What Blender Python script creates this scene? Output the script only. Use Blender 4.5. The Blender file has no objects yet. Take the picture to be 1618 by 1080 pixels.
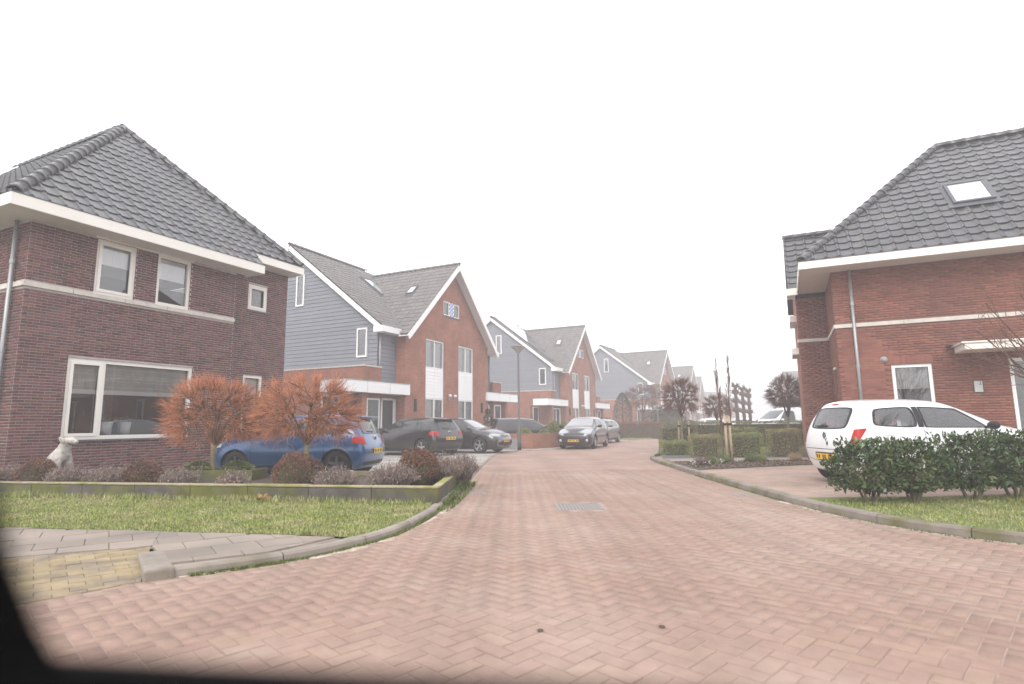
import bpy, bmesh, math, random
import numpy as np
from mathutils import Vector, Matrix
from mathutils.bvhtree import BVHTree

random.seed(7)
rng = np.random.default_rng(7)
R = math.radians
scn = bpy.context.scene
COL = scn.collection

# ------------------------------------------------------------------ camera
CAM_H, PITCH, ROLL = 1.22, R(8.15), R(0.62)
cam_d = bpy.data.cameras.new('camera')
cam = bpy.data.objects.new('camera', cam_d)
COL.objects.link(cam)
_fw = Vector((0, math.cos(PITCH), math.sin(PITCH)))
_up0 = Vector((0, -math.sin(PITCH), math.cos(PITCH)))
_r0 = Vector((1, 0, 0))
_rt = _r0 * math.cos(ROLL) - _up0 * math.sin(ROLL)
_up = _r0 * math.sin(ROLL) + _up0 * math.cos(ROLL)
_m = Matrix((_rt, _up, -_fw)).transposed().to_4x4()
_m.translation = (0, 0, CAM_H)
cam.matrix_world = _m
cam_d.sensor_width = 36.0
cam_d.lens = 20.02
cam_d.clip_start = 0.02
cam_d.clip_end = 2000
cam_d.dof.use_dof = True
cam_d.dof.focus_distance = 14.0
cam_d.dof.aperture_fstop = 1.5
scn.camera = cam

# ------------------------------------------------------------------ overcast foggy sky
SUN_EL, SUN_AZ = 38.0, 200.0          # degrees; azimuth clockwise from +Y (behind the camera, to the left)
world = bpy.data.worlds.new('World')
scn.world = world
world.use_nodes = True
wn, wl = world.node_tree.nodes, world.node_tree.links
wn.clear()
w_out = wn.new('ShaderNodeOutputWorld')
w_bg = wn.new('ShaderNodeBackground')
w_sky = wn.new('ShaderNodeTexSky')
w_sky.sky_type = 'NISHITA'
w_sky.sun_disc = False
w_sky.sun_elevation = R(SUN_EL)
w_sky.sun_rotation = R(SUN_AZ)
w_sky.air_density = 1.0
w_sky.dust_density = 6.0
w_sky.ozone_density = 1.0
w_mix = wn.new('ShaderNodeMixRGB')     # a fog deck: the clear sky mostly hidden behind even white cloud
w_mix.inputs[0].default_value = 0.93
w_mix.inputs[2].default_value = (9.6, 9.6, 10.0, 1)
wl.new(w_sky.outputs[0], w_mix.inputs[1])
wl.new(w_mix.outputs[0], w_bg.inputs[0])
w_bg.inputs[1].default_value = 0.10
wl.new(w_bg.outputs[0], w_out.inputs[0])

sun_d = bpy.data.lights.new('sun', 'SUN')
sun_d.energy = 0.9
sun_d.angle = R(25)
sun_d.color = (1.0, 0.96, 0.9)
sun = bpy.data.objects.new('sun', sun_d)
COL.objects.link(sun)
_sd = Vector((math.sin(R(SUN_AZ)) * math.cos(R(SUN_EL)), math.cos(R(SUN_AZ)) * math.cos(R(SUN_EL)), math.sin(R(SUN_EL))))
sun.rotation_euler = (-_sd).to_track_quat('-Z', 'Y').to_euler()

scn.view_settings.view_transform = 'Standard'
scn.view_settings.look = 'None'
scn.view_settings.gamma = 1.0
scn.view_settings.use_curve_mapping = False
scn.view_settings.exposure = 1.10
scn.cycles.use_denoising = True
scn.cycles.max_bounces = 8
scn.cycles.diffuse_bounces = 3
scn.cycles.glossy_bounces = 3
scn.cycles.transparent_max_bounces = 12
scn.cycles.volume_bounces = 2
scn.cycles.caustics_reflective = False
scn.cycles.caustics_refractive = False

# ------------------------------------------------------------------ street frame: U runs along the row of houses, V towards the street
TH = math.atan2(435, 900 / math.cos(PITCH))
U = Vector((math.sin(TH), math.cos(TH), 0))
V = Vector((U.y, -U.x, 0))
L0 = Vector((-10.12, 11.53, 0))
def UV(u, v, z=0.0):
    return L0 + U * u + V * v + Vector((0, 0, z))
ROT_ROW = math.atan2(U.y, U.x)      # local x = U, local y = -V (facades look along local -y)
ROT_R = math.atan2(V.y, V.x)        # local x = V, local y = U

# ------------------------------------------------------------------ helpers
def tag(o, label=None, cat=None, group=None, kind=None):
    if label: o['label'] = label
    if cat: o['category'] = cat
    if group: o['group'] = group
    if kind: o['kind'] = kind
    return o

def empty(name, loc=(0, 0, 0), rz=0.0, label=None, cat=None, group=None, parent=None):
    o = bpy.data.objects.new(name, None)
    COL.objects.link(o)
    o.location = loc
    o.rotation_euler = (0, 0, rz)
    o.empty_display_size = 0.2
    if parent: o.parent = parent
    return tag(o, label, cat, group)

def link(name, me, parent=None, loc=None, rz=None, mat4=None):
    o = bpy.data.objects.new(name, me)
    COL.objects.link(o)
    if parent: o.parent = parent
    if loc is not None: o.location = loc
    if rz is not None: o.rotation_euler = (0, 0, rz)
    if mat4 is not None: o.matrix_local = mat4
    return o

def children(o):
    return list(o.children)

def copy_tree(o, parent=None):
    c = o.copy()
    COL.objects.link(c)
    c.parent = parent
    for ch in children(o):
        copy_tree(ch, c)
    return c

class MB:
    """collects faces; build() links them as ONE mesh object"""
    def __init__(s):
        s.v, s.f, s.m = [], [], []
    def add(s, vs, fs, m=0):
        b = len(s.v)
        s.v.extend([tuple(p) for p in vs])
        for f in fs:
            s.f.append(tuple(i + b for i in f)); s.m.append(m)
        return s
    def box(s, x0, x1, y0, y1, z0, z1, m=0, skip=()):
        vs = [(x0, y0, z0), (x1, y0, z0), (x1, y1, z0), (x0, y1, z0), (x0, y0, z1), (x1, y0, z1), (x1, y1, z1), (x0, y1, z1)]
        fs = {'b': (0, 3, 2, 1), 't': (4, 5, 6, 7), 'f': (0, 1, 5, 4), 'r': (1, 2, 6, 5), 'k': (2, 3, 7, 6), 'l': (3, 0, 4, 7)}
        return s.add(vs, [fs[k] for k in fs if k not in skip], m)
    def obox(s, c, ax, ay, az, m=0):
        c, ax, ay, az = Vector(c), Vector(ax), Vector(ay), Vector(az)
        vs = [c - ax - ay - az, c + ax - ay - az, c + ax + ay - az, c - ax + ay - az, c - ax - ay + az, c + ax - ay + az, c + ax + ay + az, c - ax + ay + az]
        return s.add(vs, [(0, 3, 2, 1), (4, 5, 6, 7), (0, 1, 5, 4), (1, 2, 6, 5), (2, 3, 7, 6), (3, 0, 4, 7)], m)
    def beam(s, a, b, w, h, m=0, up=(0, 0, 1)):
        a, b = Vector(a), Vector(b)
        d = (b - a); l = d.length; d.normalize()
        sx = d.cross(Vector(up)).normalized(); uz = sx.cross(d).normalized()
        return s.obox((a + b) / 2, d * l / 2, sx * w / 2, uz * h / 2, m)
    def poly(s, pts, m=0):
        return s.add(pts, [tuple(range(len(pts)))], m)
    def prism(s, pts, z0, z1, m=0):
        n = len(pts)
        vs = [(p[0], p[1], z0) for p in pts] + [(p[0], p[1], z1) for p in pts]
        fs = [tuple(range(n))[::-1], tuple(range(n, 2 * n))] + [(i, (i + 1) % n, n + (i + 1) % n, n + i) for i in range(n)]
        return s.add(vs, fs, m)
    def prism_y(s, pts, y0, y1, m=0):       # pts in (x, z), extruded along y
        n = len(pts)
        vs = [(p[0], y0, p[1]) for p in pts] + [(p[0], y1, p[1]) for p in pts]
        fs = [tuple(range(n)), tuple(range(n, 2 * n))[::-1]] + [((i + 1) % n, i, n + i, n + (i + 1) % n) for i in range(n)]
        return s.add(vs, fs, m)
    def tube(s, pts, rad, n=8, m=0, cap=True):
        pts = [Vector(p) for p in pts]
        rings = []
        for i, p in enumerate(pts):
            d = (pts[min(i + 1, len(pts) - 1)] - pts[max(i - 1, 0)]).normalized()
            a = d.orthogonal().normalized() if abs(d.z) > .99 else d.cross(Vector((0, 0, 1))).normalized()
            b = d.cross(a).normalized()
            r = rad[i] if isinstance(rad, (list, tuple)) else rad
            rings.append([p + a * (math.cos(2 * math.pi * k / n) * r) + b * (math.sin(2 * math.pi * k / n) * r) for k in range(n)])
        vs = [q for ring in rings for q in ring]
        fs = []
        for i in range(len(pts) - 1):
            for k in range(n):
                fs.append((i * n + k, i * n + (k + 1) % n, (i + 1) * n + (k + 1) % n, (i + 1) * n + k))
        if cap:
            fs.append(tuple(range(n))[::-1]); fs.append(tuple(range((len(pts) - 1) * n, len(pts) * n)))
        return s.add(vs, fs, m)
    def lathe(s, prof, n=24, c=(0, 0, 0), axis='z', m=0, closed=False):
        vs, fs = [], []
        for r, h in prof:
            for k in range(n):
                a = 2 * math.pi * k / n
                x, y = r * math.cos(a), r * math.sin(a)
                p = (x, y, h) if axis == 'z' else (x, h, y) if axis == 'y' else (h, x, y)
                vs.append((p[0] + c[0], p[1] + c[1], p[2] + c[2]))
        N = len(prof)
        for i in range(N - 1 + (1 if closed else 0)):
            j = (i + 1) % N
            for k in range(n):
                fs.append((i * n + k, i * n + (k + 1) % n, j * n + (k + 1) % n, j * n + k))
        return s.add(vs, fs, m)
    def mesh(s, name, mats, smooth=False, uv=False, normals=True):
        me = bpy.data.meshes.new(name)
        me.from_pydata(s.v, [], s.f)
        for mt in (mats if isinstance(mats, (list, tuple)) else [mats]):
            me.materials.append(mt)
        if any(s.m):
            me.polygons.foreach_set('material_index', s.m)
        if normals:
            bm = bmesh.new(); bm.from_mesh(me); bmesh.ops.recalc_face_normals(bm, faces=bm.faces); bm.to_mesh(me); bm.free()
        if smooth:
            me.polygons.foreach_set('use_smooth', [True] * len(me.polygons))
        if uv:
            lay = me.uv_layers.new(name='uv')
            for p in me.polygons:
                n = p.normal
                if abs(n.z) > .8:
                    t = Vector((1, 0, 0)); b = Vector((0, 1, 0))
                else:
                    t = Vector((-n.y, n.x, 0)).normalized(); b = n.cross(t)
                for li in p.loop_indices:
                    co = me.vertices[me.loops[li].vertex_index].co
                    lay.data[li].uv = (co.dot(t), co.dot(b) if abs(n.z) > .8 else co.z if abs(n.z) < .3 else co.dot(b))
        me.update()
        return me
    def build(s, name, mats, parent=None, loc=None, rz=None, smooth=False, uv=False, bevel=0.0, normals=True):
        o = link(name, s.mesh(name, mats, smooth, uv, normals), parent, loc, rz)
        if bevel:
            md = o.modifiers.new('bevel', 'BEVEL'); md.width = bevel; md.segments = 2; md.limit_method = 'ANGLE'
        return o

def np_mesh(name, verts, faces, mats, smooth=False):
    """verts (n,3) array, faces (m,k) array"""
    me = bpy.data.meshes.new(name)
    verts = np.asarray(verts, np.float32); faces = np.asarray(faces, np.int32)
    k = faces.shape[1]
    me.vertices.add(len(verts)); me.vertices.foreach_set('co', verts.ravel())
    me.loops.add(faces.size); me.loops.foreach_set('vertex_index', faces.ravel())
    me.polygons.add(len(faces))
    me.polygons.foreach_set('loop_start', np.arange(0, faces.size, k, dtype=np.int32))
    try:
        me.polygons.foreach_set('loop_total', np.full(len(faces), k, np.int32))
    except Exception:
        pass
    for mt in (mats if isinstance(mats, (list, tuple)) else [mats]):
        me.materials.append(mt)
    if smooth:
        me.polygons.foreach_set('use_smooth', np.ones(len(faces), bool))
    me.update(calc_edges=True)
    me.validate()
    return me

# ------------------------------------------------------------------ materials
MATS = {}
def mat(name, base, rough=.8, var=.12, scale=4.0, bump=0.0, bscale=60.0, rand=0.0, spec=.35, metal=0.0, coat=0.0,
        second=None, second_amt=(.55, .7), second_scale=1.2, hue=0.0, detail=6.0):
    m = bpy.data.materials.new(name)
    m.use_nodes = True
    nt = m.node_tree; N, K = nt.nodes, nt.links
    b = N['Principled BSDF']
    b.inputs['Roughness'].default_value = rough
    b.inputs['Specular IOR Level'].default_value = spec
    b.inputs['Metallic'].default_value = metal
    b.inputs['Coat Weight'].default_value = coat
    b.inputs['Coat Roughness'].default_value = .04
    gp = N.new('ShaderNodeNewGeometry'); POS = gp.outputs['Position']
    nz = N.new('ShaderNodeTexNoise'); nz.inputs['Scale'].default_value = scale; nz.inputs['Detail'].default_value = detail
    nz.inputs['Roughness'].default_value = .6
    K.new(POS, nz.inputs['Vector'])
    mr = N.new('ShaderNodeMapRange'); mr.inputs[1].default_value = .3; mr.inputs[2].default_value = .7
    mr.inputs[3].default_value = 1 - var; mr.inputs[4].default_value = 1 + var
    K.new(nz.outputs['Fac'], mr.inputs[0])
    val = mr.outputs[0]
    hs = N.new('ShaderNodeHueSaturation')
    hs.inputs['Color'].default_value = (*base, 1)
    src = None
    if second is not None:
        n2 = N.new('ShaderNodeTexNoise'); n2.inputs['Scale'].default_value = second_scale; n2.inputs['Detail'].default_value = 5
        K.new(POS, n2.inputs['Vector'])
        r2 = N.new('ShaderNodeMapRange'); r2.inputs[1].default_value, r2.inputs[2].default_value = second_amt
        K.new(n2.outputs['Fac'], r2.inputs[0])
        mx = N.new('ShaderNodeMixRGB'); mx.inputs[1].default_value = (*base, 1); mx.inputs[2].default_value = (*second, 1)
        K.new(r2.outputs[0], mx.inputs[0]); K.new(mx.outputs[0], hs.inputs['Color'])
    if rand:
        oi = N.new('ShaderNodeObjectInfo'); ge = N.new('ShaderNodeNewGeometry')
        a1 = N.new('ShaderNodeMath'); a1.operation = 'ADD'
        K.new(oi.outputs['Random'], a1.inputs[0]); K.new(ge.outputs['Random Per Island'], a1.inputs[1])
        fr = N.new('ShaderNodeMath'); fr.operation = 'FRACT'; K.new(a1.outputs[0], fr.inputs[0])
        m2 = N.new('ShaderNodeMapRange'); m2.inputs[3].default_value = 1 - rand; m2.inputs[4].default_value = 1 + rand
        K.new(fr.outputs[0], m2.inputs[0])
        mu = N.new('ShaderNodeMath'); mu.operation = 'MULTIPLY'
        K.new(val, mu.inputs[0]); K.new(m2.outputs[0], mu.inputs[1]); val = mu.outputs[0]
        if hue:
            f7 = N.new('ShaderNodeMath'); f7.operation = 'MULTIPLY'; f7.inputs[1].default_value = 7.31
            K.new(fr.outputs[0], f7.inputs[0])
            f8 = N.new('ShaderNodeMath'); f8.operation = 'FRACT'; K.new(f7.outputs[0], f8.inputs[0])
            m3 = N.new('ShaderNodeMapRange'); m3.inputs[3].default_value = .5 - hue; m3.inputs[4].default_value = .5 + hue
            K.new(f8.outputs[0], m3.inputs[0]); K.new(m3.outputs[0], hs.inputs['Hue'])
    K.new(val, hs.inputs['Value'])
    K.new(hs.outputs[0], b.inputs['Base Color'])
    if bump:
        nb = N.new('ShaderNodeTexNoise'); nb.inputs['Scale'].default_value = bscale; nb.inputs['Detail'].default_value = 4
        K.new(POS, nb.inputs['Vector'])
        bp = N.new('ShaderNodeBump'); bp.inputs['Strength'].default_value = bump; bp.inputs['Distance'].default_value = .01
        K.new(nb.outputs['Fac'], bp.inputs['Height']); K.new(bp.outputs[0], b.inputs['Normal'])
    MATS[name] = m
    return m

def glass_mat(name, tint=(.9, .95, .95), base_refl=.05):
    m = bpy.data.materials.new(name); m.use_nodes = True
    N, K = m.node_tree.nodes, m.node_tree.links
    N.clear()
    out = N.new('ShaderNodeOutputMaterial'); mx = N.new('ShaderNodeMixShader')
    tr = N.new('ShaderNodeBsdfTransparent'); tr.inputs[0].default_value = (*tint, 1)
    gl = N.new('ShaderNodeBsdfGlossy'); gl.inputs['Roughness'].default_value = .01
    fr = N.new('ShaderNodeFresnel'); fr.inputs[0].default_value = 1.5
    ad = N.new('ShaderNodeMath'); ad.operation = 'ADD'; ad.use_clamp = True; ad.inputs[1].default_value = base_refl
    K.new(fr.outputs[0], ad.inputs[0]); K.new(ad.outputs[0], mx.inputs[0])
    K.new(tr.outputs[0], mx.inputs[1]); K.new(gl.outputs[0], mx.inputs[2]); K.new(mx.outputs[0], out.inputs[0])
    return m

def brick_mat(name, c1, c2, mortar, bw=.22, bh=.0625):
    m = bpy.data.materials.new(name); m.use_nodes = True
    N, K = m.node_tree.nodes, m.node_tree.links
    b = N['Principled BSDF']; b.inputs['Roughness'].default_value = .9; b.inputs['Specular IOR Level'].default_value = .2
    uv = N.new('ShaderNodeUVMap'); uv.uv_map = 'uv'
    br = N.new('ShaderNodeTexBrick')
    br.inputs['Scale'].default_value = 1.0; br.inputs['Brick Width'].default_value = bw; br.inputs['Row Height'].default_value = bh
    br.inputs['Mortar Size'].default_value = .006; br.inputs['Mortar Smooth'].default_value = .2; br.inputs['Bias'].default_value = 0
    br.inputs['Color1'].default_value = (*c1, 1); br.inputs['Color2'].default_value = (*c2, 1); br.inputs['Mortar'].default_value = (*mortar, 1)
    K.new(uv.outputs[0], br.inputs['Vector'])
    nz = N.new('ShaderNodeTexNoise'); nz.inputs['Scale'].default_value = 1.3; nz.inputs['Detail'].default_value = 8
    tc = N.new('ShaderNodeTexCoord'); K.new(tc.outputs['Object'], nz.inputs['Vector'])
    mr = N.new('ShaderNodeMapRange'); mr.inputs[1].default_value = .3; mr.inputs[2].default_value = .7; mr.inputs[3].default_value = .82; mr.inputs[4].default_value = 1.16
    K.new(nz.outputs['Fac'], mr.inputs[0])
    hs = N.new('ShaderNodeHueSaturation'); K.new(br.outputs['Color'], hs.inputs['Color']); K.new(mr.outputs[0], hs.inputs['Value'])
    K.new(hs.outputs[0], b.inputs['Base Color'])
    bp = N.new('ShaderNodeBump'); bp.inputs['Strength'].default_value = .5; bp.inputs['Distance'].default_value = .008; bp.invert = True
    K.new(br.outputs['Fac'], bp.inputs['Height']); K.new(bp.outputs[0], b.inputs['Normal'])
    return m

M = {}
M['brick_dark'] = mat('dark_red_brick', (.138, .058, .053), .85, .16, 9, .3, 90, rand=.34, hue=.018, second=(.105, .070, .070), second_amt=(.54, .64), second_scale=7.0)
M['mortar_pale'] = mat('pale_mortar', (.44, .39, .37), .95, .12, 8)
M['brick_red'] = mat('orange_red_brick', (.242, .098, .071), .88, .16, 2.0, .25, 90, rand=.17, hue=.010, second=(.205, .088, .068), second_amt=(.48, .66), second_scale=.7)
M['mortar_red'] = mat('red_tinted_mortar', (.19, .10, .078), .95, .1, 8)
M['brick_far'] = brick_mat('soft_red_brickwork', (.36, .155, .105), (.29, .115, .08), (.30, .17, .125))
M['brick_low'] = brick_mat('orange_brickwork', (.36, .16, .10), (.30, .13, .085), (.30, .2, .15))
M['tile_dark'] = mat('black_glazed_roof_tile', (.042, .042, .046), .27, .25, 3, .05, 40, rand=.22, spec=.6, second=(.075, .078, .068), second_amt=(.56, .72), second_scale=1.6)
M['tile_grey'] = mat('grey_concrete_roof_tile', (.165, .155, .147), .75, .14, 3, .1, 40, rand=.10)
M['underlay'] = mat('roof_underlay', (.03, .03, .032), .9)
M['lead'] = mat('lead_flashing', (.10, .105, .115), .5, .15, 6)
M['cream'] = mat('cream_white_paint', (.78, .75, .69), .45, .03, 2)
M['soffit'] = mat('soffit_boards', (.66, .62, .57), .6, .04, 2)
M['white'] = mat('white_paint', (.82, .82, .81), .4, .02, 2)
M['whitepanel'] = mat('white_panel', (.86, .86, .86), .45, .02, 2)
M['stone'] = mat('pale_concrete_band', (.56, .52, .47), .85, .12, 7, second=(.36, .34, .28), second_amt=(.62, .75), second_scale=5)
M['siding'] = mat('blue_grey_board', (.200, .212, .240), .6, .05, 2.5, rand=.05)
M['zinc'] = mat('zinc_pipe', (.34, .35, .36), .45, .08, 4, metal=.5)
M['glass'] = glass_mat('window_glass', (.95, .96, .96), .13)
M['blind'] = mat('white_blind', (.84, .84, .83), .9, .03, 3)
M['blind_grey'] = mat('grey_fabric_blind', (.50, .51, .47), .9, .12, 6)
M['curtain'] = mat('pale_curtain', (.5, .5, .5), .9, .1, 6)
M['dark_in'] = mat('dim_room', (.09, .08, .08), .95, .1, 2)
M['door_dark'] = mat('anthracite_door', (.04, .043, .05), .4, .05, 3)
M['asphalt_tile'] = mat('pale_paving', (.40, .38, .355), .9, .16, 2.2, .2, 60, second=(.30, .285, .27), second_amt=(.45, .7), second_scale=.6)
M['kerb'] = mat('concrete_kerb', (.28, .245, .21), .9, .14, 5, .35, 80, rand=.08, second=(.18, .16, .115), second_amt=(.48, .66), second_scale=2.4)
M['kerb_dark'] = mat('mossy_concrete_kerb', (.235, .205, .175), .9, .2, 5, .4, 80, rand=.08, second=(.15, .14, .07), second_amt=(.48, .64), second_scale=2.0)
M['slab'] = mat('concrete_slab', (.285, .238, .20), .9, .12, 3, .25, 90, rand=.09, second=(.20, .175, .15), second_amt=(.42, .68), second_scale=1.5)
M['yellow'] = mat('yellow_paver', (.285, .225, .135), .88, .16, 8, .3, 90, rand=.14, second=(.20, .165, .125), second_amt=(.45, .65), second_scale=3)
M['road_brick'] = mat('pink_red_paver', (.292, .198, .156), .9, .10, 9, .3, 140, rand=.055, hue=.006, second=(.332, .244, .200), second_amt=(.42, .66), second_scale=.42, detail=10)
M['sand'] = mat('joint_sand', (.355, .268, .22), .95, .15, 10, .3, 200, second=(.26, .19, .15), second_amt=(.52, .68), second_scale=.9)
M['soil'] = mat('dark_soil', (.085, .065, .05), .95, .35, 12, .8, 40)
M['moss'] = mat('moss', (.085, .12, .025), .95, .3, 14, .6, 60)
M['ground'] = mat('ground_earth', (.20, .19, .15), .95, .2, .4)
M['lawn'] = mat('lawn_soil', (.12, .15, .045), .95, .3, 3, .5, 60)
M['black_plastic'] = mat('black_plastic', (.022, .022, .024), .5, .05, 3)
M['black_rubber'] = mat('black_rubber', (.014, .014, .014), .75, .1, 6)
# ================================================================== the setting
def in_poly(x, y, poly):
    c = False
    n = len(poly)
    for i in range(n):
        x1, y1 = poly[i]; x2, y2 = poly[(i + 1) % n]
        if (y1 > y) != (y2 > y) and x < (x2 - x1) * (y - y1) / (y2 - y1) + x1:
            c = not c
    return c

def clip_convex(pts, poly):
    """clip polygon pts (2D) by the convex counter-clockwise polygon poly"""
    n = len(poly)
    for i in range(n):
        ax, ay = poly[i]; bx, by = poly[(i + 1) % n]
        ins = lambda p: (bx - ax) * (p[1] - ay) - (by - ay) * (p[0] - ax)
        out = []
        for k in range(len(pts)):
            p, q = pts[k], pts[(k + 1) % len(pts)]
            dp, dq = ins(p), ins(q)
            if dp >= 0: out.append(p)
            if (dp >= 0) != (dq >= 0):
                t = dp / (dp - dq)
                out.append((p[0] + (q[0] - p[0]) * t, p[1] + (q[1] - p[1]) * t))
        pts = out
        if len(pts) < 3: return []
    return pts

def area2(p):
    return .5 * sum(p[i][0] * p[(i + 1) % len(p)][1] - p[(i + 1) % len(p)][0] * p[i][1] for i in range(len(p)))

def smooth_line(pts, step=.25):
    """Catmull-Rom through 2D pts"""
    out = []
    P = [pts[0]] + list(pts) + [pts[-1]]
    for i in range(1, len(P) - 2):
        p0, p1, p2, p3 = [np.array(q, float) for q in P[i - 1:i + 3]]
        n = max(2, int(np.linalg.norm(p2 - p1) / step))
        for k in range(n):
            t = k / n
            out.append(tuple(.5 * (2 * p1 + (p2 - p0) * t + (2 * p0 - 5 * p1 + 4 * p2 - p3) * t * t + (3 * p1 - p0 - 3 * p2 + p3) * t ** 3)))
    out.append(tuple(P[-2]))
    return out

def sheet(name, pts, z, m, kind='structure', parent=None, mats=None):
    mb = MB(); mb.poly([(p[0], p[1], z) for p in pts])
    o = mb.build(name, m, parent)
    bm = bmesh.new(); bm.from_mesh(o.data)
    bm.faces.ensure_lookup_table()
    if bm.faces[0].normal.z < 0: bmesh.ops.reverse_faces(bm, faces=bm.faces)
    bmesh.ops.triangulate(bm, faces=bm.faces); bm.to_mesh(o.data); bm.free()
    return tag(o, kind=kind)

KL = smooth_line([(-4.9, 2.6), (-3.95, 3.75), (-3.39, 4.35), (-2.95, 4.79), (-2.16, 5.32), (-1.62, 6.0), (-1.27, 6.87), (-1.05, 8.6), (-.94, 11.1), (-.87, 17.25), (-.62, 23.4), (.1, 25.5), (1.9, 26.9), (3.4, 30.0), (5.2, 34.0), (8.0, 38.8), (12.2, 44.0), (18, 51), (27, 61), (40, 75)])
KR = smooth_line([(9.8, 3.0), (7.3, 4.3), (5.6, 5.28), (4.95, 5.78), (4.48, 6.5), (4.22, 7.4), (4.12, 8.7), (4.14, 11.3), (4.2, 14.4), (4.42, 18.6), (5.15, 21.2), (6.6, 24.9), (9.4, 30.0), (13.4, 36.4), (18.5, 43.5), (27, 54), (42, 71)])

sheet('ground', [(-400, -60), (400, -60), (400, 600), (-400, 600)], -.05, M['ground'])

# ---- road
def road_far_mat():
    m = bpy.data.materials.new('far_herringbone_pavers'); m.use_nodes = True
    N, K = m.node_tree.nodes, m.node_tree.links
    b = N['Principled BSDF']; b.inputs['Roughness'].default_value = .88; b.inputs['Specular IOR Level'].default_value = .3
    tc = N.new('ShaderNodeTexCoord'); mp = N.new('ShaderNodeMapping'); mp.inputs['Rotation'].default_value = (0, 0, R(45))
    K.new(tc.outputs['Object'], mp.inputs[0])
    br = N.new('ShaderNodeTexBrick'); br.inputs['Scale'].default_value = 1
    br.inputs['Brick Width'].default_value = .22; br.inputs['Row Height'].default_value = .11; br.inputs['Mortar Size'].default_value = .005
    br.inputs['Color1'].default_value = (.318, .222, .180, 1); br.inputs['Color2'].default_value = (.282, .190, .152, 1); br.inputs['Mortar'].default_value = (.33, .24, .198, 1)
    K.new(mp.outputs[0], br.inputs['Vector'])
    nz = N.new('ShaderNodeTexNoise'); nz.inputs['Scale'].default_value = .55; nz.inputs['Detail'].default_value = 9
    K.new(tc.outputs['Object'], nz.inputs['Vector'])
    mr = N.new('ShaderNodeMapRange'); mr.inputs[1].default_value = .32; mr.inputs[2].default_value = .68; mr.inputs[3].default_value = .86; mr.inputs[4].default_value = 1.1
    K.new(nz.outputs['Fac'], mr.inputs[0])
    hs = N.new('ShaderNodeHueSaturation'); K.new(br.outputs['Color'], hs.inputs['Color']); K.new(mr.outputs[0], hs.inputs['Value'])
    K.new(hs.outputs[0], b.inputs['Base Color'])
    return m
M['road_far'] = road_far_mat()

def add_wear(m):
    """tyre-worn bands along the road, dark spots and pale dusty patches"""
    N, K = m.node_tree.nodes, m.node_tree.links
    b = N['Principled BSDF']; src = b.inputs['Base Color'].links[0].from_socket
    g = N.new('ShaderNodeNewGeometry'); sp = N.new('ShaderNodeSeparateXYZ'); K.new(g.outputs['Position'], sp.inputs[0])
    n1 = N.new('ShaderNodeTexNoise'); n1.inputs['Scale'].default_value = .35; n1.inputs['Detail'].default_value = 4; K.new(g.outputs['Position'], n1.inputs['Vector'])
    a = N.new('ShaderNodeMath'); a.operation = 'MULTIPLY_ADD'; a.inputs[1].default_value = 1.6; K.new(n1.outputs['Fac'], a.inputs[0]); K.new(sp.outputs['X'], a.inputs[2])
    w_ = N.new('ShaderNodeMath'); w_.operation = 'MULTIPLY'; w_.inputs[1].default_value = 4.1; K.new(a.outputs[0], w_.inputs[0])
    sn = N.new('ShaderNodeMath'); sn.operation = 'SINE'; K.new(w_.outputs[0], sn.inputs[0])
    r1 = N.new('ShaderNodeMapRange'); r1.inputs[1].default_value = -.2; r1.inputs[2].default_value = 1; r1.inputs[3].default_value = 1.03; r1.inputs[4].default_value = .94; K.new(sn.outputs[0], r1.inputs[0])
    n2 = N.new('ShaderNodeTexNoise'); n2.inputs['Scale'].default_value = 2.6; n2.inputs['Detail'].default_value = 7; n2.inputs['Roughness'].default_value = .65; K.new(g.outputs['Position'], n2.inputs['Vector'])
    r2 = N.new('ShaderNodeMapRange'); r2.inputs[1].default_value = .60; r2.inputs[2].default_value = .74; r2.inputs[3].default_value = 1.0; r2.inputs[4].default_value = .84; K.new(n2.outputs['Fac'], r2.inputs[0])
    mu = N.new('ShaderNodeMath'); mu.operation = 'MULTIPLY'; K.new(r1.outputs[0], mu.inputs[0]); K.new(r2.outputs[0], mu.inputs[1])
    hs = N.new('ShaderNodeHueSaturation'); K.new(src, hs.inputs['Color']); K.new(mu.outputs[0], hs.inputs['Value'])
    n3 = N.new('ShaderNodeTexNoise'); n3.inputs['Scale'].default_value = 1.1; n3.inputs['Detail'].default_value = 8; K.new(g.outputs['Position'], n3.inputs['Vector'])
    r3 = N.new('ShaderNodeMapRange'); r3.inputs[1].default_value = .56; r3.inputs[2].default_value = .72; r3.inputs[4].default_value = .25; K.new(n3.outputs['Fac'], r3.inputs[0])
    mx = N.new('ShaderNodeMixRGB'); mx.inputs[2].default_value = (.46, .37, .31, 1); K.new(r3.outputs[0], mx.inputs[0]); K.new(hs.outputs[0], mx.inputs[1])
    K.new(mx.outputs[0], b.inputs['Base Color'])
add_wear(M['road_brick']); add_wear(M['road_far'])
YN = 15.0                                     # single pavers up to here, the pattern in the material beyond
left_near = [p for p in KL if p[1] <= YN]; right_near = [p for p in KR if p[1] <= YN]
left_far = [p for p in KL if p[1] > YN]; right_far = [p for p in KR if p[1] > YN]
xl = np.interp(YN, [p[1] for p in KL], [p[0] for p in KL]); xr = np.interp(YN, [p[1] for p in KR], [p[0] for p in KR])
near_poly = [(-4.9, -6), (11, -6)] + [(11, 2.5)] + right_near + [(xr, YN), (xl, YN)] + left_near[::-1]
far_poly = [(xl, YN), (xr, YN)] + right_far + left_far[::-1]
road = sheet('road', near_poly, -.0045, M['sand'])
far = sheet('paving', far_poly, 0.0, M['road_far'], parent=road)

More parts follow.
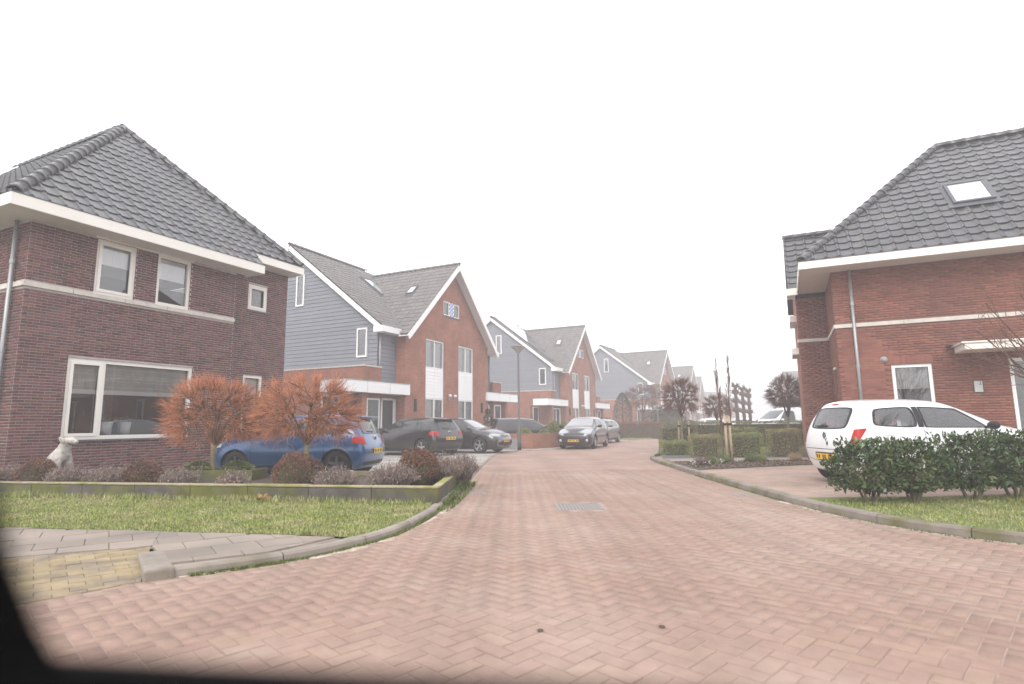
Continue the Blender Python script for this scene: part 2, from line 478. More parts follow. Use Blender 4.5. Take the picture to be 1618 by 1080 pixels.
BW, BL = .11, .22
def paver_mesh(l, w, m, name='paving_brick', ch=.003, gap=.003, d=.006):
    hx, hy = l / 2 - gap, w / 2 - gap
    mb = MB()
    mb.add([(-hx, -hy, -d), (hx, -hy, -d), (hx, hy, -d), (-hx, hy, -d), (-hx + ch, -hy + ch, 0), (hx - ch, -hy + ch, 0), (hx - ch, hy - ch, 0), (-hx + ch, hy - ch, 0)],
           [(4, 5, 6, 7), (0, 1, 5, 4), (1, 2, 6, 5), (2, 3, 7, 6), (3, 0, 4, 7)])
    return mb.mesh(name, m, normals=False)
pav = paver_mesh(BL, BW, M['road_brick'])
near_in = [(p[0], p[1]) for p in near_poly]
GRATE = (.62, 1.30, 8.32, 9.00)
c45, s45 = math.cos(R(45)), math.sin(R(45))
cells = []
for ix in range(-70, 200):
    for iy in range(-130, 150):
        k = (ix - iy) % 4
        if k == 0: cx, cy, a = ix + 1.0, iy + .5, 0
        elif k == 3: cx, cy, a = ix + .5, iy + 1.0, 90
        else: continue
        cx, cy = cx * BW, cy * BW
        x, y = cx * c45 - cy * s45, cx * s45 + cy * c45
        if y < 1.4 or y > YN or abs(x) > .95 * y + 1.5: continue
        if GRATE[0] - .07 < x < GRATE[1] + .07 and GRATE[2] - .07 < y < GRATE[3] + .07: continue
        if in_poly(x, y, near_in): cells.append((x, y, a + 45))
cells.sort(key=lambda c: (c[1] < 2.35) * 100 + math.hypot(c[0], c[1]))
sv, sf = [], []
base_v = [v.co.copy() for v in pav.vertices]; base_f = [tuple(p.vertices) for p in pav.polygons]
for n, (x, y, a) in enumerate(cells):
    z = random.gauss(0, .0011)
    mt = Matrix.Translation((x, y, z)) @ Matrix.Rotation(R(a + random.gauss(0, .5)), 4, 'Z') @ Matrix.Rotation(random.gauss(0, .007), 4, 'X') @ Matrix.Rotation(random.gauss(0, .005), 4, 'Y')
    if n < 300:
        link('paving_brick', pav, road, mat4=mt)
    else:
        b = len(sv)
        sv.extend([tuple(mt @ v) for v in base_v]); sf.extend([tuple(i + b for i in f) for f in base_f])
tag(link('paving_bricks', np_mesh('paving_bricks', sv, sf, M['road_brick']), road), kind='stuff')

# ---- drain grate set into the road
mb = MB()
gx0, gx1, gy0, gy1 = GRATE
for y0, y1 in ((gy0, gy0 + .03), (gy1 - .03, gy1)): mb.box(gx0, gx1, y0, y1, -.03, .002)
for x0, x1 in ((gx0, gx0 + .03), (gx1 - .03, gx1)): mb.box(x0, x1, gy0 + .03, gy1 - .03, -.03, .002)
g = empty('drain_grate', ((gx0 + gx1) / 2, (gy0 + gy1) / 2, 0), 0, 'grey metal drain grate set in the brick road', 'drain grate')
iron = mat('cast_iron', (.24, .22, .205), .7, .2, 30, .3, 90)
def shifted(mb, dx, dy): mb.v = [(a - dx, b - dy, c) for a, b, c in mb.v]; return mb
shifted(mb, g.location.x, g.location.y).build('frame', iron, g)
for k in range(13):
    x = -.30 + k * .05
    MB().box(x - .0205, x + .0205, -.31, .31, -.025, -.001).build('bar', iron, g)
MB().box(-.31, .31, -.31, .31, -.04, -.0036).build('sump', M['black_plastic'], g)

# ---- kerbs: single stones along a line
def kerb(name, line, w=.14, h=.085, step=.95, side=1, z0=-.05, m='kerb', ymax=1e9, slant=.03):
    root = tag(empty(name), kind='structure')
    pts = [np.array(p) for p in line]
    d = np.concatenate([[0], np.cumsum([np.linalg.norm(pts[i + 1] - pts[i]) for i in range(len(pts) - 1)])])
    xs = [p[0] for p in pts]; ys = [p[1] for p in pts]
    s = 0.0
    while s < d[-1] - .05:
        e = min(s + step, d[-1])
        k = 4
        inner, outer = [], []
        for j in range(k + 1):
            q = s + .006 + (e - s - .012) * j / k
            p = np.array([np.interp(q, d, xs), np.interp(q, d, ys)])
            p2 = np.array([np.interp(q + .02, d, xs), np.interp(q + .02, d, ys)]); p1 = np.array([np.interp(q - .02, d, xs), np.interp(q - .02, d, ys)])
            t = (p2 - p1) / (np.linalg.norm(p2 - p1) + 1e-9)
            nrm = np.array([-t[1], t[0]]) * side
            outer.append(p); inner.append(p + nrm * w)
            last = nrm
        if outer[0][1] > ymax: break
        c = sum(outer) / len(outer)
        mb = MB()
        zt = h + random.gauss(0, .003)
        vs = []
        for o_, i_ in zip(outer, inner):
            n_ = (i_ - o_) / w
            o2 = o_ + n_ * slant
            o3 = o_ + n_ * (slant * .35)
            vs += [(o_[0] - c[0], o_[1] - c[1], z0), (o3[0] - c[0], o3[1] - c[1], zt - .022), (o2[0] - c[0], o2[1] - c[1], zt), (i_[0] - c[0], i_[1] - c[1], zt), (i_[0] - c[0], i_[1] - c[1], z0)]
        fs = []
        for j in range(k):
            for r in range(4):
                fs.append((j * 5 + r, (j + 1) * 5 + r, (j + 1) * 5 + r + 1, j * 5 + r + 1))
        fs += [(0, 1, 2, 3, 4), tuple(k * 5 + r for r in (4, 3, 2, 1, 0))]
        mb.add(vs, fs)
        mb.build('kerb_stone', M[m], root, loc=(c[0], c[1], 0))
        s = e
    return root

kl = [(-2.87, 4.85)] + [p for p in KL if 4.90 <= p[1] < 60]
kr = [p for p in KR if p[1] < 60]
kerb('kerb', [p for p in kl if p[1] < 12.2], side=1, h=.075, w=.12)
kerb('kerb', [p for p in kl if 12.0 <= p[1] < 46], side=1, h=.03, step=1.0, w=.12)
kerb('kerb', kr, side=-1, h=.10, step=1.0, m='kerb_dark')
# the end block of the left kerb, laid across
MB().box(-.11, .11, -.42, .42, -.05, .086).build('kerb_end_block', M['kerb'], loc=(-3.12, 5.16, 0), rz=R(36), bevel=.02)
tag(bpy.data.objects['kerb_end_block'], kind='structure')

# ---- left pavement of concrete slabs
P1 = [(-1.85, 6.10), (-3.9, 6.52), (-3.52, 5.75), (-2.92, 5.02), (-2.25, 5.44)]
P2 = [(-3.9, 6.52), (-8.2, 7.26), (-8.2, 4.4), (-5.6, 4.85), (-3.52, 5.75)]
for P in (P1, P2):
    if area2(P) < 0: P.reverse()
pave = sheet('pavement', [(-1.78, 6.09), (-8.3, 7.28), (-8.3, 4.3), (-5.6, 4.8), (-3.45, 5.7), (-2.9, 4.95), (-2.2, 5.42)], .066, M['slab'])
SL = .40
ca, sa = math.cos(R(-10.5)), math.sin(R(-10.5))
ca2, sa2 = math.cos(R(35)), math.sin(R(35))
for i in range(-14, 14):
    for j in range(-14, 14):
        off = .5 * (j % 2)
        sq = []
        for a, b in ((0, 0), (1, 0), (1, 1), (0, 1)):
            a_ = (i + off + a) * SL * 1.0; b_ = (j + b) * SL
            sq.append((-4.6 + a_ * ca2 - b_ * sa2, 6.0 + a_ * sa2 + b_ * ca2))
        for P in (P1, P2):
            q = clip_convex(sq, P)
            if len(q) < 3 or abs(area2(q)) < .004: continue
            cx = sum(p[0] for p in q) / len(q); cy = sum(p[1] for p in q) / len(q)
            if cx < -.92 * cy - .6: continue
            inset = [(cx + (p[0] - cx) * .982, cy + (p[1] - cy) * .982) for p in q]
            mb = MB(); n = len(q)
            z = random.gauss(0, .0018)
            mb.add([(p[0] - cx, p[1] - cy, -.03) for p in inset] + [(p[0] - cx, p[1] - cy, random.gauss(0, .0008)) for p in inset],
                   [tuple(range(n, 2 * n))] + [(k, (k + 1) % n, n + (k + 1) % n, n + k) for k in range(n)])
            mb.build('slab', M['slab'], pave, loc=(cx, cy, .084 + z))

# ---- yellow paver crossing beside the kerb end
YP = [(-2.98, 4.76), (-3.50, 5.70), (-5.6, 4.87), (-4.7, 2.85)]
if area2(YP) < 0: YP.reverse()
def ramp(x, y):                               # from flush with the road up to the pavement
    ax_, ay_ = -2.98, 4.76; dx_, dy_ = -4.7 + 2.98, 2.85 - 4.76
    d_ = abs((x - ax_) * dy_ - (y - ay_) * dx_) / math.hypot(dx_, dy_)
    return .004 + .078 * min(1, d_ / .95)
yel = MB().add([(p[0], p[1], ramp(*p) - .012) for p in YP], [(0, 1, 2), (0, 2, 3)]).build('dropped_crossing', M['sand'])
tag(yel, kind='structure')
ay = R(40)
for i in range(-16, 20):
    for j in range(-22, 24):
        off = .5 * (j % 2)
        sq = []
        for a, b in ((0, 0), (1, 0), (1, 1), (0, 1)):
            a_, b_ = (i + off + a) * .21, (j + b) * .105
            sq.append((-3.6 + a_ * math.cos(ay) - b_ * math.sin(ay), 4.8 + a_ * math.sin(ay) + b_ * math.cos(ay)))
        q = clip_convex(sq, YP)
        if len(q) < 3 or abs(area2(q)) < .003: continue
        cx = sum(p[0] for p in q) / len(q); cy = sum(p[1] for p in q) / len(q)
        if cx < -.95 * cy - .3: continue
        n = len(q)
        inset = [(cx + (p[0] - cx) * .985, cy + (p[1] - cy) * .98) for p in q]
        mb = MB()
        dz = random.gauss(0, .0015)
        mb.add([(p[0] - cx, p[1] - cy, -.02) for p in inset] + [(p[0] - cx, p[1] - cy, ramp(*p) - ramp(cx, cy)) for p in inset],
               [tuple(range(n, 2 * n))] + [(k, (k + 1) % n, n + (k + 1) % n, n + k) for k in range(n)])
        mb.build('yellow_paver', M['yellow'], yel, loc=(cx, cy, ramp(cx, cy) + dz))

# ---- left driveways and forecourt
fore = [(-1.1, 11.6)] + [(p[0] - .1, p[1]) for p in KL if 11.8 < p[1] < 45] + [(6, 50), (-6, 44), (-26, 28), (-22, 14), (-13, 11)]
def paving_mat(name, c1, c2, mo, bw, bh, rot):
    m = bpy.data.materials.new(name); m.use_nodes = True
    N, K = m.node_tree.nodes, m.node_tree.links
    b = N['Principled BSDF']; b.inputs['Roughness'].default_value = .9; b.inputs['Specular IOR Level'].default_value = .25
    tc = N.new('ShaderNodeTexCoord'); mp = N.new('ShaderNodeMapping'); mp.inputs['Rotation'].default_value = (0, 0, rot)
    K.new(tc.outputs['Object'], mp.inputs[0])
    br = N.new('ShaderNodeTexBrick'); br.inputs['Scale'].default_value = 1
    br.inputs['Brick Width'].default_value = bw; br.inputs['Row Height'].default_value = bh; br.inputs['Mortar Size'].default_value = .006
    br.inputs['Color1'].default_value = (*c1, 1); br.inputs['Color2'].default_value = (*c2, 1); br.inputs['Mortar'].default_value = (*mo, 1)
    K.new(mp.outputs[0], br.inputs['Vector'])
    nz = N.new('ShaderNodeTexNoise'); nz.inputs['Scale'].default_value = .8; nz.inputs['Detail'].default_value = 8
    K.new(tc.outputs['Object'], nz.inputs['Vector'])
    mr = N.new('ShaderNodeMapRange'); mr.inputs[1].default_value = .3; mr.inputs[2].default_value = .7; mr.inputs[3].default_value = .8; mr.inputs[4].default_value = 1.15
    K.new(nz.outputs['Fac'], mr.inputs[0])
    hs = N.new('ShaderNodeHueSaturation'); K.new(br.outputs['Color'], hs.inputs['Color']); K.new(mr.outputs[0], hs.inputs['Value'])
    K.new(hs.outputs[0], b.inputs['Base Color'])
    return m
M['drive_grey'] = paving_mat('grey_block_paving', (.40, .375, .345), (.34, .315, .29), (.24, .22, .20), .2, .1, R(10))
M['drive_red'] = paving_mat('brownish_block_paving', (.36, .265, .215), (.30, .215, .175), (.22, .17, .14), .2, .1, R(4))
sheet('driveway', fore, .022, M['drive_grey'])

# ---- right-hand ground, a kerb's height above the road
RZ = .085
rl = [(p[0] + .10, p[1]) for p in KR if 8.3 <= p[1] < 20.0]
sheet('driveway', rl[:-1] + [(4.75, 19.4), (12, 21), (14, 12), (12, 8.2), (5, 8.2)], RZ - .012, M['drive_red'])
sheet('verge_soil', [(9.9, 3.1)] + [(p[0] + .1, p[1] + .05) for p in KR if 4.0 < p[1] < 8.8] + [(4.9, 8.75), (12, 8.6), (13, 4)], RZ - .006, M['lawn'])

# ---- gully covers against the kerbs
def gully(x, y, rz, label):
    g_ = empty('gully_cover', (x, y, 0), rz, label, 'gully cover', 'gully covers by the kerbs')
    fr = MB().box(-.22, .22, -.15, -.12, -.03, .004).box(-.22, .22, .12, .15, -.03, .004).box(-.22, -.19, -.12, .12, -.03, .004).box(.19, .22, -.12, .12, -.03, .004)
    fr.build('frame', iron, g_)
    for k in range(6): MB().box(-.17 + k * .062, -.135 + k * .062, -.12, .12, -.02, .002).build('bar', iron, g_)
    MB().box(-.19, .19, -.12, .12, -.02, -.004).build('sump', M['black_rubber'], g_)
gully(-.70, 10.35, R(3), 'small iron gully cover by the left kerb near the garden wall')
gully(3.88, 9.75, R(-2), 'small iron gully cover against the right kerb by the driveway')
# ---- pale sand drifted along the kerbs
def drift(name, line, y0, y1, side, seed, lo=.03, hi=.20):
    rs = np.random.default_rng(seed)
    pts = [p for p in line if y0 <= p[1] <= y1]
    A, B = [], []
    w_ = lo
    for i, p in enumerate(pts):
        q0, q1 = pts[max(i - 1, 0)], pts[min(i + 1, len(pts) - 1)]
        t = np.array([q1[0] - q0[0], q1[1] - q0[1]]); t /= np.linalg.norm(t) + 1e-9
        n = np.array([t[1], -t[0]]) * side
        w_ = min(hi, max(lo, w_ + rs.normal(0, .035)))
        A.append((p[0] + n[0] * .015, p[1] + n[1] * .015)); B.append((p[0] + n[0] * w_, p[1] + n[1] * w_))
    mb = MB(); k = len(A)
    mb.add([(a[0], a[1], .006) for a in A] + [(b[0], b[1], -.001) for b in B], [(i, i + 1, k + i + 1, k + i) for i in range(k - 1)])
    o = mb.build(name, M['drift'])
    return tag(o, kind='structure')
M['drift'] = mat('drifted_sand', (.50, .42, .355), .95, .2, 14, .5, 120, second=(.34, .26, .21), second_amt=(.45, .62), second_scale=5)
fineL = smooth_line([p for p in KL if 4.3 < p[1] < 12], .06); fineR = smooth_line([p for p in KR if 3.2 < p[1] < 10], .06)
drift('sand_drift', fineL, 4.9, 9.4, 1, 301); drift('sand_drift', fineR, 4.0, 9.0, -1, 302, .03, .28)
# ================================================================== building blocks for houses
CAMW = Vector((0, 0, CAM_H))
CX, CZ = .2215, .0625                     # brick course module

def rects_minus(x0, x1, z0, z1, ops):
    xs = sorted({x0, x1, *[min(max(v, x0), x1) for o in ops for v in o[:2]]})
    zs = sorted({z0, z1, *[min(max(v, z0), z1) for o in ops for v in o[2:4]]})
    out = []
    for i in range(len(xs) - 1):
        for j in range(len(zs) - 1):
            cx, cz = (xs[i] + xs[i + 1]) / 2, (zs[j] + zs[j + 1]) / 2
            if not any(o[0] < cx < o[1] and o[2] < cz < o[3] for o in ops):
                out.append((xs[i], xs[i + 1], zs[j], zs[j + 1]))
    return out

def wall(house, name, o, ang, x0, x1, z0, z1, ops, m, reveal=.12, gable=None, uv=False, m_rev=None):
    """a wall panel with openings; local x runs along the wall, the outside is local -y. gable: z of the sloping top as (x, z) points"""
    mb = MB()
    for a, b, c, d in rects_minus(x0, x1, z0, z1, ops):
        mb.add([(a, 0, c), (b, 0, c), (b, 0, d), (a, 0, d)], [(0, 1, 2, 3)])
    for a, b, c, d in [q[:4] for q in ops]:
        for p, q in (((a, c), (a, d)), ((a, d), (b, d)), ((b, d), (b, c)), ((b, c), (a, c))):
            mb.add([(p[0], 0, p[1]), (q[0], 0, q[1]), (q[0], reveal, q[1]), (p[0], reveal, p[1])], [(0, 1, 2, 3)], 1 if m_rev else 0)
    if gable:
        pts = [(x0, z1)] + [p for p in gable] + [(x1, z1)]
        gops = [q for q in ops if q[3] > z1]
        if not gops:
            mb.add([(p[0], 0, p[1]) for p in pts[::-1]], [tuple(range(len(pts)))])
        else:                                   # cut the triangle into vertical strips round the opening
            q = gops[0]
            ztop = lambda x: np.interp(x, [p[0] for p in pts], [p[1] for p in pts])
            apx = gable[0][0]
            xs = sorted({x0, x1, q[0], q[1], apx})
            for i in range(len(xs) - 1):
                a, b = xs[i], xs[i + 1]
                if a >= q[0] - 1e-6 and b <= q[1] + 1e-6:
                    if q[2] > z1: mb.add([(a, 0, z1), (b, 0, z1), (b, 0, q[2]), (a, 0, q[2])], [(0, 1, 2, 3)])
                    mb.add([(a, 0, q[3]), (b, 0, q[3]), (b, 0, ztop(b)), (a, 0, ztop(a))], [(0, 1, 2, 3)])
                else:
                    mb.add([(a, 0, z1), (b, 0, z1), (b, 0, ztop(b)), (a, 0, ztop(a))], [(0, 1, 2, 3)])
    ob = mb.build(name, [m] + ([m_rev] if m_rev else []), house, loc=(o[0], o[1], 0), rz=ang, uv=uv, normals=False)
    return ob

def brick_skin(wall_ob, x0, x1, z0, z1, ops, m, n_single, shift=0.0, proud=.009, world=None):
    """lays bricks on the outside of a wall: the n_single nearest the street corner as parts, the rest as one piece"""
    world = world if world is not None else Matrix.Identity(4)
    bl, bh = .2105, .0515
    full = MB().box(-bl / 2, bl / 2, -proud, .004, -bh / 2, bh / 2, skip=('k',)).mesh('brick', m)
    full_f = [tuple(p.vertices) for p in full.polygons]
    bricks = []
    nrow = int((z1 - z0) / CZ)
    for r in range(nrow):
        zc = z0 + (r + .5) * CZ
        off = (CX / 2 if r % 2 else 0) + shift
        x = x0 - off
        while x < x1:
            a, b = max(x + .0055, x0), min(x + CX - .0055, x1)
            segs = [(a, b)] if b - a > .03 else []
            for o in ops:
                if o[2] - bh / 2 < zc < o[3] + bh / 2:
                    ns = []
                    for s, e in segs:
                        if e <= o[0] or s >= o[1]: ns.append((s, e))
                        else:
                            if o[0] - s > .03: ns.append((s, o[0]))
                            if e - o[1] > .03: ns.append((o[1], e))
                    segs = ns
            for s, e in segs:
                bricks.append(((s + e) / 2, zc, e - s))
            x += CX
    key = []
    for c, z, w in bricks:
        p = world @ Vector((c, 0, z))
        key.append((p - CAMW).length - (0 if w > .2 else -50))
    order = sorted(range(len(bricks)), key=lambda i: key[i])
    sv, sf = [], []
    for n, i in enumerate(order):
        c, z, w = bricks[i]
        dy = random.gauss(0, .0012)
        if n < n_single:
            o = link('brick', full, wall_ob, loc=(c, dy, z))
        else:
            b = len(sv); h = w / 2
            sv.extend([(c - h, -proud + dy, z - bh / 2), (c + h, -proud + dy, z - bh / 2), (c + h, .004, z - bh / 2), (c - h, .004, z - bh / 2),
                       (c - h, -proud + dy, z + bh / 2), (c + h, -proud + dy, z + bh / 2), (c + h, .004, z + bh / 2), (c - h, .004, z + bh / 2)])
            sf.extend([(b + 0, b + 3, b + 2, b + 1), (b + 4, b + 5, b + 6, b + 7), (b + 0, b + 1, b + 5, b + 4), (b + 1, b + 2, b + 6, b + 5), (b + 3, b + 0, b + 4, b + 7)])
    if sv:
        tag(link('brickwork', np_mesh('brickwork', sv, sf, m), wall_ob), kind='stuff')

def window(house, o, ang, x0, x1, z0, z1, m, cols=(), fw=.07, sash=(), depth=.07, back=.03, rows=(), blind=None, curtain=False, sill=None, name='window', blind_m=None, pane_m=None, muntin=False):
    """frame with mullions (cols are x positions, rows z positions), panes behind, blind: fraction of the height"""
    mb = MB()
    y0, y1 = back, back + depth
    mb.box(x0, x1, y0, y1, z0, z0 + fw); mb.box(x0, x1, y0, y1, z1 - fw, z1)
    mb.box(x0, x0 + fw, y0, y1, z0 + fw, z1 - fw); mb.box(x1 - fw, x1, y0, y1, z0 + fw, z1 - fw)
    xs = [x0 + fw / 2] + list(cols) + [x1 - fw / 2]
    for c in cols: mb.box(c - fw / 2, c + fw / 2, y0 + .002, y1, z0 + fw, z1 - fw)
    for c in rows: mb.box(x0 + fw, x1 - fw, y0 + .003, y1, c - fw / 2, c + fw / 2)
    f = mb.build(name, m, house, loc=(o[0], o[1], 0), rz=ang)
    for k in range(len(xs) - 1):
        a, b = xs[k] + fw / 2, xs[k + 1] - fw / 2
        if k in sash:                              # an opening light with a frame of its own, proud of the main frame
            s = MB(); sw = .055; yy = y0 - .018
            s.box(a - .012, b + .012, yy, y0 + .02, z0 + fw - .012, z0 + fw + sw); s.box(a - .012, b + .012, yy, y0 + .02, z1 - fw - sw, z1 - fw + .012)
            s.box(a - .012, a + sw, yy, y0 + .02, z0 + fw + sw, z1 - fw - sw); s.box(b - sw, b + .012, yy, y0 + .02, z0 + fw + sw, z1 - fw - sw)
            s.build('sash', m, f)
        p = MB().add([(a, y1 - .02, z0 + fw), (b, y1 - .02, z0 + fw), (b, y1 - .02, z1 - fw), (a, y1 - .02, z1 - fw)], [(0, 1, 2, 3)])
        p.build('pane', pane_m or M['glass'], f, normals=False)
        if blind:
            zb = z1 - fw - (z1 - z0 - 2 * fw) * blind
            n = 24; vs = []
            for q in range(n + 1):
                x = a + (b - a) * q / n
                vs += [(x, y1 + .05 + .004 * math.sin(q * 2.1), z1 - fw), (x, y1 + .055 + .006 * math.sin(q * 2.1 + 1), zb)]
            MB().add(vs, [(2 * q, 2 * q + 1, 2 * q + 3, 2 * q + 2) for q in range(n)]).build('blind', blind_m or M['blind'], f)
        if curtain:
            n = 40; vs = []
            for q in range(n + 1):
                x = a + (b - a) * q / n
                vs += [(x, y1 + .12 + .025 * math.sin(q * 1.6), z1 - fw), (x, y1 + .12 + .03 * math.sin(q * 1.6 + .4), z0 + fw)]
            MB().add(vs, [(2 * q, 2 * q + 1, 2 * q + 3, 2 * q + 2) for q in range(n)]).build('curtain', M['curtain'], f, smooth=True)
    if sill is not None:
        MB().box(x0 - .05, x1 + .05, -.05, back, z0 - sill, z0).build('sill', M['lead'] if sill < .05 else M['stone'], f)
    return f

TILE_PROF = [(0, .026), (.05, .036), (.12, .036), (.18, .024), (.24, .008), (.42, .002), (.68, .000), (.88, .005), (.95, .015), (1.0, .026)]
def tile_mesh(w, l, m, lift=.026, thick=.022, prof=TILE_PROF):
    mb = MB(); n = len(prof)
    vs = []
    for s, h in prof: vs.append((s * w, 0, h + lift - thick * 1.0))
    for s, h in prof: vs.append((s * w, 0, h + lift))
    for s, h in prof: vs.append((s * w, l * 1.12, h))
    fs = []
    for k in range(n - 1):
        fs.append((k, k + 1, n + k + 1, n + k)); fs.append((n + k, n + k + 1, 2 * n + k + 1, 2 * n + k))
    mb.add(vs, fs)
    me = mb.mesh('roof_tile', m, normals=False)
    return me

def tiles(roof, m, org, ax, ay, poly, w=.30, l=.345, n_single=0, skip=None, world=None, stuff_name='tiling', s0=0.0):
    """covers the convex polygon poly (in s along ax, t along ay, metres) with tiles; ax along the eave, ay up the slope"""
    world = world if world is not None else Matrix.Identity(4)
    org, ax, ay = Vector(org), Vector(ax).normalized(), Vector(ay).normalized()
    az = ax.cross(ay).normalized()
    base = Matrix((ax, ay, az)).transposed().to_4x4(); base.translation = org
    if area2(poly) < 0: poly = poly[::-1]
    tm = tile_mesh(w, l, m)
    tv = [v.co.copy() for v in tm.vertices]; tf = [tuple(p.vertices) for p in tm.polygons]
    smin, smax = min(p[0] for p in poly), max(p[0] for p in poly); tmin, tmax = min(p[1] for p in poly), max(p[1] for p in poly)
    items = []
    for j in range(int((tmax - tmin) / l) + 2):
        t = tmin + j * l
        for i in range(int((smax - smin) / w) + 2):
            s = smin + s0 + (i - 1) * w
            q = clip_convex([(s, t), (s + w, t), (s + w, t + l), (s, t + l)], poly)
            if len(q) < 3: continue
            A = abs(area2(q))
            if A < .004: continue
            if skip and skip(s + w / 2, t + l / 2): continue
            items.append((s, t, A > w * l * .995))
    items.sort(key=lambda c: ((world @ (base @ Vector((c[0], c[1], 0)))) - CAMW).length)
    sv, sf = [], []
    n1 = 0
    for s, t, whole in items:
        off = Matrix.Translation((s, t, random.gauss(0, .0015))) @ Matrix.Rotation(random.gauss(0, .004), 4, 'X')
        if whole:
            if n1 < n_single:
                link('roof_tile', tm, roof, mat4=base @ off); n1 += 1; continue
            mt = base @ off
            b = len(sv); sv.extend([tuple(mt @ v) for v in tv]); sf.extend([tuple(k + b for k in f) for f in tf])
        else:
            bm = bmesh.new(); vv = [bm.verts.new(off @ v) for v in tv]
            for f in tf: bm.faces.new([vv[k] for k in f])
            for e in range(len(poly)):
                a, c = poly[e], poly[(e + 1) % len(poly)]
                if abs(a[1] - tmin) < 1e-6 and abs(c[1] - tmin) < 1e-6: continue
                d = Vector((c[0] - a[0], c[1] - a[1], 0)); nr = Vector((d.y, -d.x, 0))
                bmesh.ops.bisect_plane(bm, geom=bm.verts[:] + bm.edges[:] + bm.faces[:], plane_co=(a[0], a[1], 0), plane_no=nr, clear_outer=True)
            if len(bm.faces):
                if n1 < n_single:
                    me = bpy.data.meshes.new('roof_tile'); bm.to_mesh(me); me.materials.append(m)
                    link('roof_tile', me, roof, mat4=base); n1 += 1
                else:
                    bm.verts.index_update(); b = len(sv)
                    sv.extend([tuple(base @ v.co) for v in bm.verts])
                    for f in bm.faces:
                        ids = [v.index + b for v in f.verts]
                        for k in range(1, len(ids) - 1):       # fan, padded to quads
                            sf.append((ids[0], ids[k], ids[k + 1], ids[k + 1]))
            bm.free()
    if sv:
        me = bpy.data.meshes.new(stuff_name)
        me.from_pydata(sv, [], [tuple(dict.fromkeys(f)) for f in sf]); me.materials.append(m)
        tag(link(stuff_name, me, roof), kind='stuff')

def cap_row(roof, p0, p1, m, r=.125, l=.40, name='ridge_cap', up=(0, 0, 1), sink=.03):
    """overlapping half-round caps from p0 (low) to p1"""
    p0, p1 = Vector(p0), Vector(p1)
    d = p1 - p0; Ln = d.length; d.normalize()
    sx = d.cross(Vector(up)).normalized(); uz = sx.cross(d).normalized()
    base = Matrix((sx, d, uz)).transposed().to_4x4()
    n = max(1, round(Ln / l)); l = Ln / n
    mb = MB(); K = 8; vs = []
    for y, rr in ((0, r * .86), (0, r * 1.10), (.06, r * 1.10), (.07, r), (l * 1.05, r * .93)):
        for k in range(K + 1):
            a = math.pi * (-.06 + 1.12 * k / K)
            vs.append((rr * math.cos(a), y, rr * .92 * math.sin(a)))
    fs = [(i * (K + 1) + k, i * (K + 1) + k + 1, (i + 1) * (K + 1) + k + 1, (i + 1) * (K + 1) + k) for i in range(4) for k in range(K)]
    me = mb.add(vs, fs).mesh(name, m, smooth=True)
    for i in range(n):
        mt = base.copy(); mt.translation = p0 + d * (i * l) - uz * sink
        link(name, me, roof, mat4=mt)

def skylight(roof, org, ax, ay, s0, s1, t0, t1, name='roof_window'):
    org, ax, ay = Vector(org), Vector(ax).normalized(), Vector(ay).normalized()
    az = ax.cross(ay).normalized()
    base = Matrix((ax, ay, az)).transposed().to_4x4(); base.translation = org
    f = .07; mb = MB(); z0, z1 = .0, .115
    mb.box(s0, s1, t0, t0 + f, z0, z1); mb.box(s0, s1, t1 - f, t1, z0, z1 + .01); mb.box(s0, s0 + f, t0 + f, t1 - f, z0, z1); mb.box(s1 - f, s1, t0 + f, t1 - f, z0, z1)
    o = link(name, mb.mesh(name, M['lead']), roof, mat4=base)
    MB().box(s0 + f, s1 - f, t0 + f, t1 - f, .075, .09).build('pane', M['skyglass'], o)
    MB().box(s0 - .12, s1 + .12, t0 - .16, t0, .045, .06).build('apron_flashing', M['lead'], o)
    mb = MB().box(s0 - .09, s0, t0, t1 + .08, .03, .052).box(s1, s1 + .09, t0, t1 + .08, .03, .052).box(s0, s1, t1, t1 + .1, .03, .052)
    mb.build('side_flashing', M['lead'], o)
    return o
M['skyglass'] = mat('roof_window_glass', (.55, .57, .58), .03, .02, 2, spec=.9, coat=1.0)

def downpipe(house, x, y, z0, z1, r=.04, m=None, name='downpipe'):
    mb = MB().tube([(x, y, z0), (x, y, z1)], r, 10)
    o = mb.build(name, m or M['zinc'], house, smooth=True)
    for z in (z0 + .9, (z0 + z1) / 2, z1 - .9):
        MB().lathe([(r, -.05), (r + .012, -.045), (r + .012, .045), (r, .05)], 10, (x, y, z)).build('bracket', m or M['zinc'], o)
    return o
# ================================================================== dark brick house on the left
HL = empty('brick_house', L0, ROT_ROW, 'dark purple-brown brick house with a hipped black tile roof at left', 'house')
WL = Matrix.Translation(L0) @ Matrix.Rotation(ROT_ROW, 4, 'Z')
ES = 5.62
ops = [(.93, 3.86, .97, 2.77), (1.30, 2.20, 4.28, 5.58), (2.72, 3.63, 4.28, 5.60)]
w1 = wall(HL, 'wall', (0, 0), 0, 0, 5.0, 0, ES, ops, M['mortar_pale'], m_rev=M['brick_dark'])
brick_skin(w1, 0, 5.0, 0, ES, ops + [(-1, 6, 4.165, 4.275)], M['brick_dark'], 300, world=WL)
ops2 = [(5.70, 6.40, .70, 2.74), (5.72, 6.44, 4.72, 5.52)]
w2 = wall(HL, 'wall', (0, .35), 0, 5.0, 7.2, 0, 6.08, ops2, M['mortar_pale'], m_rev=M['brick_dark'])
brick_skin(w2, 5.0, 7.2, 0, 6.08, ops2, M['brick_dark'], 0, world=WL @ Matrix.Translation((0, .35, 0)))
w3 = wall(HL, 'wall', (0, 9.0), -math.pi / 2, 0, 9.0, 0, ES, [], M['mortar_pale'])
brick_skin(w3, 6.6, 9.0 - .005, 0, ES, [(0, 10, 4.165, 4.275)], M['brick_dark'], 0, shift=.11)
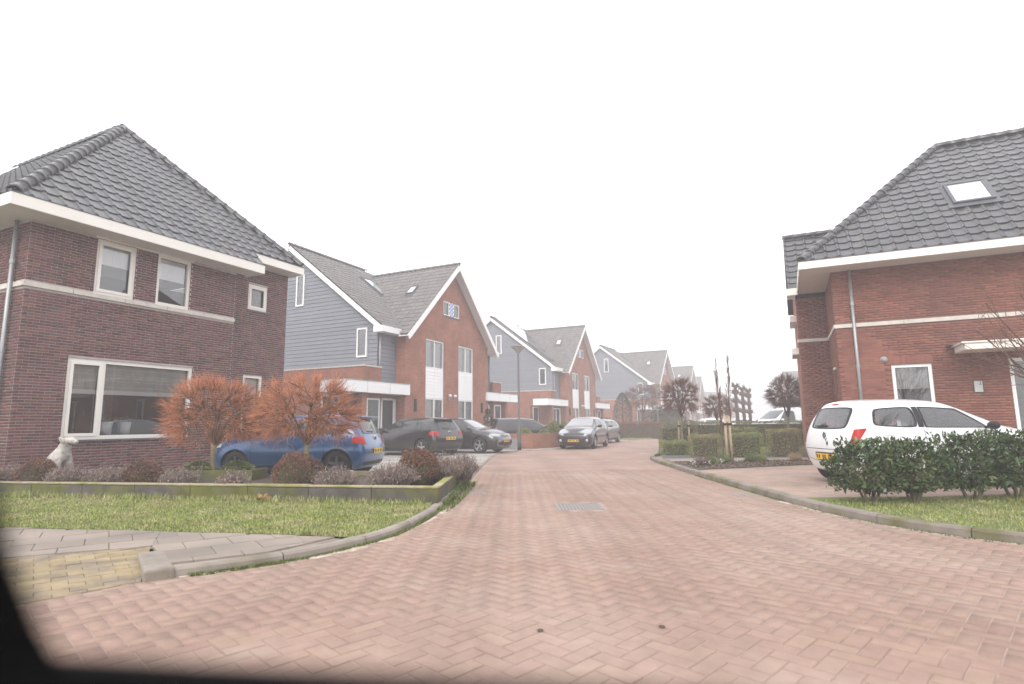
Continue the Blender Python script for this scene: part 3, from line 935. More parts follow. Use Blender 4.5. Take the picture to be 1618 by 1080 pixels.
wall(HL, 'wall', (7.2, .35), math.pi / 2, 0, 8.65, 0, 6.08, [], M['brick_dark'])
wall(HL, 'wall', (7.2, 9.0), math.pi, 0, 7.2, 0, ES, [], M['brick_dark'])
wall(HL, 'wall', (5.0, 0), math.pi / 2, 0, .35, 0, 5.9, [], M['brick_dark'])
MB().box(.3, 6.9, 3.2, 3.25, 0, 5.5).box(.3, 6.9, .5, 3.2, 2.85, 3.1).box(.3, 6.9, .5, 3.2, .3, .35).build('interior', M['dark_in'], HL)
# stone band, in lengths
for a, b in ((-.045, .88), (.89, 1.98), (1.99, 3.02), (3.03, 4.04), (4.05, 5.0)):
    MB().box(a, b, -.045, .02, 4.17, 4.272).build('stone_band', M['stone'], HL, bevel=.006)
for a, b in ((-.02, 1.1), (1.11, 2.3), (2.31, 3.5)):
    MB().box(-.045, .02, a, b, 4.17, 4.272).build('stone_band', M['stone'], HL, bevel=.006)
# windows
wn1 = window(HL, (0, 0), 0, .93, 3.86, .97, 2.77, M['cream'], cols=(1.69,), sash=(0,), blind=.40, blind_m=M['blind_grey'], sill=.04, fw=.085)
wn2 = window(HL, (0, 0), 0, 1.30, 2.20, 4.28, 5.58, M['cream'], sash=(0,), blind=.42, fw=.075)
wn3 = window(HL, (0, 0), 0, 2.72, 3.63, 4.28, 5.60, M['cream'], blind=.46, fw=.085)
wn4 = window(HL, (0, .35), 0, 5.70, 6.40, .70, 2.74, M['cream'], blind=.5, fw=.08)
wn5 = window(HL, (0, .35), 0, 5.72, 6.44, 4.72, 5.52, M['cream'], sash=(0,), fw=.075, sill=.03)
# the hem of the big blind and the fine ribs across it
for a, b in ((1.02, 1.64), (1.78, 3.77)):
    MB().box(a, b, .118, .128, 1.985, 2.085).build('blind_hem', M['blind'], wn1)
for zz in (2.16, 2.30, 2.44, 2.58):
    MB().box(1.02, 3.77, .136, .138, zz, zz + .006).build('blind_cord', M['blind'], wn1)
# potted plants on the sill inside
for x in (2.02, 2.44):
    pot = MB().lathe([(.0, 0), (.10, 0), (.13, .30), (.12, .30), (.11, .27), (0, .27)], 14, (x, .32, 1.06)).build('plant_pot', M['white'], wn1, smooth=True)
    pv, pf = [], []
    for k in range(160):
        a = random.uniform(0, 6.28); rr = random.uniform(.02, .2); h = random.uniform(.02, .2)
        p = Vector((x + rr * math.cos(a), .32 + rr * math.sin(a) * .6, 1.33 + h * (1 - rr * 2)))
        d = Vector((random.gauss(0, 1), random.gauss(0, 1), random.gauss(.2, .6))).normalized() * .06; e = d.orthogonal().normalized() * .012
        b = len(pv); pv += [p - d, p + e, p + d, p - e]; pf.append((b, b + 1, b + 2, b + 3))
    link('pot_plant_leaves', np_mesh('pot_plant_leaves', [tuple(q) for q in pv], pf, mat('pot_leaf', (.10, .13, .06), .7)), wn1)
downpipe(HL, -.08, .40, .05, ES, .042)
# eaves: soffit, fascia (front part, set-back part, left side)
OV = .65
soff = MB()
soff.box(-OV + .02, 5.38, -OV + .02, 0.0, ES, ES + .02).box(-OV + .02, 0, 0, 9.6, ES, ES + .02)
soff.box(5.0, 7.28, -.20, .35, 6.08, 6.10).box(7.2, 7.28, .35, 9.6, 6.08, 6.10)
soff.build('soffit', M['soffit'], HL)
MB().box(-OV - .02, 5.42, -OV - .02, -OV + .02, ES - .015, ES + .235).build('fascia', M['cream'], HL, bevel=.008)
MB().box(-OV - .02, -OV + .02, -OV + .02, 9.6, ES - .015, ES + .235).build('fascia', M['cream'], HL, bevel=.008)
MB().box(5.38, 5.42, -OV + .02, .1, ES - .015, ES + .235).build('fascia', M['cream'], HL)
MB().box(5.05, 7.32, -.24, -.20, 6.065, 6.30).build('fascia', M['cream'], HL, bevel=.008)
MB().box(7.28, 7.32, -.20, 9.6, 6.065, 6.30).build('fascia', M['cream'], HL)
MB().box(5.02, 5.06, -.24, .35, 5.9, 6.30).build('fascia', M['cream'], HL)
MB().box(1.26, 3.68, -.012, .03, 5.585, ES - .001).build('window_head', M['cream'], HL)
# roof: hipped end towards the street; RUN is half the width between the eaves
RUN, KS = 4.2, 1.046
SLP = math.atan(KS); TL = RUN / math.cos(SLP); EZ = ES + .235
AX = -OV + RUN; AZ = EZ + RUN * KS
XE = 7.75 - .45
ZE2 = EZ + .45 * KS
ROOF_L = MB().add([(-OV, -OV, EZ - .01), (-OV, 9.65, EZ - .01), (AX, AX, AZ - .01), (AX, 9.65, AZ - .01), (XE, -.2, ZE2 - .01), (XE, 9.65, ZE2 - .01)],
                  [(1, 0, 2, 3), (4, 5, 3, 2)]).build('roof', M['underlay'], HL, normals=False)
zz = lambda y: EZ - .01 + (y + OV) * KS
MB().add([(-OV, -OV, zz(-OV)), (5.4, -OV, zz(-OV)), (5.4, -.2, zz(-.2)), (XE, -.2, zz(-.2)), (AX, AX, zz(AX))], [(0, 1, 2, 3, 4)]).build('underlay', M['underlay'], ROOF_L, normals=False)
tn = .43 / math.cos(SLP)
tiles(ROOF_L, M['tile_dark'], (0, -OV, EZ), (1, 0, 0), (0, math.cos(SLP), math.sin(SLP)), [(-OV, 0), (7.75, 0), (AX, TL)], n_single=300,
      skip=lambda s, t: s > 5.42 and t < tn, world=WL)
tiles(ROOF_L, M['tile_dark'], (-OV, 9.65, EZ), (0, -1, 0), (math.cos(SLP), 0, math.sin(SLP)), [(0, 0), (10.3, 0), (10.3 - RUN, TL), (0, TL)])
AP = Vector((AX, AX, AZ))
cap_row(ROOF_L, (-OV + .05, -OV + .05, EZ + .07), AP + Vector((0, 0, .05)), M['tile_dark'], .13, .36, 'hip_cap')
cap_row(ROOF_L, (XE - .02, -.18, ZE2 + .07), AP + Vector((0, 0, .05)), M['tile_dark'], .125, .36, 'hip_cap')
cap_row(ROOF_L, (AX, 9.65, AP.z + .03), AP + Vector((0, 0, .06)), M['tile_dark'], .14, .36)
# gutter lip just above the fascia
MB().box(-OV - .03, 5.42, -OV - .03, -OV + .06, EZ, EZ + .022).build('gutter_lip', M['lead'], HL)
MB().box(5.05, XE + .03, -.25, -.16, 6.30, 6.322).build('gutter_lip', M['lead'], HL)
# ================================================================== red brick house on the right
R0 = Vector((8.52, 14.80, 0))
HR = empty('brick_house', R0, ROT_R, 'orange-red brick house with black hipped roof and number plate 2 at right', 'house')
WR = Matrix.Translation(R0) @ Matrix.Rotation(ROT_R, 4, 'Z')
ER = 5.12
opsr = [(1.14, 1.98, .95, 2.58), (3.46, 4.75, 0.0, 2.62)]
band = (-9, 20, 3.60, 3.71)
w1 = wall(HR, 'wall', (0, 0), 0, 0, 7.5, 0, ER, opsr, M['mortar_red'], m_rev=M['brick_red'])
brick_skin(w1, 0, 5.6, 0, ER, opsr + [band], M['brick_red'], 300, world=WR)
sops = [(1.28, 1.66, 1.55, 2.60)]
w2 = wall(HR, 'wall', (0, 2.55), -math.pi / 2, 0, 2.55, 0, ER, sops, M['mortar_red'])
brick_skin(w2, 0, 2.545, 0, ER, sops + [band], M['brick_red'], 0, shift=.11)
w3 = wall(HR, 'wall', (0, 2.55), 0, -.83, 0, 0, 4.98, [], M['mortar_red'])
brick_skin(w3, -.83, 0, 0, 4.98, [band], M['brick_red'], 0)
w4 = wall(HR, 'wall', (-.83, 6.9), -math.pi / 2, 0, 4.35, 0, 4.98, [], M['brick_far'], gable=[(2.175, 7.3)], uv=True)
wall(HR, 'wall', (7.5, 0), math.pi / 2, 0, 8.6, 0, ER, [], M['brick_red'])
wall(HR, 'wall', (7.5, 8.6), math.pi, 0, 8.3, 0, ER, [], M['brick_red'])
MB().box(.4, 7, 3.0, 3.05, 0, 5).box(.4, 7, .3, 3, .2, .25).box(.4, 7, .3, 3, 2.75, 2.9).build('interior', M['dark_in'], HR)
for a, b in ((-.04, 1.5), (1.51, 3.0), (3.01, 4.5), (4.51, 6.0)):
    MB().box(a, b, -.04, .02, 3.60, 3.70).build('stone_band', M['stone'], HR, bevel=.005)
MB().box(-.04, .02, .02, 2.50, 3.60, 3.70).build('stone_band', M['stone'], HR, bevel=.005)
MB().box(-.87, -.045, 2.51, 2.57, 3.60, 3.70).build('stone_band', M['stone'], HR, bevel=.005)
MB().box(-.87, -.81, 2.57, 6.0, 3.60, 3.70).build('stone_band', M['stone'], HR, bevel=.005)
window(HR, (0, 0), 0, 1.14, 1.98, .95, 2.58, M['white'], blind=.36, fw=.075, blind_m=mat('grey_roller_blind', (.36, .36, .36), .9))
sw = window(HR, (0, 2.55), -math.pi / 2, 1.28, 1.66, 1.55, 2.60, M['white'], fw=.05)
MB().box(1.22, 1.72, -.05, .02, 2.60, 2.66).build('lintel', M['stone'], sw)
# soldier course over the window
sc = MB()
for k in range(16):
    x = 1.10 + k * .0575
    sc.box(x, x + .049, -.0115, .002, 2.585, 2.785)
sc.build('soldier_course', M['brick_red'], HR)
# entrance: glazed door set, canopy
dr = window(HR, (0, 0), 0, 3.46, 4.75, .02, 2.62, M['white'], cols=(3.82,), fw=.08, name='entrance_frame')
MB().box(3.9, 4.66, .06, .10, .06, 2.5).build('front_door', M['door_dark'], HR)
cp = MB().box(2.46, 5.4, -.92, -.01, 2.78, 2.93).build('canopy', M['cream'], HR, bevel=.01)
MB().box(2.40, 5.45, -.96, .0, 2.932, 2.965).build('canopy_edge', M['cream'], cp)
MB().box(2.30, 5.4, -.30, .0, 2.967, 2.985).build('canopy_flashing', M['lead'], cp)
downpipe(HR, .42, -.06, .05, ER, .04)
# round wall lamp, number plate
lm = MB().lathe([(0, -.08), (.035, -.076), (.062, -.056), (.066, -.025)], 16, (1.0, 0, 2.72), 'y').build('wall_lamp', mat('lamp_glass', (.30, .28, .26), .15, .02), HR, smooth=True)
MB().lathe([(.066, -.025), (.082, -.025), (.082, .0)], 16, (1.0, 0, 2.72), 'y').build('lamp_ring', M['zinc'], lm, smooth=True)
pl = MB().box(2.74, 2.93, -.03, -.005, 1.83, 2.12).build('number_plate', M['black_plastic'], HR)
MB().box(2.755, 2.915, -.036, -.03, 1.845, 2.105).build('plate_face', mat('plate_face', (.42, .42, .42), .5), pl)
tx = bpy.data.curves.new('number_two', 'FONT'); tx.body = '2'; tx.size = .11; tx.extrude = .001
_t = bpy.data.objects.new('t', tx); COL.objects.link(_t)
nm = bpy.data.meshes.new_from_object(_t.evaluated_get(bpy.context.evaluated_depsgraph_get()))
bpy.data.objects.remove(_t)
nm.materials.clear(); nm.materials.append(M['black_plastic'])
to = link('number_two', nm, pl, loc=(2.845, -.038, 2.015)); to.rotation_euler = (math.pi / 2, 0, 0)
# eaves
OR = .75
MB().box(-OR + .02, 8.2, -OR + .02, 0, ER, ER + .02).box(-OR + .02, 0, 0, 2.55, ER, ER + .02).build('soffit', M['soffit'], HR)
MB().box(-OR - .02, 8.2, -OR - .02, -OR + .02, ER - .01, ER + .19).build('fascia', M['cream'], HR, bevel=.008)
MB().box(-OR - .02, -OR + .02, -OR + .02, 1.95, ER - .01, ER + .19).build('fascia', M['cream'], HR, bevel=.008)
MB().box(-OR - .035, 8.2, -OR - .035, -OR + .05, ER + .19, ER + .212).build('gutter_lip', M['lead'], HR)
# roof
ZR = ER + .20; d = 4.1; TR = d * math.sqrt(2)
RR = MB().add([(-OR, -OR, ZR - .01), (8.2, -OR, ZR - .01), (8.2, 7.45, ZR - .01), (-OR, 7.45, ZR - .01), (-OR + d, -OR + d, ZR + d - .01), (8.2, -OR + d, ZR + d - .01)],
              [(0, 1, 5, 4), (2, 3, 4, 5), (3, 0, 4)]).build('roof', M['underlay'], HR, normals=False)
c45 = math.sqrt(.5)
SKR = (2.93, 3.80, 1.85, 2.98)            # roof window: s0, s1, t0, t1
tiles(RR, M['tile_dark'], (0, -OR, ZR), (1, 0, 0), (0, c45, c45), [(-OR, 0), (6.2, 0), (6.2, TR), (-OR + d, TR)], n_single=300, l=.335, w=.30, world=WR,
      skip=lambda s, t: SKR[0] - .1 < s < SKR[1] + .1 and SKR[2] - .1 < t < SKR[3] + .1)
skylight(RR, (0, -OR, ZR), (1, 0, 0), (0, c45, c45), *SKR)
cap_row(RR, (-OR + .05, -OR + .05, ZR + .06), (-OR + d, -OR + d, ZR + d + .04), M['tile_dark'], .125, .36, 'hip_cap')
cap_row(RR, (6.2, -OR + d, ZR + d + .04), (-OR + d, -OR + d, ZR + d + .05), M['tile_dark'], .12, .36)
# the cross gable on the street side
gy, gz = 1.95, 5.16
TG = 2.3 * math.sqrt(2)
g2 = MB().add([(-1.02, gy, gz - .02), (2.6, gy, gz - .02), (2.6, gy + 2.3, gz + 2.28), (-1.02, gy + 2.3, gz + 2.28), (2.6, gy + 4.6, gz - .02), (-1.02, gy + 4.6, gz - .02)], [(0, 1, 2, 3), (3, 2, 4, 5)]).build('gable_roof', M['underlay'], HR, normals=False)
tiles(g2, M['tile_dark'], (0, gy, gz), (1, 0, 0), (0, c45, c45), [(-1.02, 0), (1.9, 0), (1.9, TG), (-1.02, TG)], l=.335, world=WR)
cap_row(g2, (1.9, gy + 2.3, gz + 2.34), (-1.02, gy + 2.3, gz + 2.34), M['tile_dark'], .11, .36)
MB().box(-1.06, -.77, gy - .06, gy - .0, gz - .18, gz + .03).box(-1.06, -.83, gy, 2.56, gz - .18, gz - .16).build('gable_fascia', M['cream'], HR)
# window surrounds on the street side, seen edge-on
for z in (4.35, 3.30):
    MB().box(-1.02, -.83, 3.1, 4.6, z, z + .2).build('window_hood', M['cream'], HR)
# ================================================================== the row of semi-detached houses: brick front gable, blue-grey boarded sides
S_LABEL = 'semi-detached house'
def semi(origin, rz):
    H = empty('semi_detached_house', origin, rz)
    WH = Matrix.Translation(origin) @ Matrix.Rotation(rz, 4, 'Z')
    zc, scs = 9.95, .976                      # cross ridge height and slope
    ms = .779                                 # main roof slope
    ey, ez = .2, 5.75
    rz_main, ry = 10.42, 6.2
    # brick front with gable
    cols = ((-2.45, -.73), (.72, 2.40))
    ops = [(a, b, .45, 5.55) for a, b in cols] + [(-.82, .83, 7.02, 7.82)]
    wall(H, 'wall', (0, 0), 0, -4.15, 4.15, 0, 5.75, ops, M['brick_far'], gable=[(0, 9.72)], uv=True)
    MB().add([(-4.15, 0, 0), (-4.15, .6, 0), (-4.15, .6, 5.9), (-4.15, 0, 5.9)], [(0, 3, 2, 1)]).build('return_wall', M['brick_far'], H, uv=True, normals=False)
    MB().add([(4.15, 0, 0), (4.15, .6, 0), (4.15, .6, 5.9), (4.15, 0, 5.9)], [(0, 1, 2, 3)]).build('return_wall', M['brick_far'], H, uv=True, normals=False)
    for a, b in cols:
        c = (a + b) / 2
        window(H, (0, 0), 0, a, b, 4.05, 5.55, M['white'], cols=(c,), fw=.08, curtain=True, back=.05)
        window(H, (0, 0), 0, a, b, .45, 2.55, M['white'], cols=(c,), fw=.08, blind=.62, back=.05, blind_m=M['curtain'])
        pan = MB().box(a, b, .06, .09, 2.55, 4.05).build('white_panel', M['whitepanel'], H)
        for k in range(9):                    # boards of the white panel
            z = 2.56 + k * .164
            for p, q in ((a + .01, c - .03), (c + .03, b - .01)):
                MB().add([(p, .035, z), (q, .035, z), (q, .055, z + .155), (p, .055, z + .155), (p, .06, z), (q, .06, z)], [(0, 1, 2, 3), (4, 5, 1, 0)]).build('board', M['whitepanel'], pan, normals=False)
        MB().box(c - .03, c + .03, .03, .06, 2.55, 4.05).build('cover_strip', M['whitepanel'], pan)
    aw = window(H, (0, 0), 0, -.82, .83, 7.02, 7.82, M['white'], cols=(-.24, .25), fw=.07, back=.03, sill=.045)
    ap = MB().box(-.24, .25, .025, .045, 7.03, 7.85).build('checked_panel', M['whitepanel'], aw)
    for i in range(4):
        for j in range(7):
            if (i + j) % 2: MB().box(-.23 + i * .118, -.23 + (i + 1) * .118, .019, .025, 7.04 + j * .114, 7.04 + (j + 1) * .114).build('blue_check', M['check'], ap)
    # interior darkness
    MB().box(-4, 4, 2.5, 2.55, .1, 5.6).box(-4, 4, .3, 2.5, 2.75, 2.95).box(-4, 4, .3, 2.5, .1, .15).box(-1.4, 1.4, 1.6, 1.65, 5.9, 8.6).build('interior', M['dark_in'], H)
    # lamps and slim fittings on the brick
    for x in (-.30, .22):
        l = MB().lathe([(0, -.20), (.05, -.19), (.075, -.14), (.07, -.06)], 12, (x, 0, 2.72), 'y').build('wall_lamp', M['white'], H, smooth=True)
        MB().box(x - .02, x + .02, -.08, 0, 2.45, 2.72).build('lamp_arm', M['zinc'], l)
    for x in (-3.35, 3.35):
        MB().box(x - .05, x + .05, -.1, 0, 1.85, 2.45).build('wall_fitting', M['black_plastic'], H)
    # boarded sides
    def boards(parent, x0f, x1f, z0, z1, y=0.0, pitch=.19):
        z = z0
        while z < z1 - .02:
            zt = min(z + pitch, z1)
            a, b = x0f((z + zt) / 2), x1f((z + zt) / 2)
            a2, b2 = x0f(zt), x1f(zt)
            if b - a > .05:
                MB().add([(x0f(z), y - .028, z + .006), (x1f(z), y - .028, z + .006), (b2, y - .008, zt - .004), (a2, y - .008, zt - .004), (x0f(z), y, z + .006), (x1f(z), y, z + .006)],
                         [(0, 1, 2, 3), (4, 5, 1, 0)]).build('board', M['siding'], parent, normals=False)
            z = zt
    # side gable facing down the street (local -x)
    sd = wall(H, 'side_wall', (-5.47, 11.8), -math.pi / 2, 0, 11.2, 0, 5.75, [], M['siding_gap'], gable=[(5.6, 10.25)])
    xg0 = lambda z: max(0, (z - 5.75) / (4.5 / 5.6)); xg1 = lambda z: 11.2 - xg0(z)
    boards(sd, lambda z: max(xg0(z), 3.5) if z < 7.5 else xg0(z), xg1, 3.82, 10.2)
    boards(sd, lambda z: 10.6, lambda z: 11.2, .1, 3.82)
    window(H, (-5.47 - .06, 11.8), -math.pi / 2, 11.8 - 5.81, 11.8 - 5.27, 7.18, 8.80, M['white'], fw=.075, blind=.9, back=-.02, depth=.06)
    window(H, (-5.47 - .06, 11.8), -math.pi / 2, 11.8 - 1.80, 11.8 - 1.19, 4.36, 5.74, M['white'], fw=.075, back=-.02, depth=.06, blind=.5, blind_m=M['curtain'])
    # far side, plain
    MB().add([(5.47, .6, 0), (5.47, 11.8, 0), (5.47, 11.8, 5.75), (5.47, 6.2, 10.25), (5.47, .6, 5.75)], [(0, 1, 2, 3, 4)]).build('side_wall', M['siding'], H, normals=False)
    MB().add([(-5.47, 11.8, 0), (5.47, 11.8, 0), (5.47, 11.8, 5.75), (-5.47, 11.8, 5.75)], [(3, 2, 1, 0)]).build('back_wall', M['siding'], H, normals=False)
    # boarded front bays beside the brick
    for x0, x1 in ((-5.47, -4.15), (4.15, 5.47)):
        fb = wall(H, 'front_bay', (0, .6), 0, x0, x1, 0, 5.75, [], M['siding_gap'])
        boards(fb, lambda z: x0, lambda z: x1, 2.65, 5.72)
        MB().box(x0, x1, -.03, 0, .05, 2.6).build('entrance_wall', M['brick_far'], fb, uv=True)
        s = 1 if x0 < 0 else -1
        a, b = (x0 + .25, x0 + 1.15) if s > 0 else (x1 - 1.15, x1 - .25)
        d = MB().box(a, b, -.07, -.03, .05, 2.35).build('front_door', M['door_dark'], H, loc=(0, .6, 0))
        fr = MB()
        for q in (a, b): fr.box(q - .05, q + .05, -.1, -.03, .05, 2.42)
        fr.box(a - .05, b + .05, -.1, -.03, 2.36, 2.44)
        fr.build('door_frame', M['white'], d)
        MB().box(b + .08, b + .14, -.1, -.03, .05, 2.42).build('side_light_post', M['white'], d)
    downpipe(H, -5.40, .53, 2.9, 5.6, .035)
    downpipe(H, 5.40, .53, 2.9, 5.6, .035)
    # garages and white canopies
    for s in (-1, 1):
        xa, xb = sorted((s * 5.50, s * 6.65))
        MB().box(xa, xb, .35, 8.5, 0, 3.80).build('garage', M['brick_far'], H, uv=True)
        MB().box(xa - .03, xb + .03, .32, 8.5, 3.80, 3.86).build('parapet_cap', M['stone'], H)
        xa, xb = sorted((s * 3.90, s * 8.50))
        c = MB().box(xa, xb, -.12, 1.1, 2.60, 3.10).build('canopy', M['whitepanel'], H, bevel=.012)
        MB().box(xa - .02, xb + .02, -.14, 1.12, 3.10, 3.13).build('canopy_edge', M['zinc'], c)
        for k in range(1, 3): MB().box(xa + (xb - xa) * k / 3 - .006, xa + (xb - xa) * k / 3 + .006, -.124, -.118, 2.61, 3.09).build('joint', M['zinc'], c)
        xa, xb = sorted((s * 6.75, s * 7.05))
        MB().box(xa, xb, .1, .4, 0, 2.6).build('pier', M['brick_far'], H, uv=True)
        wx = sorted((s * 5.62, s * 6.5))
        window(H, (0, .32), 0, wx[0], wx[1], .5, 2.4, M['white'], fw=.07, back=-.02, depth=.04, pane_m=M['dark_glass'])
        wx = sorted((s * 7.25, s * 8.3))
        window(H, (0, 1.2), 0, wx[0], wx[1], .1, 2.5, M['white'], fw=.07, back=-.02, depth=.04, pane_m=M['dark_glass'])
        MB().box(min(s * 6.65, s * 8.6), max(s * 6.65, s * 8.6), 1.3, 1.35, 0, 2.6).build('screen_wall', M['brick_far'], H, uv=True)
    # roof
    cm = math.cos(math.atan(ms)); sm = math.sin(math.atan(ms))
    T = (ry - ey) / cm; Tv = (5.59 - ey) / cm
    zz = lambda y: ez + (y - ey) * ms - .015
    top = zz(ry)
    RF = MB().add([(-5.75, ey, zz(ey)), (5.75, ey, zz(ey)), (5.75, ry, top), (-5.75, ry, top), (5.75, 2 * ry - ey, zz(ey)), (-5.75, 2 * ry - ey, zz(ey))], [(0, 1, 2, 3), (3, 2, 4, 5)]).build('roof', M['tile_grey'], H, normals=False)
    SK1 = (-1.85, -1.02, 4.05, 5.95)
    tiles(RF, M['tile_grey'], (0, ey, ez), (1, 0, 0), (0, cm, sm), [(-5.75, 0), (-4.3, 0), (0, Tv), (0, T), (-5.75, T)], w=.30, l=.345, n_single=0,
          skip=lambda s, t: SK1[0] - .08 < s < SK1[1] + .08 and SK1[2] - .08 < t < SK1[3] + .08, world=WH)
    cap_row(RF, (0.2, ry, top + .09), (-5.75, ry, top + .09), M['tile_grey'], .11, .42)
    cc = math.cos(math.atan(scs)); sn = math.sin(math.atan(scs))
    Tc = 4.6 / cc
    z0 = zc - 4.6 * scs
    CG = MB().add([(-4.6, -.5, z0 - .015), (0, -.5, zc - .015), (0, 5.59, zc - .015), (-4.6, .0, z0 - .015), (4.6, -.5, z0 - .015), (4.6, .0, z0 - .015)], [(0, 3, 2, 1), (1, 2, 5, 4)]).build('cross_roof', M['tile_grey'], H, normals=False)
    SK2 = (-1.69, -1.19, 3.72, 4.47)
    tiles(CG, M['tile_grey'], (-4.6, 0, z0), (0, -1, 0), (cc, 0, sn), [(.05, 0), (.5, 0), (.5, Tc), (-5.59, Tc)], w=.30, l=.345,
          skip=lambda s, t: SK2[0] - .05 < s < SK2[1] + .05 and SK2[2] - .05 < t < SK2[3] + .05, world=WH)
    cap_row(CG, (0, 5.6, zc + .05), (0, -.5, zc + .05), M['tile_grey'], .11, .42)
    # bargeboards and soffits
    def barge(p, q, w, h, m, drop):
        return MB().beam(Vector(p) - Vector((0, 0, drop)), Vector(q) - Vector((0, 0, drop)), w, h).build('bargeboard', M[m], H)
    e0, e1, ea = (-4.62, -.5, z0 + .02), (4.62, -.5, z0 + .02), (0, -.5, zc + .02)
    barge(e0, ea, .05, .24, 'white', .20); barge(e1, ea, .05, .24, 'white', .20)
    for s in (-1, 1):
        MB().add([(s * 4.6, -.48, z0 - .1), (0, -.48, zc - .1), (0, .1, zc - .1), (s * 4.6, .1, z0 - .1)], [(0, 1, 2, 3)]).build('verge_soffit', M['white'], H)
        bx = s * 5.75
        barge((bx, ey - .02, ez), (bx, ry, top + .03), .05, .22, 'white', .18); barge((bx, 2 * ry - ey, ez), (bx, ry, top + .03), .05, .22, 'white', .18)
        MB().add([(bx, ey, ez - .1), (bx, ry, top - .08), (s * 5.45, ry, top - .08), (s * 5.45, ey, ez - .1)], [(0, 1, 2, 3)]).build('verge_soffit', M['white'], H)
        MB().add([(bx, 2 * ry - ey, ez - .1), (bx, ry, top - .08), (s * 5.45, ry, top - .08), (s * 5.45, 2 * ry - ey, ez - .1)], [(0, 1, 2, 3)]).build('verge_soffit', M['white'], H)
        g0, g1 = sorted((s * 4.12, s * 5.80))
        MB().box(g0, g1, ey - .12, .62, ez - .30, ez - .02).build('gutter', M['white'], H)
    skylight(RF, (0, ey, ez), (1, 0, 0), (0, cm, sm), *SK1)
    skylight(CG, (-4.6, 0, z0), (0, -1, 0), (cc, 0, sn), *SK2)
    MB().beam((-4.3, .2, 5.80), (0, 5.59, 10.0), .16, .03).build('valley_lead', M['lead'], CG)
    return H

M['siding_gap'] = mat('board_gap', (.06, .065, .075), .8)
M['check'] = mat('blue_check', (.16, .26, .52), .6, .02)
M['dark_glass'] = mat('dark_window_glass', (.05, .055, .06), .05, .05, 2, spec=.8)
solar_m = mat('solar_glass', (.10, .11, .14), .08, .05, 2, spec=.9, coat=1.0)

ORG2 = UV(20.25, -2.12)
h2 = semi(ORG2, ROT_ROW)
tag(h2, 'nearest blue-grey boarded semi-detached house with brick gable behind the dark parked cars', 'house', 'row of boarded semi-detached houses')
spots = [((43.0, -2.45), 0, 'semi-detached house with solar panels on its roof behind the street lamp'),
         ((65.4, .75), -3.0, 'foggy boarded semi-detached house with a plain roof beyond the solar roof'),
         ((88.0, .6), -2.0, 'faint boarded house in fog, just past the plain-roofed semi'),
         ((111.5, -1.2), 0.0, 'palest boarded house, last of the row in the fog')]
semis = [h2]
for (u, v), da, lab in spots:
    c = copy_tree(h2)
    c.location = UV(u, v); c.rotation_euler = (0, 0, ROT_ROW + R(da))
    tag(c, lab, 'house', 'row of boarded semi-detached houses')
    semis.append(c)
# solar panels on the second house of the row, one part each
_s = .779; _c = math.cos(math.atan(_s)); _n = math.sin(math.atan(_s))
_base = Matrix((Vector((1, 0, 0)), Vector((0, _c, _n)), Vector((0, -_n, _c)))).transposed().to_4x4(); _base.translation = (0, .2, 5.75)
rf3 = [o for o in semis[1].children if o.name.split('.')[0] == 'roof'][0]
for o in list(rf3.children):
    if o.name.startswith('roof_window'):
        for q in list(o.children): bpy.data.objects.remove(q)
        bpy.data.objects.remove(o)
pm = MB().box(0, 1.0, 0, 1.6, .10, .135).mesh('solar_panel', solar_m)
for i in range(4):
    for j in range(4):
        s, t = -5.1 + i * 1.04 + (0), 1.0 + j * 1.64
        if (s + 1.0) > -4.3 + t * .63: continue
        mt = _base @ Matrix.Translation((s, t, 0))
        link('solar_panel', pm, rf3, mat4=mt)
# ================================================================== cars
M['car_glass'] = mat('car_glass', (.030, .034, .036), .02, .05, 2, spec=.75)
M['car_glass_pale'] = mat('see_through_car_glass', (.16, .165, .165), .03, .25, 1.6, spec=.7)
M['clear_car_glass'] = glass_mat('clear_car_glass', (.85, .88, .87), .12)
M['windscreen'] = mat('painted_sky_windscreen', (.26, .27, .275), .03, .15, 1.5, spec=.8)  # pale base colour stands in for sky and dashboard reflections
M['trim'] = mat('black_trim', (.012, .012, .013), .45, .05, 3)
M['seam'] = mat('panel_gap', (.010, .010, .010), .9, .0, 3)
M['tyre'] = mat('tyre_rubber', (.018, .018, .019), .85, .1, 8)
M['alloy'] = mat('silver_alloy', (.55, .55, .56), .3, .05, 4, metal=.7)
M['alloy_dark'] = mat('dark_alloy', (.10, .10, .105), .4, .05, 4, metal=.6)
M['lens_red'] = mat('red_tail_lens', (.40, .018, .014), .38, .10, 9, spec=.25)
M['lens_clear'] = mat('clear_lamp_lens', (.36, .38, .40), .12, .25, 14, spec=.6, coat=.5)
M['chrome'] = mat('chrome', (.72, .72, .73), .12, .02, 3, metal=1.0)
M['plate'] = mat('yellow_number_plate', (.70, .42, .03), .5, .04, 4)
M['ink'] = mat('plate_ink', (.03, .025, .02), .6, .02, 4)
def paint(name, c, flake=.0, rough=.28):
    return mat(name, c, rough, .02, 3, spec=.5, coat=1.0, metal=flake)
M['p_blue'] = paint('blue_metallic_paint', (.014, .075, .195), .35)
M['p_black'] = paint('black_metallic_paint', (.014, .0135, .015), .2)
M['p_grey'] = paint('anthracite_paint', (.026, .026, .029), .2)
M['p_white'] = paint('white_car_paint', (.80, .81, .82))
M['p_dkgreen'] = paint('dark_green_paint', (.03, .035, .035), .2)
M['p_silver'] = paint('silver_white_paint', (.62, .63, .65), .1)

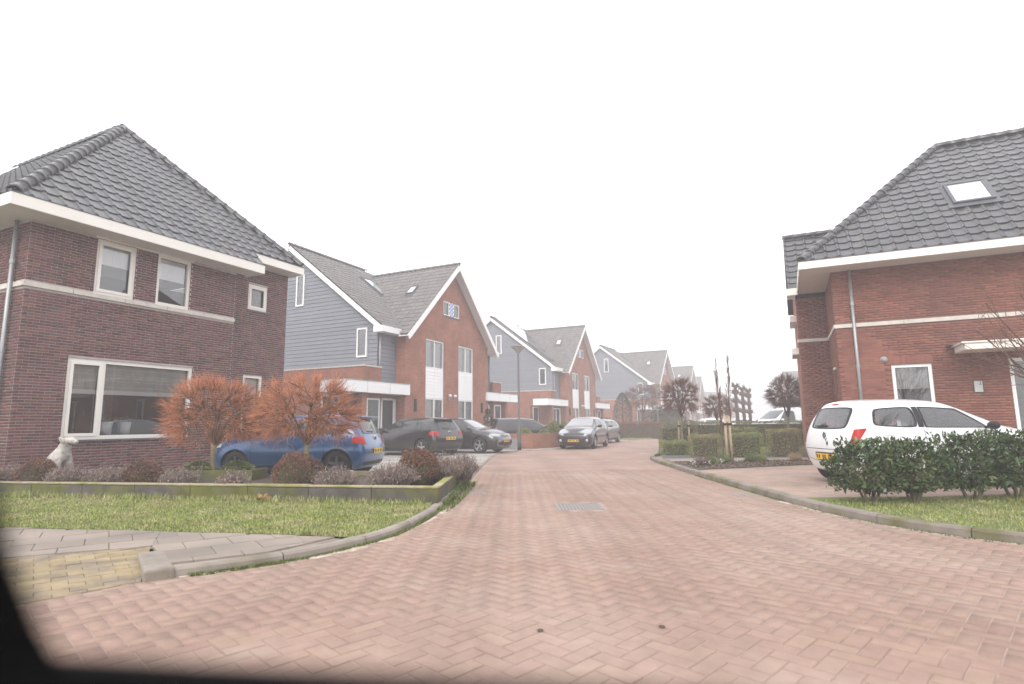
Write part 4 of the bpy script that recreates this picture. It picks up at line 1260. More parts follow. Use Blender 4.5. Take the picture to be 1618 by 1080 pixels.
def car_cage(st, crown=.025):
    """st: stations (x5, z5, y5) for sill, mid, belt, rail, top -> half rings joined into a closed cage"""
    bm = bmesh.new()
    rings = []
    for xs, zs, ys in st:
        r = [bm.verts.new((xs[0], 0, zs[0]))]
        half = [(xs[0], ys[0] * .86, zs[0]), (xs[0], ys[0], zs[0] + .09), (xs[1], ys[1], zs[1]), (xs[2], ys[2], zs[2]), (xs[3], ys[3], zs[3]), (xs[4], ys[4], zs[4])]
        r += [bm.verts.new(p) for p in half]
        r.append(bm.verts.new((xs[4], 0, zs[4] + crown)))
        r += [bm.verts.new((p[0], -p[1], p[2])) for p in half[::-1]]
        rings.append(r)
    n = len(rings[0])
    for i in range(len(rings) - 1):
        for k in range(n):
            bm.faces.new((rings[i][k], rings[i][(k + 1) % n], rings[i + 1][(k + 1) % n], rings[i + 1][k]))
    for ri, sgn in ((0, -1), (len(rings) - 1, 1)):
        r = rings[ri]
        C = {1: r[0], 6: r[7]}
        bulge = .05
        for k in range(2, 6):
            C[k] = bm.verts.new((r[k].co.x + sgn * bulge, 0, r[k].co.z))
        for k in range(1, 6):
            a, b = r[k], r[k + 1]; c, d = r[14 - k], r[13 - k]
            bm.faces.new((a, b, C[k + 1], C[k])); bm.faces.new((c, C[k], C[k + 1], d))
    bmesh.ops.recalc_face_normals(bm, faces=bm.faces)
    return bm

def eval_mesh(o):
    dg = bpy.context.evaluated_depsgraph_get()
    return bpy.data.meshes.new_from_object(o.evaluated_get(dg))

class Car:
    def __init__(s, name, st, wheels, wr, W, body_m, label, cat='car', group=None, arch=.055, lvl=3):
        s.root = empty(name, (0, 0, 0), 0, label, cat, group)
        s.W = W; s.body_m = body_m
        bm = car_cage(st)
        me = bpy.data.meshes.new('cage'); bm.to_mesh(me); bm.free()
        t = bpy.data.objects.new('cage', me); COL.objects.link(t)
        sub = t.modifiers.new('s', 'SUBSURF'); sub.levels = lvl; sub.render_levels = lvl
        smooth = eval_mesh(t)
        b2 = bmesh.new(); b2.from_mesh(smooth); s.bvh = BVHTree.FromBMesh(b2); b2.free()
        cut = MB()
        for x, z in wheels:
            for sg in (-1, 1):
                y0, y1 = sorted((sg * (W / 2 - .30), sg * (W / 2 + .3)))
                n = 40; R_ = wr + arch
                vs = [(x + R_ * math.cos(2 * math.pi * k / n), y, z + R_ * math.sin(2 * math.pi * k / n)) for y in (y0, y1) for k in range(n)]
                cut.add(vs, [tuple(range(n)), tuple(range(n, 2 * n))[::-1]] + [((k + 1) % n, k, n + k, n + (k + 1) % n) for k in range(n)])
        co = cut.build('cutter', M['trim'])
        me.materials.append(body_m); me.materials.append(M['trim'])
        bo = t.modifiers.new('b', 'BOOLEAN'); bo.operation = 'DIFFERENCE'; bo.object = co; bo.solver = 'EXACT'
        try: bo.material_mode = 'TRANSFER'
        except Exception: pass
        body = eval_mesh(t)
        body.name = 'body'
        if not body.materials or body.materials[0] is None:
            body.materials.clear(); body.materials.append(body_m); body.materials.append(M['trim'])
        body.polygons.foreach_set('use_smooth', [True] * len(body.polygons))
        try: body.set_sharp_from_angle(angle=R(38))
        except Exception: pass
        bpy.data.objects.remove(t); bpy.data.objects.remove(co)
        s.body = link('body', body, s.root)
        s.smooth, s.cuts, s.arch = smooth, [], arch
        s.wheels, s.wr = wheels, wr
    def hit(s, org, d):
        h = s.bvh.ray_cast(Vector(org), Vector(d), 20)
        return h[0], h[1]
    def ray(s, view, a, z):
        if view == 'L': return (a, 4, z), (0, -1, 0)
        if view == 'R': return (a, -4, z), (0, 1, 0)
        if view == 'B': return (-4, a, z), (1, 0, 0)
        if view == 'F': return (12, a, z), (-1, 0, 0)
        if view in ('BR', 'BL'):              # diagonal, onto a rear corner
            g = -1 if view == 'BR' else 1
            k = math.sqrt(.5)
            return (.2 + k * a - 4 * k, g * (.7 + k * a + 4 * k), z), (k, -g * k, 0)
        if view == 'T': return (a, z, 5), (0, 0, -1)
    def patch(s, name, view, q, m, eps=.006, n=10, mm=8, rnd=.15, parent=None, grow=0.0, smooth=True, bulge=0.0):
        """q: four corners (a,z) in order; mapped to a rounded square and laid on the body"""
        q = [Vector((p[0], p[1])) for p in q]
        c = sum(q, Vector((0, 0))) / 4
        if grow: q = [p + (p - c).normalized() * grow for p in q]
        vs, ok = [], []
        for j in range(mm + 1):
            for i in range(n + 1):
                u, v = -1 + 2 * i / n, -1 + 2 * j / mm
                uu, vv = u * math.sqrt(1 - rnd * v * v / 2 * abs(v) ** 2), v * math.sqrt(1 - rnd * u * u / 2 * abs(u) ** 2)
                a, b = (uu + 1) / 2, (vv + 1) / 2
                p = (q[0] * (1 - a) + q[1] * a) * (1 - b) + (q[3] * (1 - a) + q[2] * a) * b
                o, d = s.ray(view, p.x, p.y)
                h, nr = s.hit(o, d)
                if h is None: vs.append(Vector((0, 0, -9))); ok.append(False)
                else:
                    if nr.dot(Vector(d)) > 0: nr = -nr
                    vs.append(h + nr * (eps + bulge * (1 - u * u) * (1 - v * v))); ok.append(True)
        fs = []
        for j in range(mm):
            for i in range(n):
                f = (j * (n + 1) + i, j * (n + 1) + i + 1, (j + 1) * (n + 1) + i + 1, (j + 1) * (n + 1) + i)
                if all(ok[k] for k in f): fs.append(f)
        used = sorted({k for f in fs for k in f}); mp = {k: i for i, k in enumerate(used)}
        mb = MB().add([vs[k] for k in used], [tuple(mp[k] for k in f) for f in fs])
        return mb.build(name, m, parent or s.root, smooth=smooth)
    def outline(s, q, rnd, grow, k=14):
        q = [Vector((p[0], p[1])) for p in q]; c = sum(q, Vector((0, 0))) / 4
        q = [p + (p - c).normalized() * grow for p in q]
        uv = [(-1 + 2 * i / k, -1) for i in range(k)] + [(1, -1 + 2 * i / k) for i in range(k)] + [(1 - 2 * i / k, 1) for i in range(k)] + [(-1, 1 - 2 * i / k) for i in range(k)]
        out = []
        for u, v in uv:
            uu, vv = u * math.sqrt(1 - rnd * v * v / 2 * abs(v) ** 2), v * math.sqrt(1 - rnd * u * u / 2 * abs(u) ** 2)
            a, b = (uu + 1) / 2, (vv + 1) / 2
            out.append((q[0] * (1 - a) + q[1] * a) * (1 - b) + (q[3] * (1 - a) + q[2] * a) * b)
        return out
    def open_window(s, name, view, q, rnd=.15, trim=.03):
        """a real opening with a rubber ring and a clear pane; the body is cut by cut_windows()"""
        A, B = s.outline(q, rnd, trim), s.outline(q, rnd, -.012)
        vs = []
        for ring in (A, B):
            for p in ring:
                o, d = s.ray(view, p.x, p.y); h, nr = s.hit(o, d)
                if h is None: h, nr = Vector(vs[-1]), Vector((0, 0, 0))
                if nr.dot(Vector(d)) > 0: nr = -nr
                vs.append(h + nr * .005)
        n = len(A)
        t = MB().add(vs, [(i, (i + 1) % n, n + (i + 1) % n, n + i) for i in range(n)]).build(name, M['trim'], s.root, smooth=True)
        s.patch('glass', view, q, M['clear_car_glass'], .002, rnd=rnd, n=12, mm=8, parent=t)
        s.cuts.append((view, s.outline(q, rnd, -.004)))
        return t
    def cut_windows(s, lining):
        t = bpy.data.objects.new('shell', s.smooth); COL.objects.link(t)
        s.smooth.materials.clear()
        for m_ in (s.body_m, M['trim'], lining): s.smooth.materials.append(m_)
        so = t.modifiers.new('so', 'SOLIDIFY'); so.thickness = .028; so.offset = -1; so.material_offset = 2; so.material_offset_rim = 2
        tmp = []
        def cutter(mb):
            o = mb.build('cutter', M['trim']); tmp.append(o)
            b = t.modifiers.new('b', 'BOOLEAN'); b.operation = 'DIFFERENCE'; b.object = o; b.solver = 'EXACT'
        for x, z in s.wheels:
            for sg in (-1, 1):
                y0, y1 = sorted((sg * (s.W / 2 - .30), sg * (s.W / 2 + .3)))
                n = 40; R_ = s.wr + s.arch
                vs = [(x + R_ * math.cos(2 * math.pi * k / n), y, z + R_ * math.sin(2 * math.pi * k / n)) for y in (y0, y1) for k in range(n)]
                cutter(MB().add(vs, [tuple(range(n)), tuple(range(n, 2 * n))[::-1]] + [((k + 1) % n, k, n + k, n + (k + 1) % n) for k in range(n)]))
        for view, ol in s.cuts:
            n = len(ol)
            rng_ = {'L': (.25, 2), 'R': (-2, -.25), 'B': (-1, .75), 'F': (1.75, 6)}[view]
            vs = []
            for d in rng_:
                for p in ol: vs.append((p.x, d, p.y) if view in 'LR' else (d, p.x, p.y))
            cutter(MB().add(vs, [tuple(range(n)), tuple(range(n, 2 * n))[::-1]] + [((k + 1) % n, k, n + k, n + (k + 1) % n) for k in range(n)]))
        body = eval_mesh(t); body.name = 'body'
        print('cut body', len(body.polygons))
        body.polygons.foreach_set('use_smooth', [True] * len(body.polygons))
        try: body.set_sharp_from_angle(angle=R(38))
        except Exception: pass
        bpy.data.objects.remove(t)
        for o in tmp: bpy.data.objects.remove(o)
        s.body.data = body
    def window(s, name, view, q, m=None, rnd=.15, trim=.022, parent=None):
        t = s.patch(name, view, q, M['trim'], .004, rnd=rnd, grow=trim, n=12, mm=8)
        s.patch('glass', view, q, m or M['car_glass'], .008, rnd=rnd, n=12, mm=8, parent=t)
        return t
    def strip(s, name, view, pts, w, m, eps=.003, parent=None, res=.05):
        P = [Vector(p) for p in pts]; L_, R_ = [], []
        samp = []
        for i in range(len(P) - 1):
            k = max(1, int((P[i + 1] - P[i]).length / res))
            samp += [P[i].lerp(P[i + 1], j / k) for j in range(k)]
        samp.append(P[-1])
        vs = []
        for i, p in enumerate(samp):
            d = (samp[min(i + 1, len(samp) - 1)] - samp[max(i - 1, 0)]).normalized(); nn = Vector((-d.y, d.x)) * w / 2
            for e in (p + nn, p - nn):
                o, dr = s.ray(view, e.x, e.y); h, nr = s.hit(o, dr)
                if h is None: h, nr = (Vector(vs[-1]) if vs else Vector(o)), Vector((0, 0, 0))
                if nr.dot(Vector(dr)) > 0: nr = -nr
                vs.append(h + nr * eps)
        fs = [(2 * i, 2 * i + 1, 2 * i + 3, 2 * i + 2) for i in range(len(samp) - 1)]
        return MB().add(vs, fs).build(name, m, parent or s.root)
    def add_wheels(s, rim_m, spokes=5, width=.20, style='twin', yin=.02):
        for x, z in s.wheels:
            for sg in (-1, 1):
                yo = s.W / 2 - yin
                w = empty('wheel', (x, sg * (yo - width / 2), z), 0 if sg < 0 else math.pi, parent=s.root)
                r = s.wr; h = width / 2
                MB().lathe([(r * .66, -h), (r * .72, -h - .004), (r * .93, -h + .006), (r, -h + .035), (r, h - .035), (r * .93, h), (r * .66, h)], 36, axis='y').build('tyre', M['tyre'], w, smooth=True)
                rm = MB()
                rm.lathe([(r * .67, -h + .005), (r * .64, -h + .012), (r * .61, -h + .03), (r * .60, h - .02), (0, h - .03)], 36, axis='y')
                o = rm.build('rim', M['alloy_dark'] if rim_m != M['trim'] else M['trim'], w, smooth=True)
                sp = MB()
                sp.lathe([(0, -h + .018), (r * .17, -h + .02), (r * .19, -h + .04)], 20, axis='y')
                for k in range(spokes):
                    a0 = 2 * math.pi * k / spokes + .3
                    for da in ((-.13, .13) if style == 'twin' else (0,)):
                        p0 = Vector((math.cos(a0 + da * .6) * r * .12, -h + .030, math.sin(a0 + da * .6) * r * .12)); p1 = Vector((math.cos(a0 + da) * r * .655, -h + .018, math.sin(a0 + da) * r * .655))
                        sp.beam(p0, p1, r * (.095 if style == 'twin' else .2), .022, up=(0, 1, 0))
                sp.lathe([(r * .67, -h + .004), (r * .635, -h + .008), (r * .63, -h + .03), (r * .67, -h + .03)], 36, axis='y', closed=True)
                sp.build('spokes', rim_m, o)
    def mirror_caps(s, x, z, y, m):
        for sg in (-1, 1):
            mb = MB()
            mb.lathe([(0, -.10), (.05, -.095), (.075, -.06), (.085, 0), (.075, .06), (.05, .095), (0, .10)], 14, (0, 0, 0), 'y')
            mb.v = [(a * .75 + x, b + sg * (y + .10), c * .85 + z) for a, b, c in mb.v]
            o = mb.build('wing_mirror', m, s.root, smooth=True)
            MB().box(x - .03, x + .03, min(sg * (y - .06), sg * (y + .05)), max(sg * (y - .06), sg * (y + .05)), z - .05, z - .02).build('mirror_arm', M['trim'], o)
    def plate(s, view, z, y=0.0, w=.52, h=.11, m=None):
        o, d = s.ray(view, y, z); p, n = s.hit(o, d)
        sx = -1 if view == 'B' else 1
        e = MB().box(min(sx * .0, sx * .012), max(sx * .0, sx * .012), -w / 2, w / 2, -h / 2, h / 2).build('number_plate', M['plate'], s.root, loc=(p.x + sx * .012, y, z))
        mb = MB()
        for k in range(8):
            if k in (2, 5): continue
            yy = -w / 2 + .06 + k * .058
            mb.box(min(sx * .012, sx * .0145), max(sx * .012, sx * .0145), yy, yy + .034, -.034, .034)
        mb.build('plate_characters', M['ink'], e)
        return e
    def place(s, p, heading, z=0.0, xref=0.0):
        """p: world position of the car's (xref, 0) point; heading: direction of travel"""
        a = math.atan2(heading[1], heading[0])
        s.root.rotation_euler = (0, 0, a)
        s.root.location = (p[0] - math.cos(a) * xref, p[1] - math.sin(a) * xref, z)

def hatch_stations(L, W, H, hatch_b=.14, hatch_r=.40, ws_top=None, ws_base=None, cowl=.98, hood_f=.80, belt=.95, nose_z=.70, belt_f=None, rail=.70, sill=.135, hood_round=1.0, rear_y=.93):
    w = W / 2
    ws_top = ws_top or L * .56; ws_base = ws_base or L * .755
    belt_f = belt_f or belt - .03
    st = []
    st.append(((.12, .00, hatch_b, hatch_r, hatch_r + .02), (sill + .10, .60, belt + .03, H - .11, H - .05), (w * .82, w * rear_y, w * (rear_y - .06), w * .62, w * .38)))
    st.append(((.22, .14, hatch_b + .12, hatch_r + .10, hatch_r + .12), (sill + .06, .60, belt + .02, H - .075, H - .015), (w * .93, w * .985, w * .94, w * .68, w * .42)))
    st.append(((.60, .60, .66, hatch_r + .42, hatch_r + .45), (sill, .60, belt + .01, H - .06, H), (w * .97, w * 1.02, w * .965, w * (rail + .01), w * .44)))
    xm = (hatch_r + .45 + ws_top) / 2
    st.append(((xm - .1, xm - .1, xm - .05, xm, xm), (sill, .60, belt, H - .055, H + .005), (w * .97, w * 1.02, w * .97, w * (rail + .02), w * .45)))
    st.append(((ws_top + .20, ws_top + .22, ws_top + .24, ws_top - .02, ws_top - .06), (sill, .60, belt - .01, H - .085, H - .02), (w * .97, w * 1.02, w * .97, w * rail, w * .44)))
    st.append(((ws_base - .30, ws_base - .28, ws_base - .30, ws_top + .22, ws_top + .18), (sill, .60, belt_f + .005, H - .19, H - .115), (w * .97, w * 1.02, w * .97, w * (rail + .02), w * .46)))
    st.append(((ws_base, ws_base, ws_base - .02, ws_base - .10, ws_base), (sill, .60, belt_f - .03, cowl + .02, cowl + .025), (w * .97, w * 1.02, w * .965, w * .80, w * .48)))
    st.append(((ws_base + .12, ws_base + .12, ws_base + .12, ws_base + .10, ws_base + .14), (sill, .60, belt_f - .06, cowl - .04, cowl - .02), (w * .97, w * 1.02, w * .96, w * .78, w * .48)))
    xh = (ws_base + L) / 2
    st.append(((xh, xh, xh, xh - .02, xh), (sill, .58, (belt_f + nose_z) / 2, (cowl + hood_f) / 2 + .01 * hood_round, (cowl + hood_f) / 2 + .045 * hood_round), (w * .97, w * 1.0, w * .94, w * .74, w * .45)))
    st.append(((L - .26, L - .20, L - .26, L - .33, L - .30), (sill + .02, .50, nose_z + .03, hood_f - .02, hood_f + .01), (w * .92, w * .96, w * .90, w * .66, w * .40)))
    st.append(((L - .10, L - .03, L - .12, L - .19, L - .20), (sill + .03, .46, nose_z - .06, hood_f - .10, hood_f - .08), (w * .78, w * .84, w * .80, w * .58, w * .36)))
    return st
# ---- helpers for the two sides of a car
def both(f):
    for v, s in (('L', 1), ('R', -1)): f(v, s)

def vw_hatch(name, label, L, W, H, body, rim_m, glass, doors=5, wr=.315, style='twin', front_m=None, group=None, plates=True):
    st = hatch_stations(L, W, H, hatch_b=.17, hatch_r=.36, ws_top=L * .555, ws_base=L * .745, cowl=1.0, hood_f=.84, belt=.95, nose_z=.74, rail=.70)
    k = L / 4.0
    wx = (.70 * k, .70 * k + 2.50 * k)
    c = Car(name, st, [(wx[0], wr), (wx[1], wr)], wr, W, body, label, group=group)
    zb, zt = .985, H - .135
    xa = L * .745 - .42                                   # foot of the windscreen pillar at the belt
    def side(v, s):
        if doors == 5:
            c.window('rear_door_window', v, [(1.02 * k, zb), (1.78 * k, zb - .01), (1.74 * k, zt), (1.06 * k, zt - .01)], glass, .12)
            c.window('quarter_window', v, [(.72 * k, zb + .06), (.98 * k, zb + .01), (1.02 * k, zt - .02), (.86 * k, zt - .05)], glass, .25)
            c.window('front_door_window', v, [(1.84 * k, zb - .01), (xa + .20, zb - .025), (L * .555 + .08, zt - .01), (1.80 * k, zt)], glass, .10)
            for px in ((1.0 * k, .55), (1.80 * k, .34)):
                c.strip('door_gap', v, [(px[0], px[1]), (px[0] + .01, zb - .03)], .008, M['seam'])
            c.strip('door_gap', v, [(xa + .22, .34), (xa + .25, .62), (xa + .20, zb - .05)], .008, M['seam'])
            for hx in (1.10 * k, 1.92 * k):
                c.strip('door_handle', v, [(hx, .865), (hx + .17, .86)], .028, body, .022)
        else:
            c.window('rear_side_window', v, [(.80 * k, zb + .05), (1.56 * k, zb), (1.55 * k, zt), (.98 * k, zt - .03)], glass, .2)
            c.window('front_door_window', v, [(1.64 * k, zb), (xa + .20, zb - .025), (L * .555 + .08, zt - .01), (1.63 * k, zt)], glass, .1)
            c.strip('door_gap', v, [(1.60 * k, .34), (1.61 * k, zb - .03)], .008, M['seam'])
            c.strip('door_gap', v, [(xa + .22, .34), (xa + .25, .62), (xa + .20, zb - .05)], .008, M['seam'])
            c.strip('door_handle', v, [(1.72 * k, .865), (1.89 * k, .86)], .028, body, .022)
        c.strip('body_crease', v, [(.25, .74), (wx[1] - .35, .70)], .012, body, .012)
        c.strip('sill_trim', v, [(wx[0] + .42, .265), (wx[1] - .42, .265)], .07, M['trim'], .004)
    both(side)
    c.window('rear_window', 'B', [(-.54, 1.00), (.54, 1.00), (.46, H - .13), (-.46, H - .13)], glass, .25)
    MB().box(.22, .44, -.52, .52, H - .085, H - .05).build('roof_spoiler', body, c.root, bevel=.015)
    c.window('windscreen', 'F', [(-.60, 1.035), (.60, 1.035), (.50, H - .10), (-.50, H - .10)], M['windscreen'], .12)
    # tail lamps, wrapped round the corner
    for s in (-1, 1):
        q = [(s * .56, .755), (s * .76, .76), (s * .74, .945), (s * .58, .93)]
        c.patch('tail_lamp', 'B', q, M['lens_red'], .010, rnd=.2, bulge=.008)
        v = 'L' if s > 0 else 'R'
        c.patch('tail_lamp', v, [(.17, .77), (.36, .81), (.33, .92), (.19, .94)], M['lens_red'], .010, rnd=.2)
        c.patch('head_lamp', 'F', [(s * .40, .66), (s * .76, .70), (s * .74, .80), (s * .44, .765)], M['lens_clear'], .010, rnd=.2, bulge=.01)
        c.patch('head_lamp', v, [(L - .42, .72), (L - .10, .66), (L - .14, .76), (L - .40, .80)], M['lens_clear'], .010, rnd=.25)
    c.patch('rear_bumper_trim', 'B', [(-.62, .28), (.62, .28), (.64, .36), (-.64, .36)], M['trim'], .006)
    c.strip('hatch_gap', 'B', [(-.60, .56), (.60, .56)], .010, M['seam'])
    c.patch('grille', 'F', [(-.42, .665), (.42, .665), (.40, .715), (-.40, .715)], M['trim'], .008)
    c.patch('lower_grille', 'F', [(-.60, .30), (.60, .30), (.52, .46), (-.52, .46)], M['trim'], .008)
    for view, z in (('B', .88), ('F', .69)):
        o, d = c.ray(view, 0, z); p, n = c.hit(o, d); sx = -1 if view == 'B' else 1
        e = MB().lathe([(.058, 0), (.066, .012), (.074, 0)], 24, axis='x', closed=True).build('badge', M['chrome'], c.root, loc=(p.x + sx * .012, 0, z), smooth=True)
        mb = MB()
        for s in (-1, 1):                                  # the strokes inside the ring
            mb.beam((0, s * .028, .045), (0, s * .004, .002), .008, .014, up=(1, 0, 0)); mb.beam((0, s * .004, .006), (0, 0, .014), .006, .010, up=(1, 0, 0))
            mb.beam((0, s * .050, .012), (0, s * .026, -.048), .008, .014, up=(1, 0, 0)); mb.beam((0, s * .026, -.048), (0, 0, -.006), .006, .012, up=(1, 0, 0))
        mb.build('badge_strokes', M['chrome'], e)
    c.plate('B', .665 if doors == 5 and L > 4.1 else .60); c.plate('F', .50)
    c.mirror_caps(xa + .20, 1.02, W / 2 - .02, body)
    c.add_wheels(rim_m, 5, style=style)
    c.patch('rear_wiper', 'B', [(-.05, 1.02), (.34, 1.04), (.34, 1.055), (-.05, 1.05)], M['trim'], .02)
    return c

polo = vw_hatch('parked_car', 'bright blue metallic hatchback parked behind the two orange-twigged trees', 3.97, 1.68, 1.46, M['p_blue'], M['alloy_dark'], M['car_glass'], doors=5, wr=.31, style='single')
polo.place((-3.25, 13.95), (-.992, .125), .022)
golf = vw_hatch('parked_car', 'dark anthracite hatchback seen from behind, next to the blue car', 4.26, 1.79, 1.46, M['p_black'], M['alloy'], M['car_glass'], wr=.325)
golf.place((-2.38, 22.2), (-.80, .60), .022)
egolf = vw_hatch('parked_car', 'charcoal hatchback facing the street, nose beside the grey low wall', 4.26, 1.79, 1.46, M['p_grey'], M['alloy'], M['car_glass'], wr=.325)
egolf.place((-.25, 24.1), (.86, -.40), .022, xref=4.26)
# bright C-shaped strips in the front bumper of the charcoal car
for s in (-1, 1):
    egolf.strip('bumper_light_strip', 'F', [(s * .50, .50), (s * .66, .49), (s * .70, .40), (s * .62, .31), (s * .20, .29)], .022, M['lens_clear'], .016)

# ---- black hatchback with a lion badge, facing us
st = hatch_stations(4.2, 1.75, 1.51, hatch_b=.16, hatch_r=.40, ws_top=2.20, ws_base=3.22, cowl=1.02, hood_f=.84, belt=.98, nose_z=.74, rail=.70)
pg = Car('parked_car', st, [(.72, .315), (3.33, .315)], .315, 1.75, M['p_black'], 'black hatchback parked at the kerb facing the camera, beside the lamp post')
def side(v, s):
    pg.window('rear_door_window', v, [(.95, 1.02), (1.72, 1.0), (1.70, 1.37), (1.05, 1.36)], None, .15)
    pg.window('front_door_window', v, [(1.80, 1.0), (2.92, .99), (2.30, 1.36), (1.78, 1.37)], None, .1)
    pg.strip('door_gap', v, [(.95, .55), (.97, .98)], .008, M['seam']); pg.strip('door_gap', v, [(1.76, .34), (1.77, .98)], .008, M['seam']); pg.strip('door_gap', v, [(2.86, .34), (2.88, .95)], .008, M['seam'])
    pg.strip('rubbing_strip', v, [(1.1, .56), (2.86, .54)], .05, M['trim'], .01)
    pg.strip('door_handle', v, [(1.05, .88), (1.22, .88)], .03, M['p_black'], .022); pg.strip('door_handle', v, [(1.86, .88), (2.03, .88)], .03, M['p_black'], .022)
both(side)
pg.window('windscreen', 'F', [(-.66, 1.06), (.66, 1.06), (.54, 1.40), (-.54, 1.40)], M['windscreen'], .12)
pg.window('rear_window', 'B', [(-.52, 1.06), (.52, 1.06), (.46, 1.36), (-.46, 1.36)], None, .2)
for s in (-1, 1):
    v = 'L' if s > 0 else 'R'
    pg.patch('head_lamp', 'F', [(s * .46, .60), (s * .78, .70), (s * .78, .90), (s * .55, .79)], M['lens_clear'], .010, rnd=.25, bulge=.015)
    pg.patch('head_lamp', v, [(3.62, .86), (4.02, .68), (4.06, .76), (3.75, .92)], M['lens_clear'], .010, rnd=.25)
    pg.patch('tail_lamp', 'B', [(s * .56, .70), (s * .78, .72), (s * .74, .98), (s * .58, .96)], M['lens_red'], .01)
    o, d = pg.ray('F', s * .62, .40); p, n = pg.hit(o, d)
    MB().lathe([(0, .02), (.05, .018), (.07, .0), (.075, -.02)], 18, axis='x').build('fog_lamp', M['lens_clear'], pg.root, loc=(p.x + .004, s * .62, .40), smooth=True)
pg.patch('grille', 'F', [(-.58, .43), (.58, .43), (.66, .60), (-.66, .60)], M['trim'], .008, rnd=.2)
pg.patch('lower_grille', 'F', [(-.45, .27), (.45, .27), (.46, .34), (-.46, .34)], M['trim'], .008)
o, d = pg.ray('F', 0, .735); p, n = pg.hit(o, d)
lion = MB()
for a, b in (((-.05, -.05), (.02, .07)), ((.02, .07), (.05, .03)), ((-.01, .01), (.06, -.01)), ((-.03, -.03), (.05, -.06)), ((-.05, -.05), (-.06, -.08))):
    lion.beam((0, a[0], a[1]), (0, b[0], b[1]), .012, .022, up=(1, 0, 0))
lion.build('badge', M['chrome'], pg.root, loc=(p.x + .012, 0, .735))
pg.plate('F', .39); pg.plate('B', .6)
pg.mirror_caps(2.80, 1.05, .87, M['trim'])
pg.add_wheels(M['alloy'], 5, style='single')
pg.place((2.78, 26.75), (-.36, -.933), .01, xref=4.2)

# ---- a dark car parked behind it, mostly hidden
dk = vw_hatch('parked_car', 'dark green car half hidden behind the black hatchback with the lion badge', 4.3, 1.76, 1.43, M['p_dkgreen'], M['alloy'], M['car_glass'])
dk.place((4.30, 32.9), (-.42, -.907), .01, xref=4.3)
# ---- dark estate in the drive behind the clipped bushes
es = vw_hatch('parked_car', 'black car in the drive behind the clipped bushes on the brick wall', 4.4, 1.8, 1.5, M['p_black'], M['alloy'], M['car_glass'])
es.place((.7, 32.1), (.95, .30), .022, xref=2.2)

# ---- white three-door city car on the right
st = hatch_stations(3.60, 1.65, 1.49, hatch_b=.10, hatch_r=.30, ws_top=1.95, ws_base=2.86, cowl=1.03, hood_f=.88, belt=.98, nose_z=.74, rail=.73, rear_y=.95)
tw = Car('parked_car', st, [(.58, .29), (2.95, .29)], .29, 1.65, M['p_white'], 'white three-door city car on the right driveway behind the laurel bushes', lvl=3)
def side(v, s):
    tw.open_window('rear_side_window', v, [(.46, 1.04), (1.20, 1.0), (1.20, 1.345), (.56, 1.31)], .38, trim=.03)
    tw.open_window('front_door_window', v, [(1.36, 1.0), (2.48, .985), (2.02, 1.30), (1.36, 1.345)], .12, trim=.03)
    tw.patch('pillar_trim', v, [(1.23, 1.0), (1.33, 1.0), (1.33, 1.35), (1.23, 1.35)], M['trim'], .006, n=3, rnd=0)
    tw.strip('door_gap', v, [(1.33, .34), (1.31, .98)], .008, M['seam']); tw.strip('door_gap', v, [(2.54, .34), (2.58, .6), (2.52, .96)], .008, M['seam'])
    tw.patch('tail_lamp', 'B' + v, [(-.13, .71), (.00, .74), (.13, .99), (-.05, .97)], M['lens_red'], .010, rnd=.2)
    tw.patch('door_handle', v, [(1.40, .86), (1.56, .86), (1.56, .90), (1.40, .90)], M['p_white'], .025, rnd=.4)
    tw.strip('fuel_flap', v, [(.62, .86), (.75, .86)], .008, M['seam'])
both(side)
tw.open_window('rear_window', 'B', [(-.50, .99), (.50, .99), (.47, 1.345), (-.47, 1.345)], .38, trim=.045)
tw.open_window('windscreen', 'F', [(-.58, 1.08), (.58, 1.08), (.50, 1.36), (-.50, 1.36)], .12)
for s in (-1, 1):
    tw.patch('head_lamp', 'F', [(s * .42, .66), (s * .74, .70), (s * .72, .90), (s * .46, .80)], M['lens_clear'], .01, rnd=.3)
tw.patch('high_brake_lamp', 'B', [(-.10, 1.405), (.10, 1.405), (.10, 1.425), (-.10, 1.425)], M['lens_red'], .012)
tw.strip('hatch_gap', 'B', [(-.62, .62), (.62, .62)], .010, M['seam'])
tw.strip('bumper_gap', 'B', [(-.70, .60), (-.60, .44), (-.35, .40)], .008, M['seam']); tw.strip('bumper_gap', 'B', [(.70, .60), (.60, .44), (.35, .40)], .008, M['seam'])
tw.patch('plate_recess', 'B', [(-.33, .40), (.33, .40), (.31, .56), (-.31, .56)], M['trim'], .004, rnd=.2)
o, d = tw.ray('B', 0, .86); p, n = tw.hit(o, d)
dm = MB()
for a, b in (((0, .06), (.036, 0)), ((.036, 0), (0, -.06)), ((0, -.06), (-.036, 0)), ((-.036, 0), (0, .06))):
    dm.beam((0, a[0], a[1]), (0, b[0], b[1]), .010, .018, up=(1, 0, 0))
dm.build('badge', M['alloy_dark'], tw.root, loc=(p.x - .012, 0, .86))
tw.plate('B', .48, w=.52, h=.11)
tw.mirror_caps(2.44, 1.02, .82, M['trim'])
tw.add_wheels(M['alloy'], 5, style='single')
tw.cut_windows(mat('car_lining', (.16, .16, .165), .9, .1, 4))
seat_m = mat('seat_cloth', (.10, .102, .11), .95, .15, 9)
for y in (-.36, .36):                                     # seats with headrests, seen through the glass
    for x in (1.52, .72):
        st_ = MB().box(x - .09, x + .05, y - .24, y + .24, .40, .98).build('seat_back', seat_m, tw.root, bevel=.05)
        MB().box(x - .09, x + .01, y - .13, y + .13, 1.02, 1.22).build('headrest', seat_m, st_, bevel=.045)
        MB().box(x - .03, x + .50, y - .25, y + .25, .32, .46).build('seat_cushion', seat_m, st_, bevel=.05)
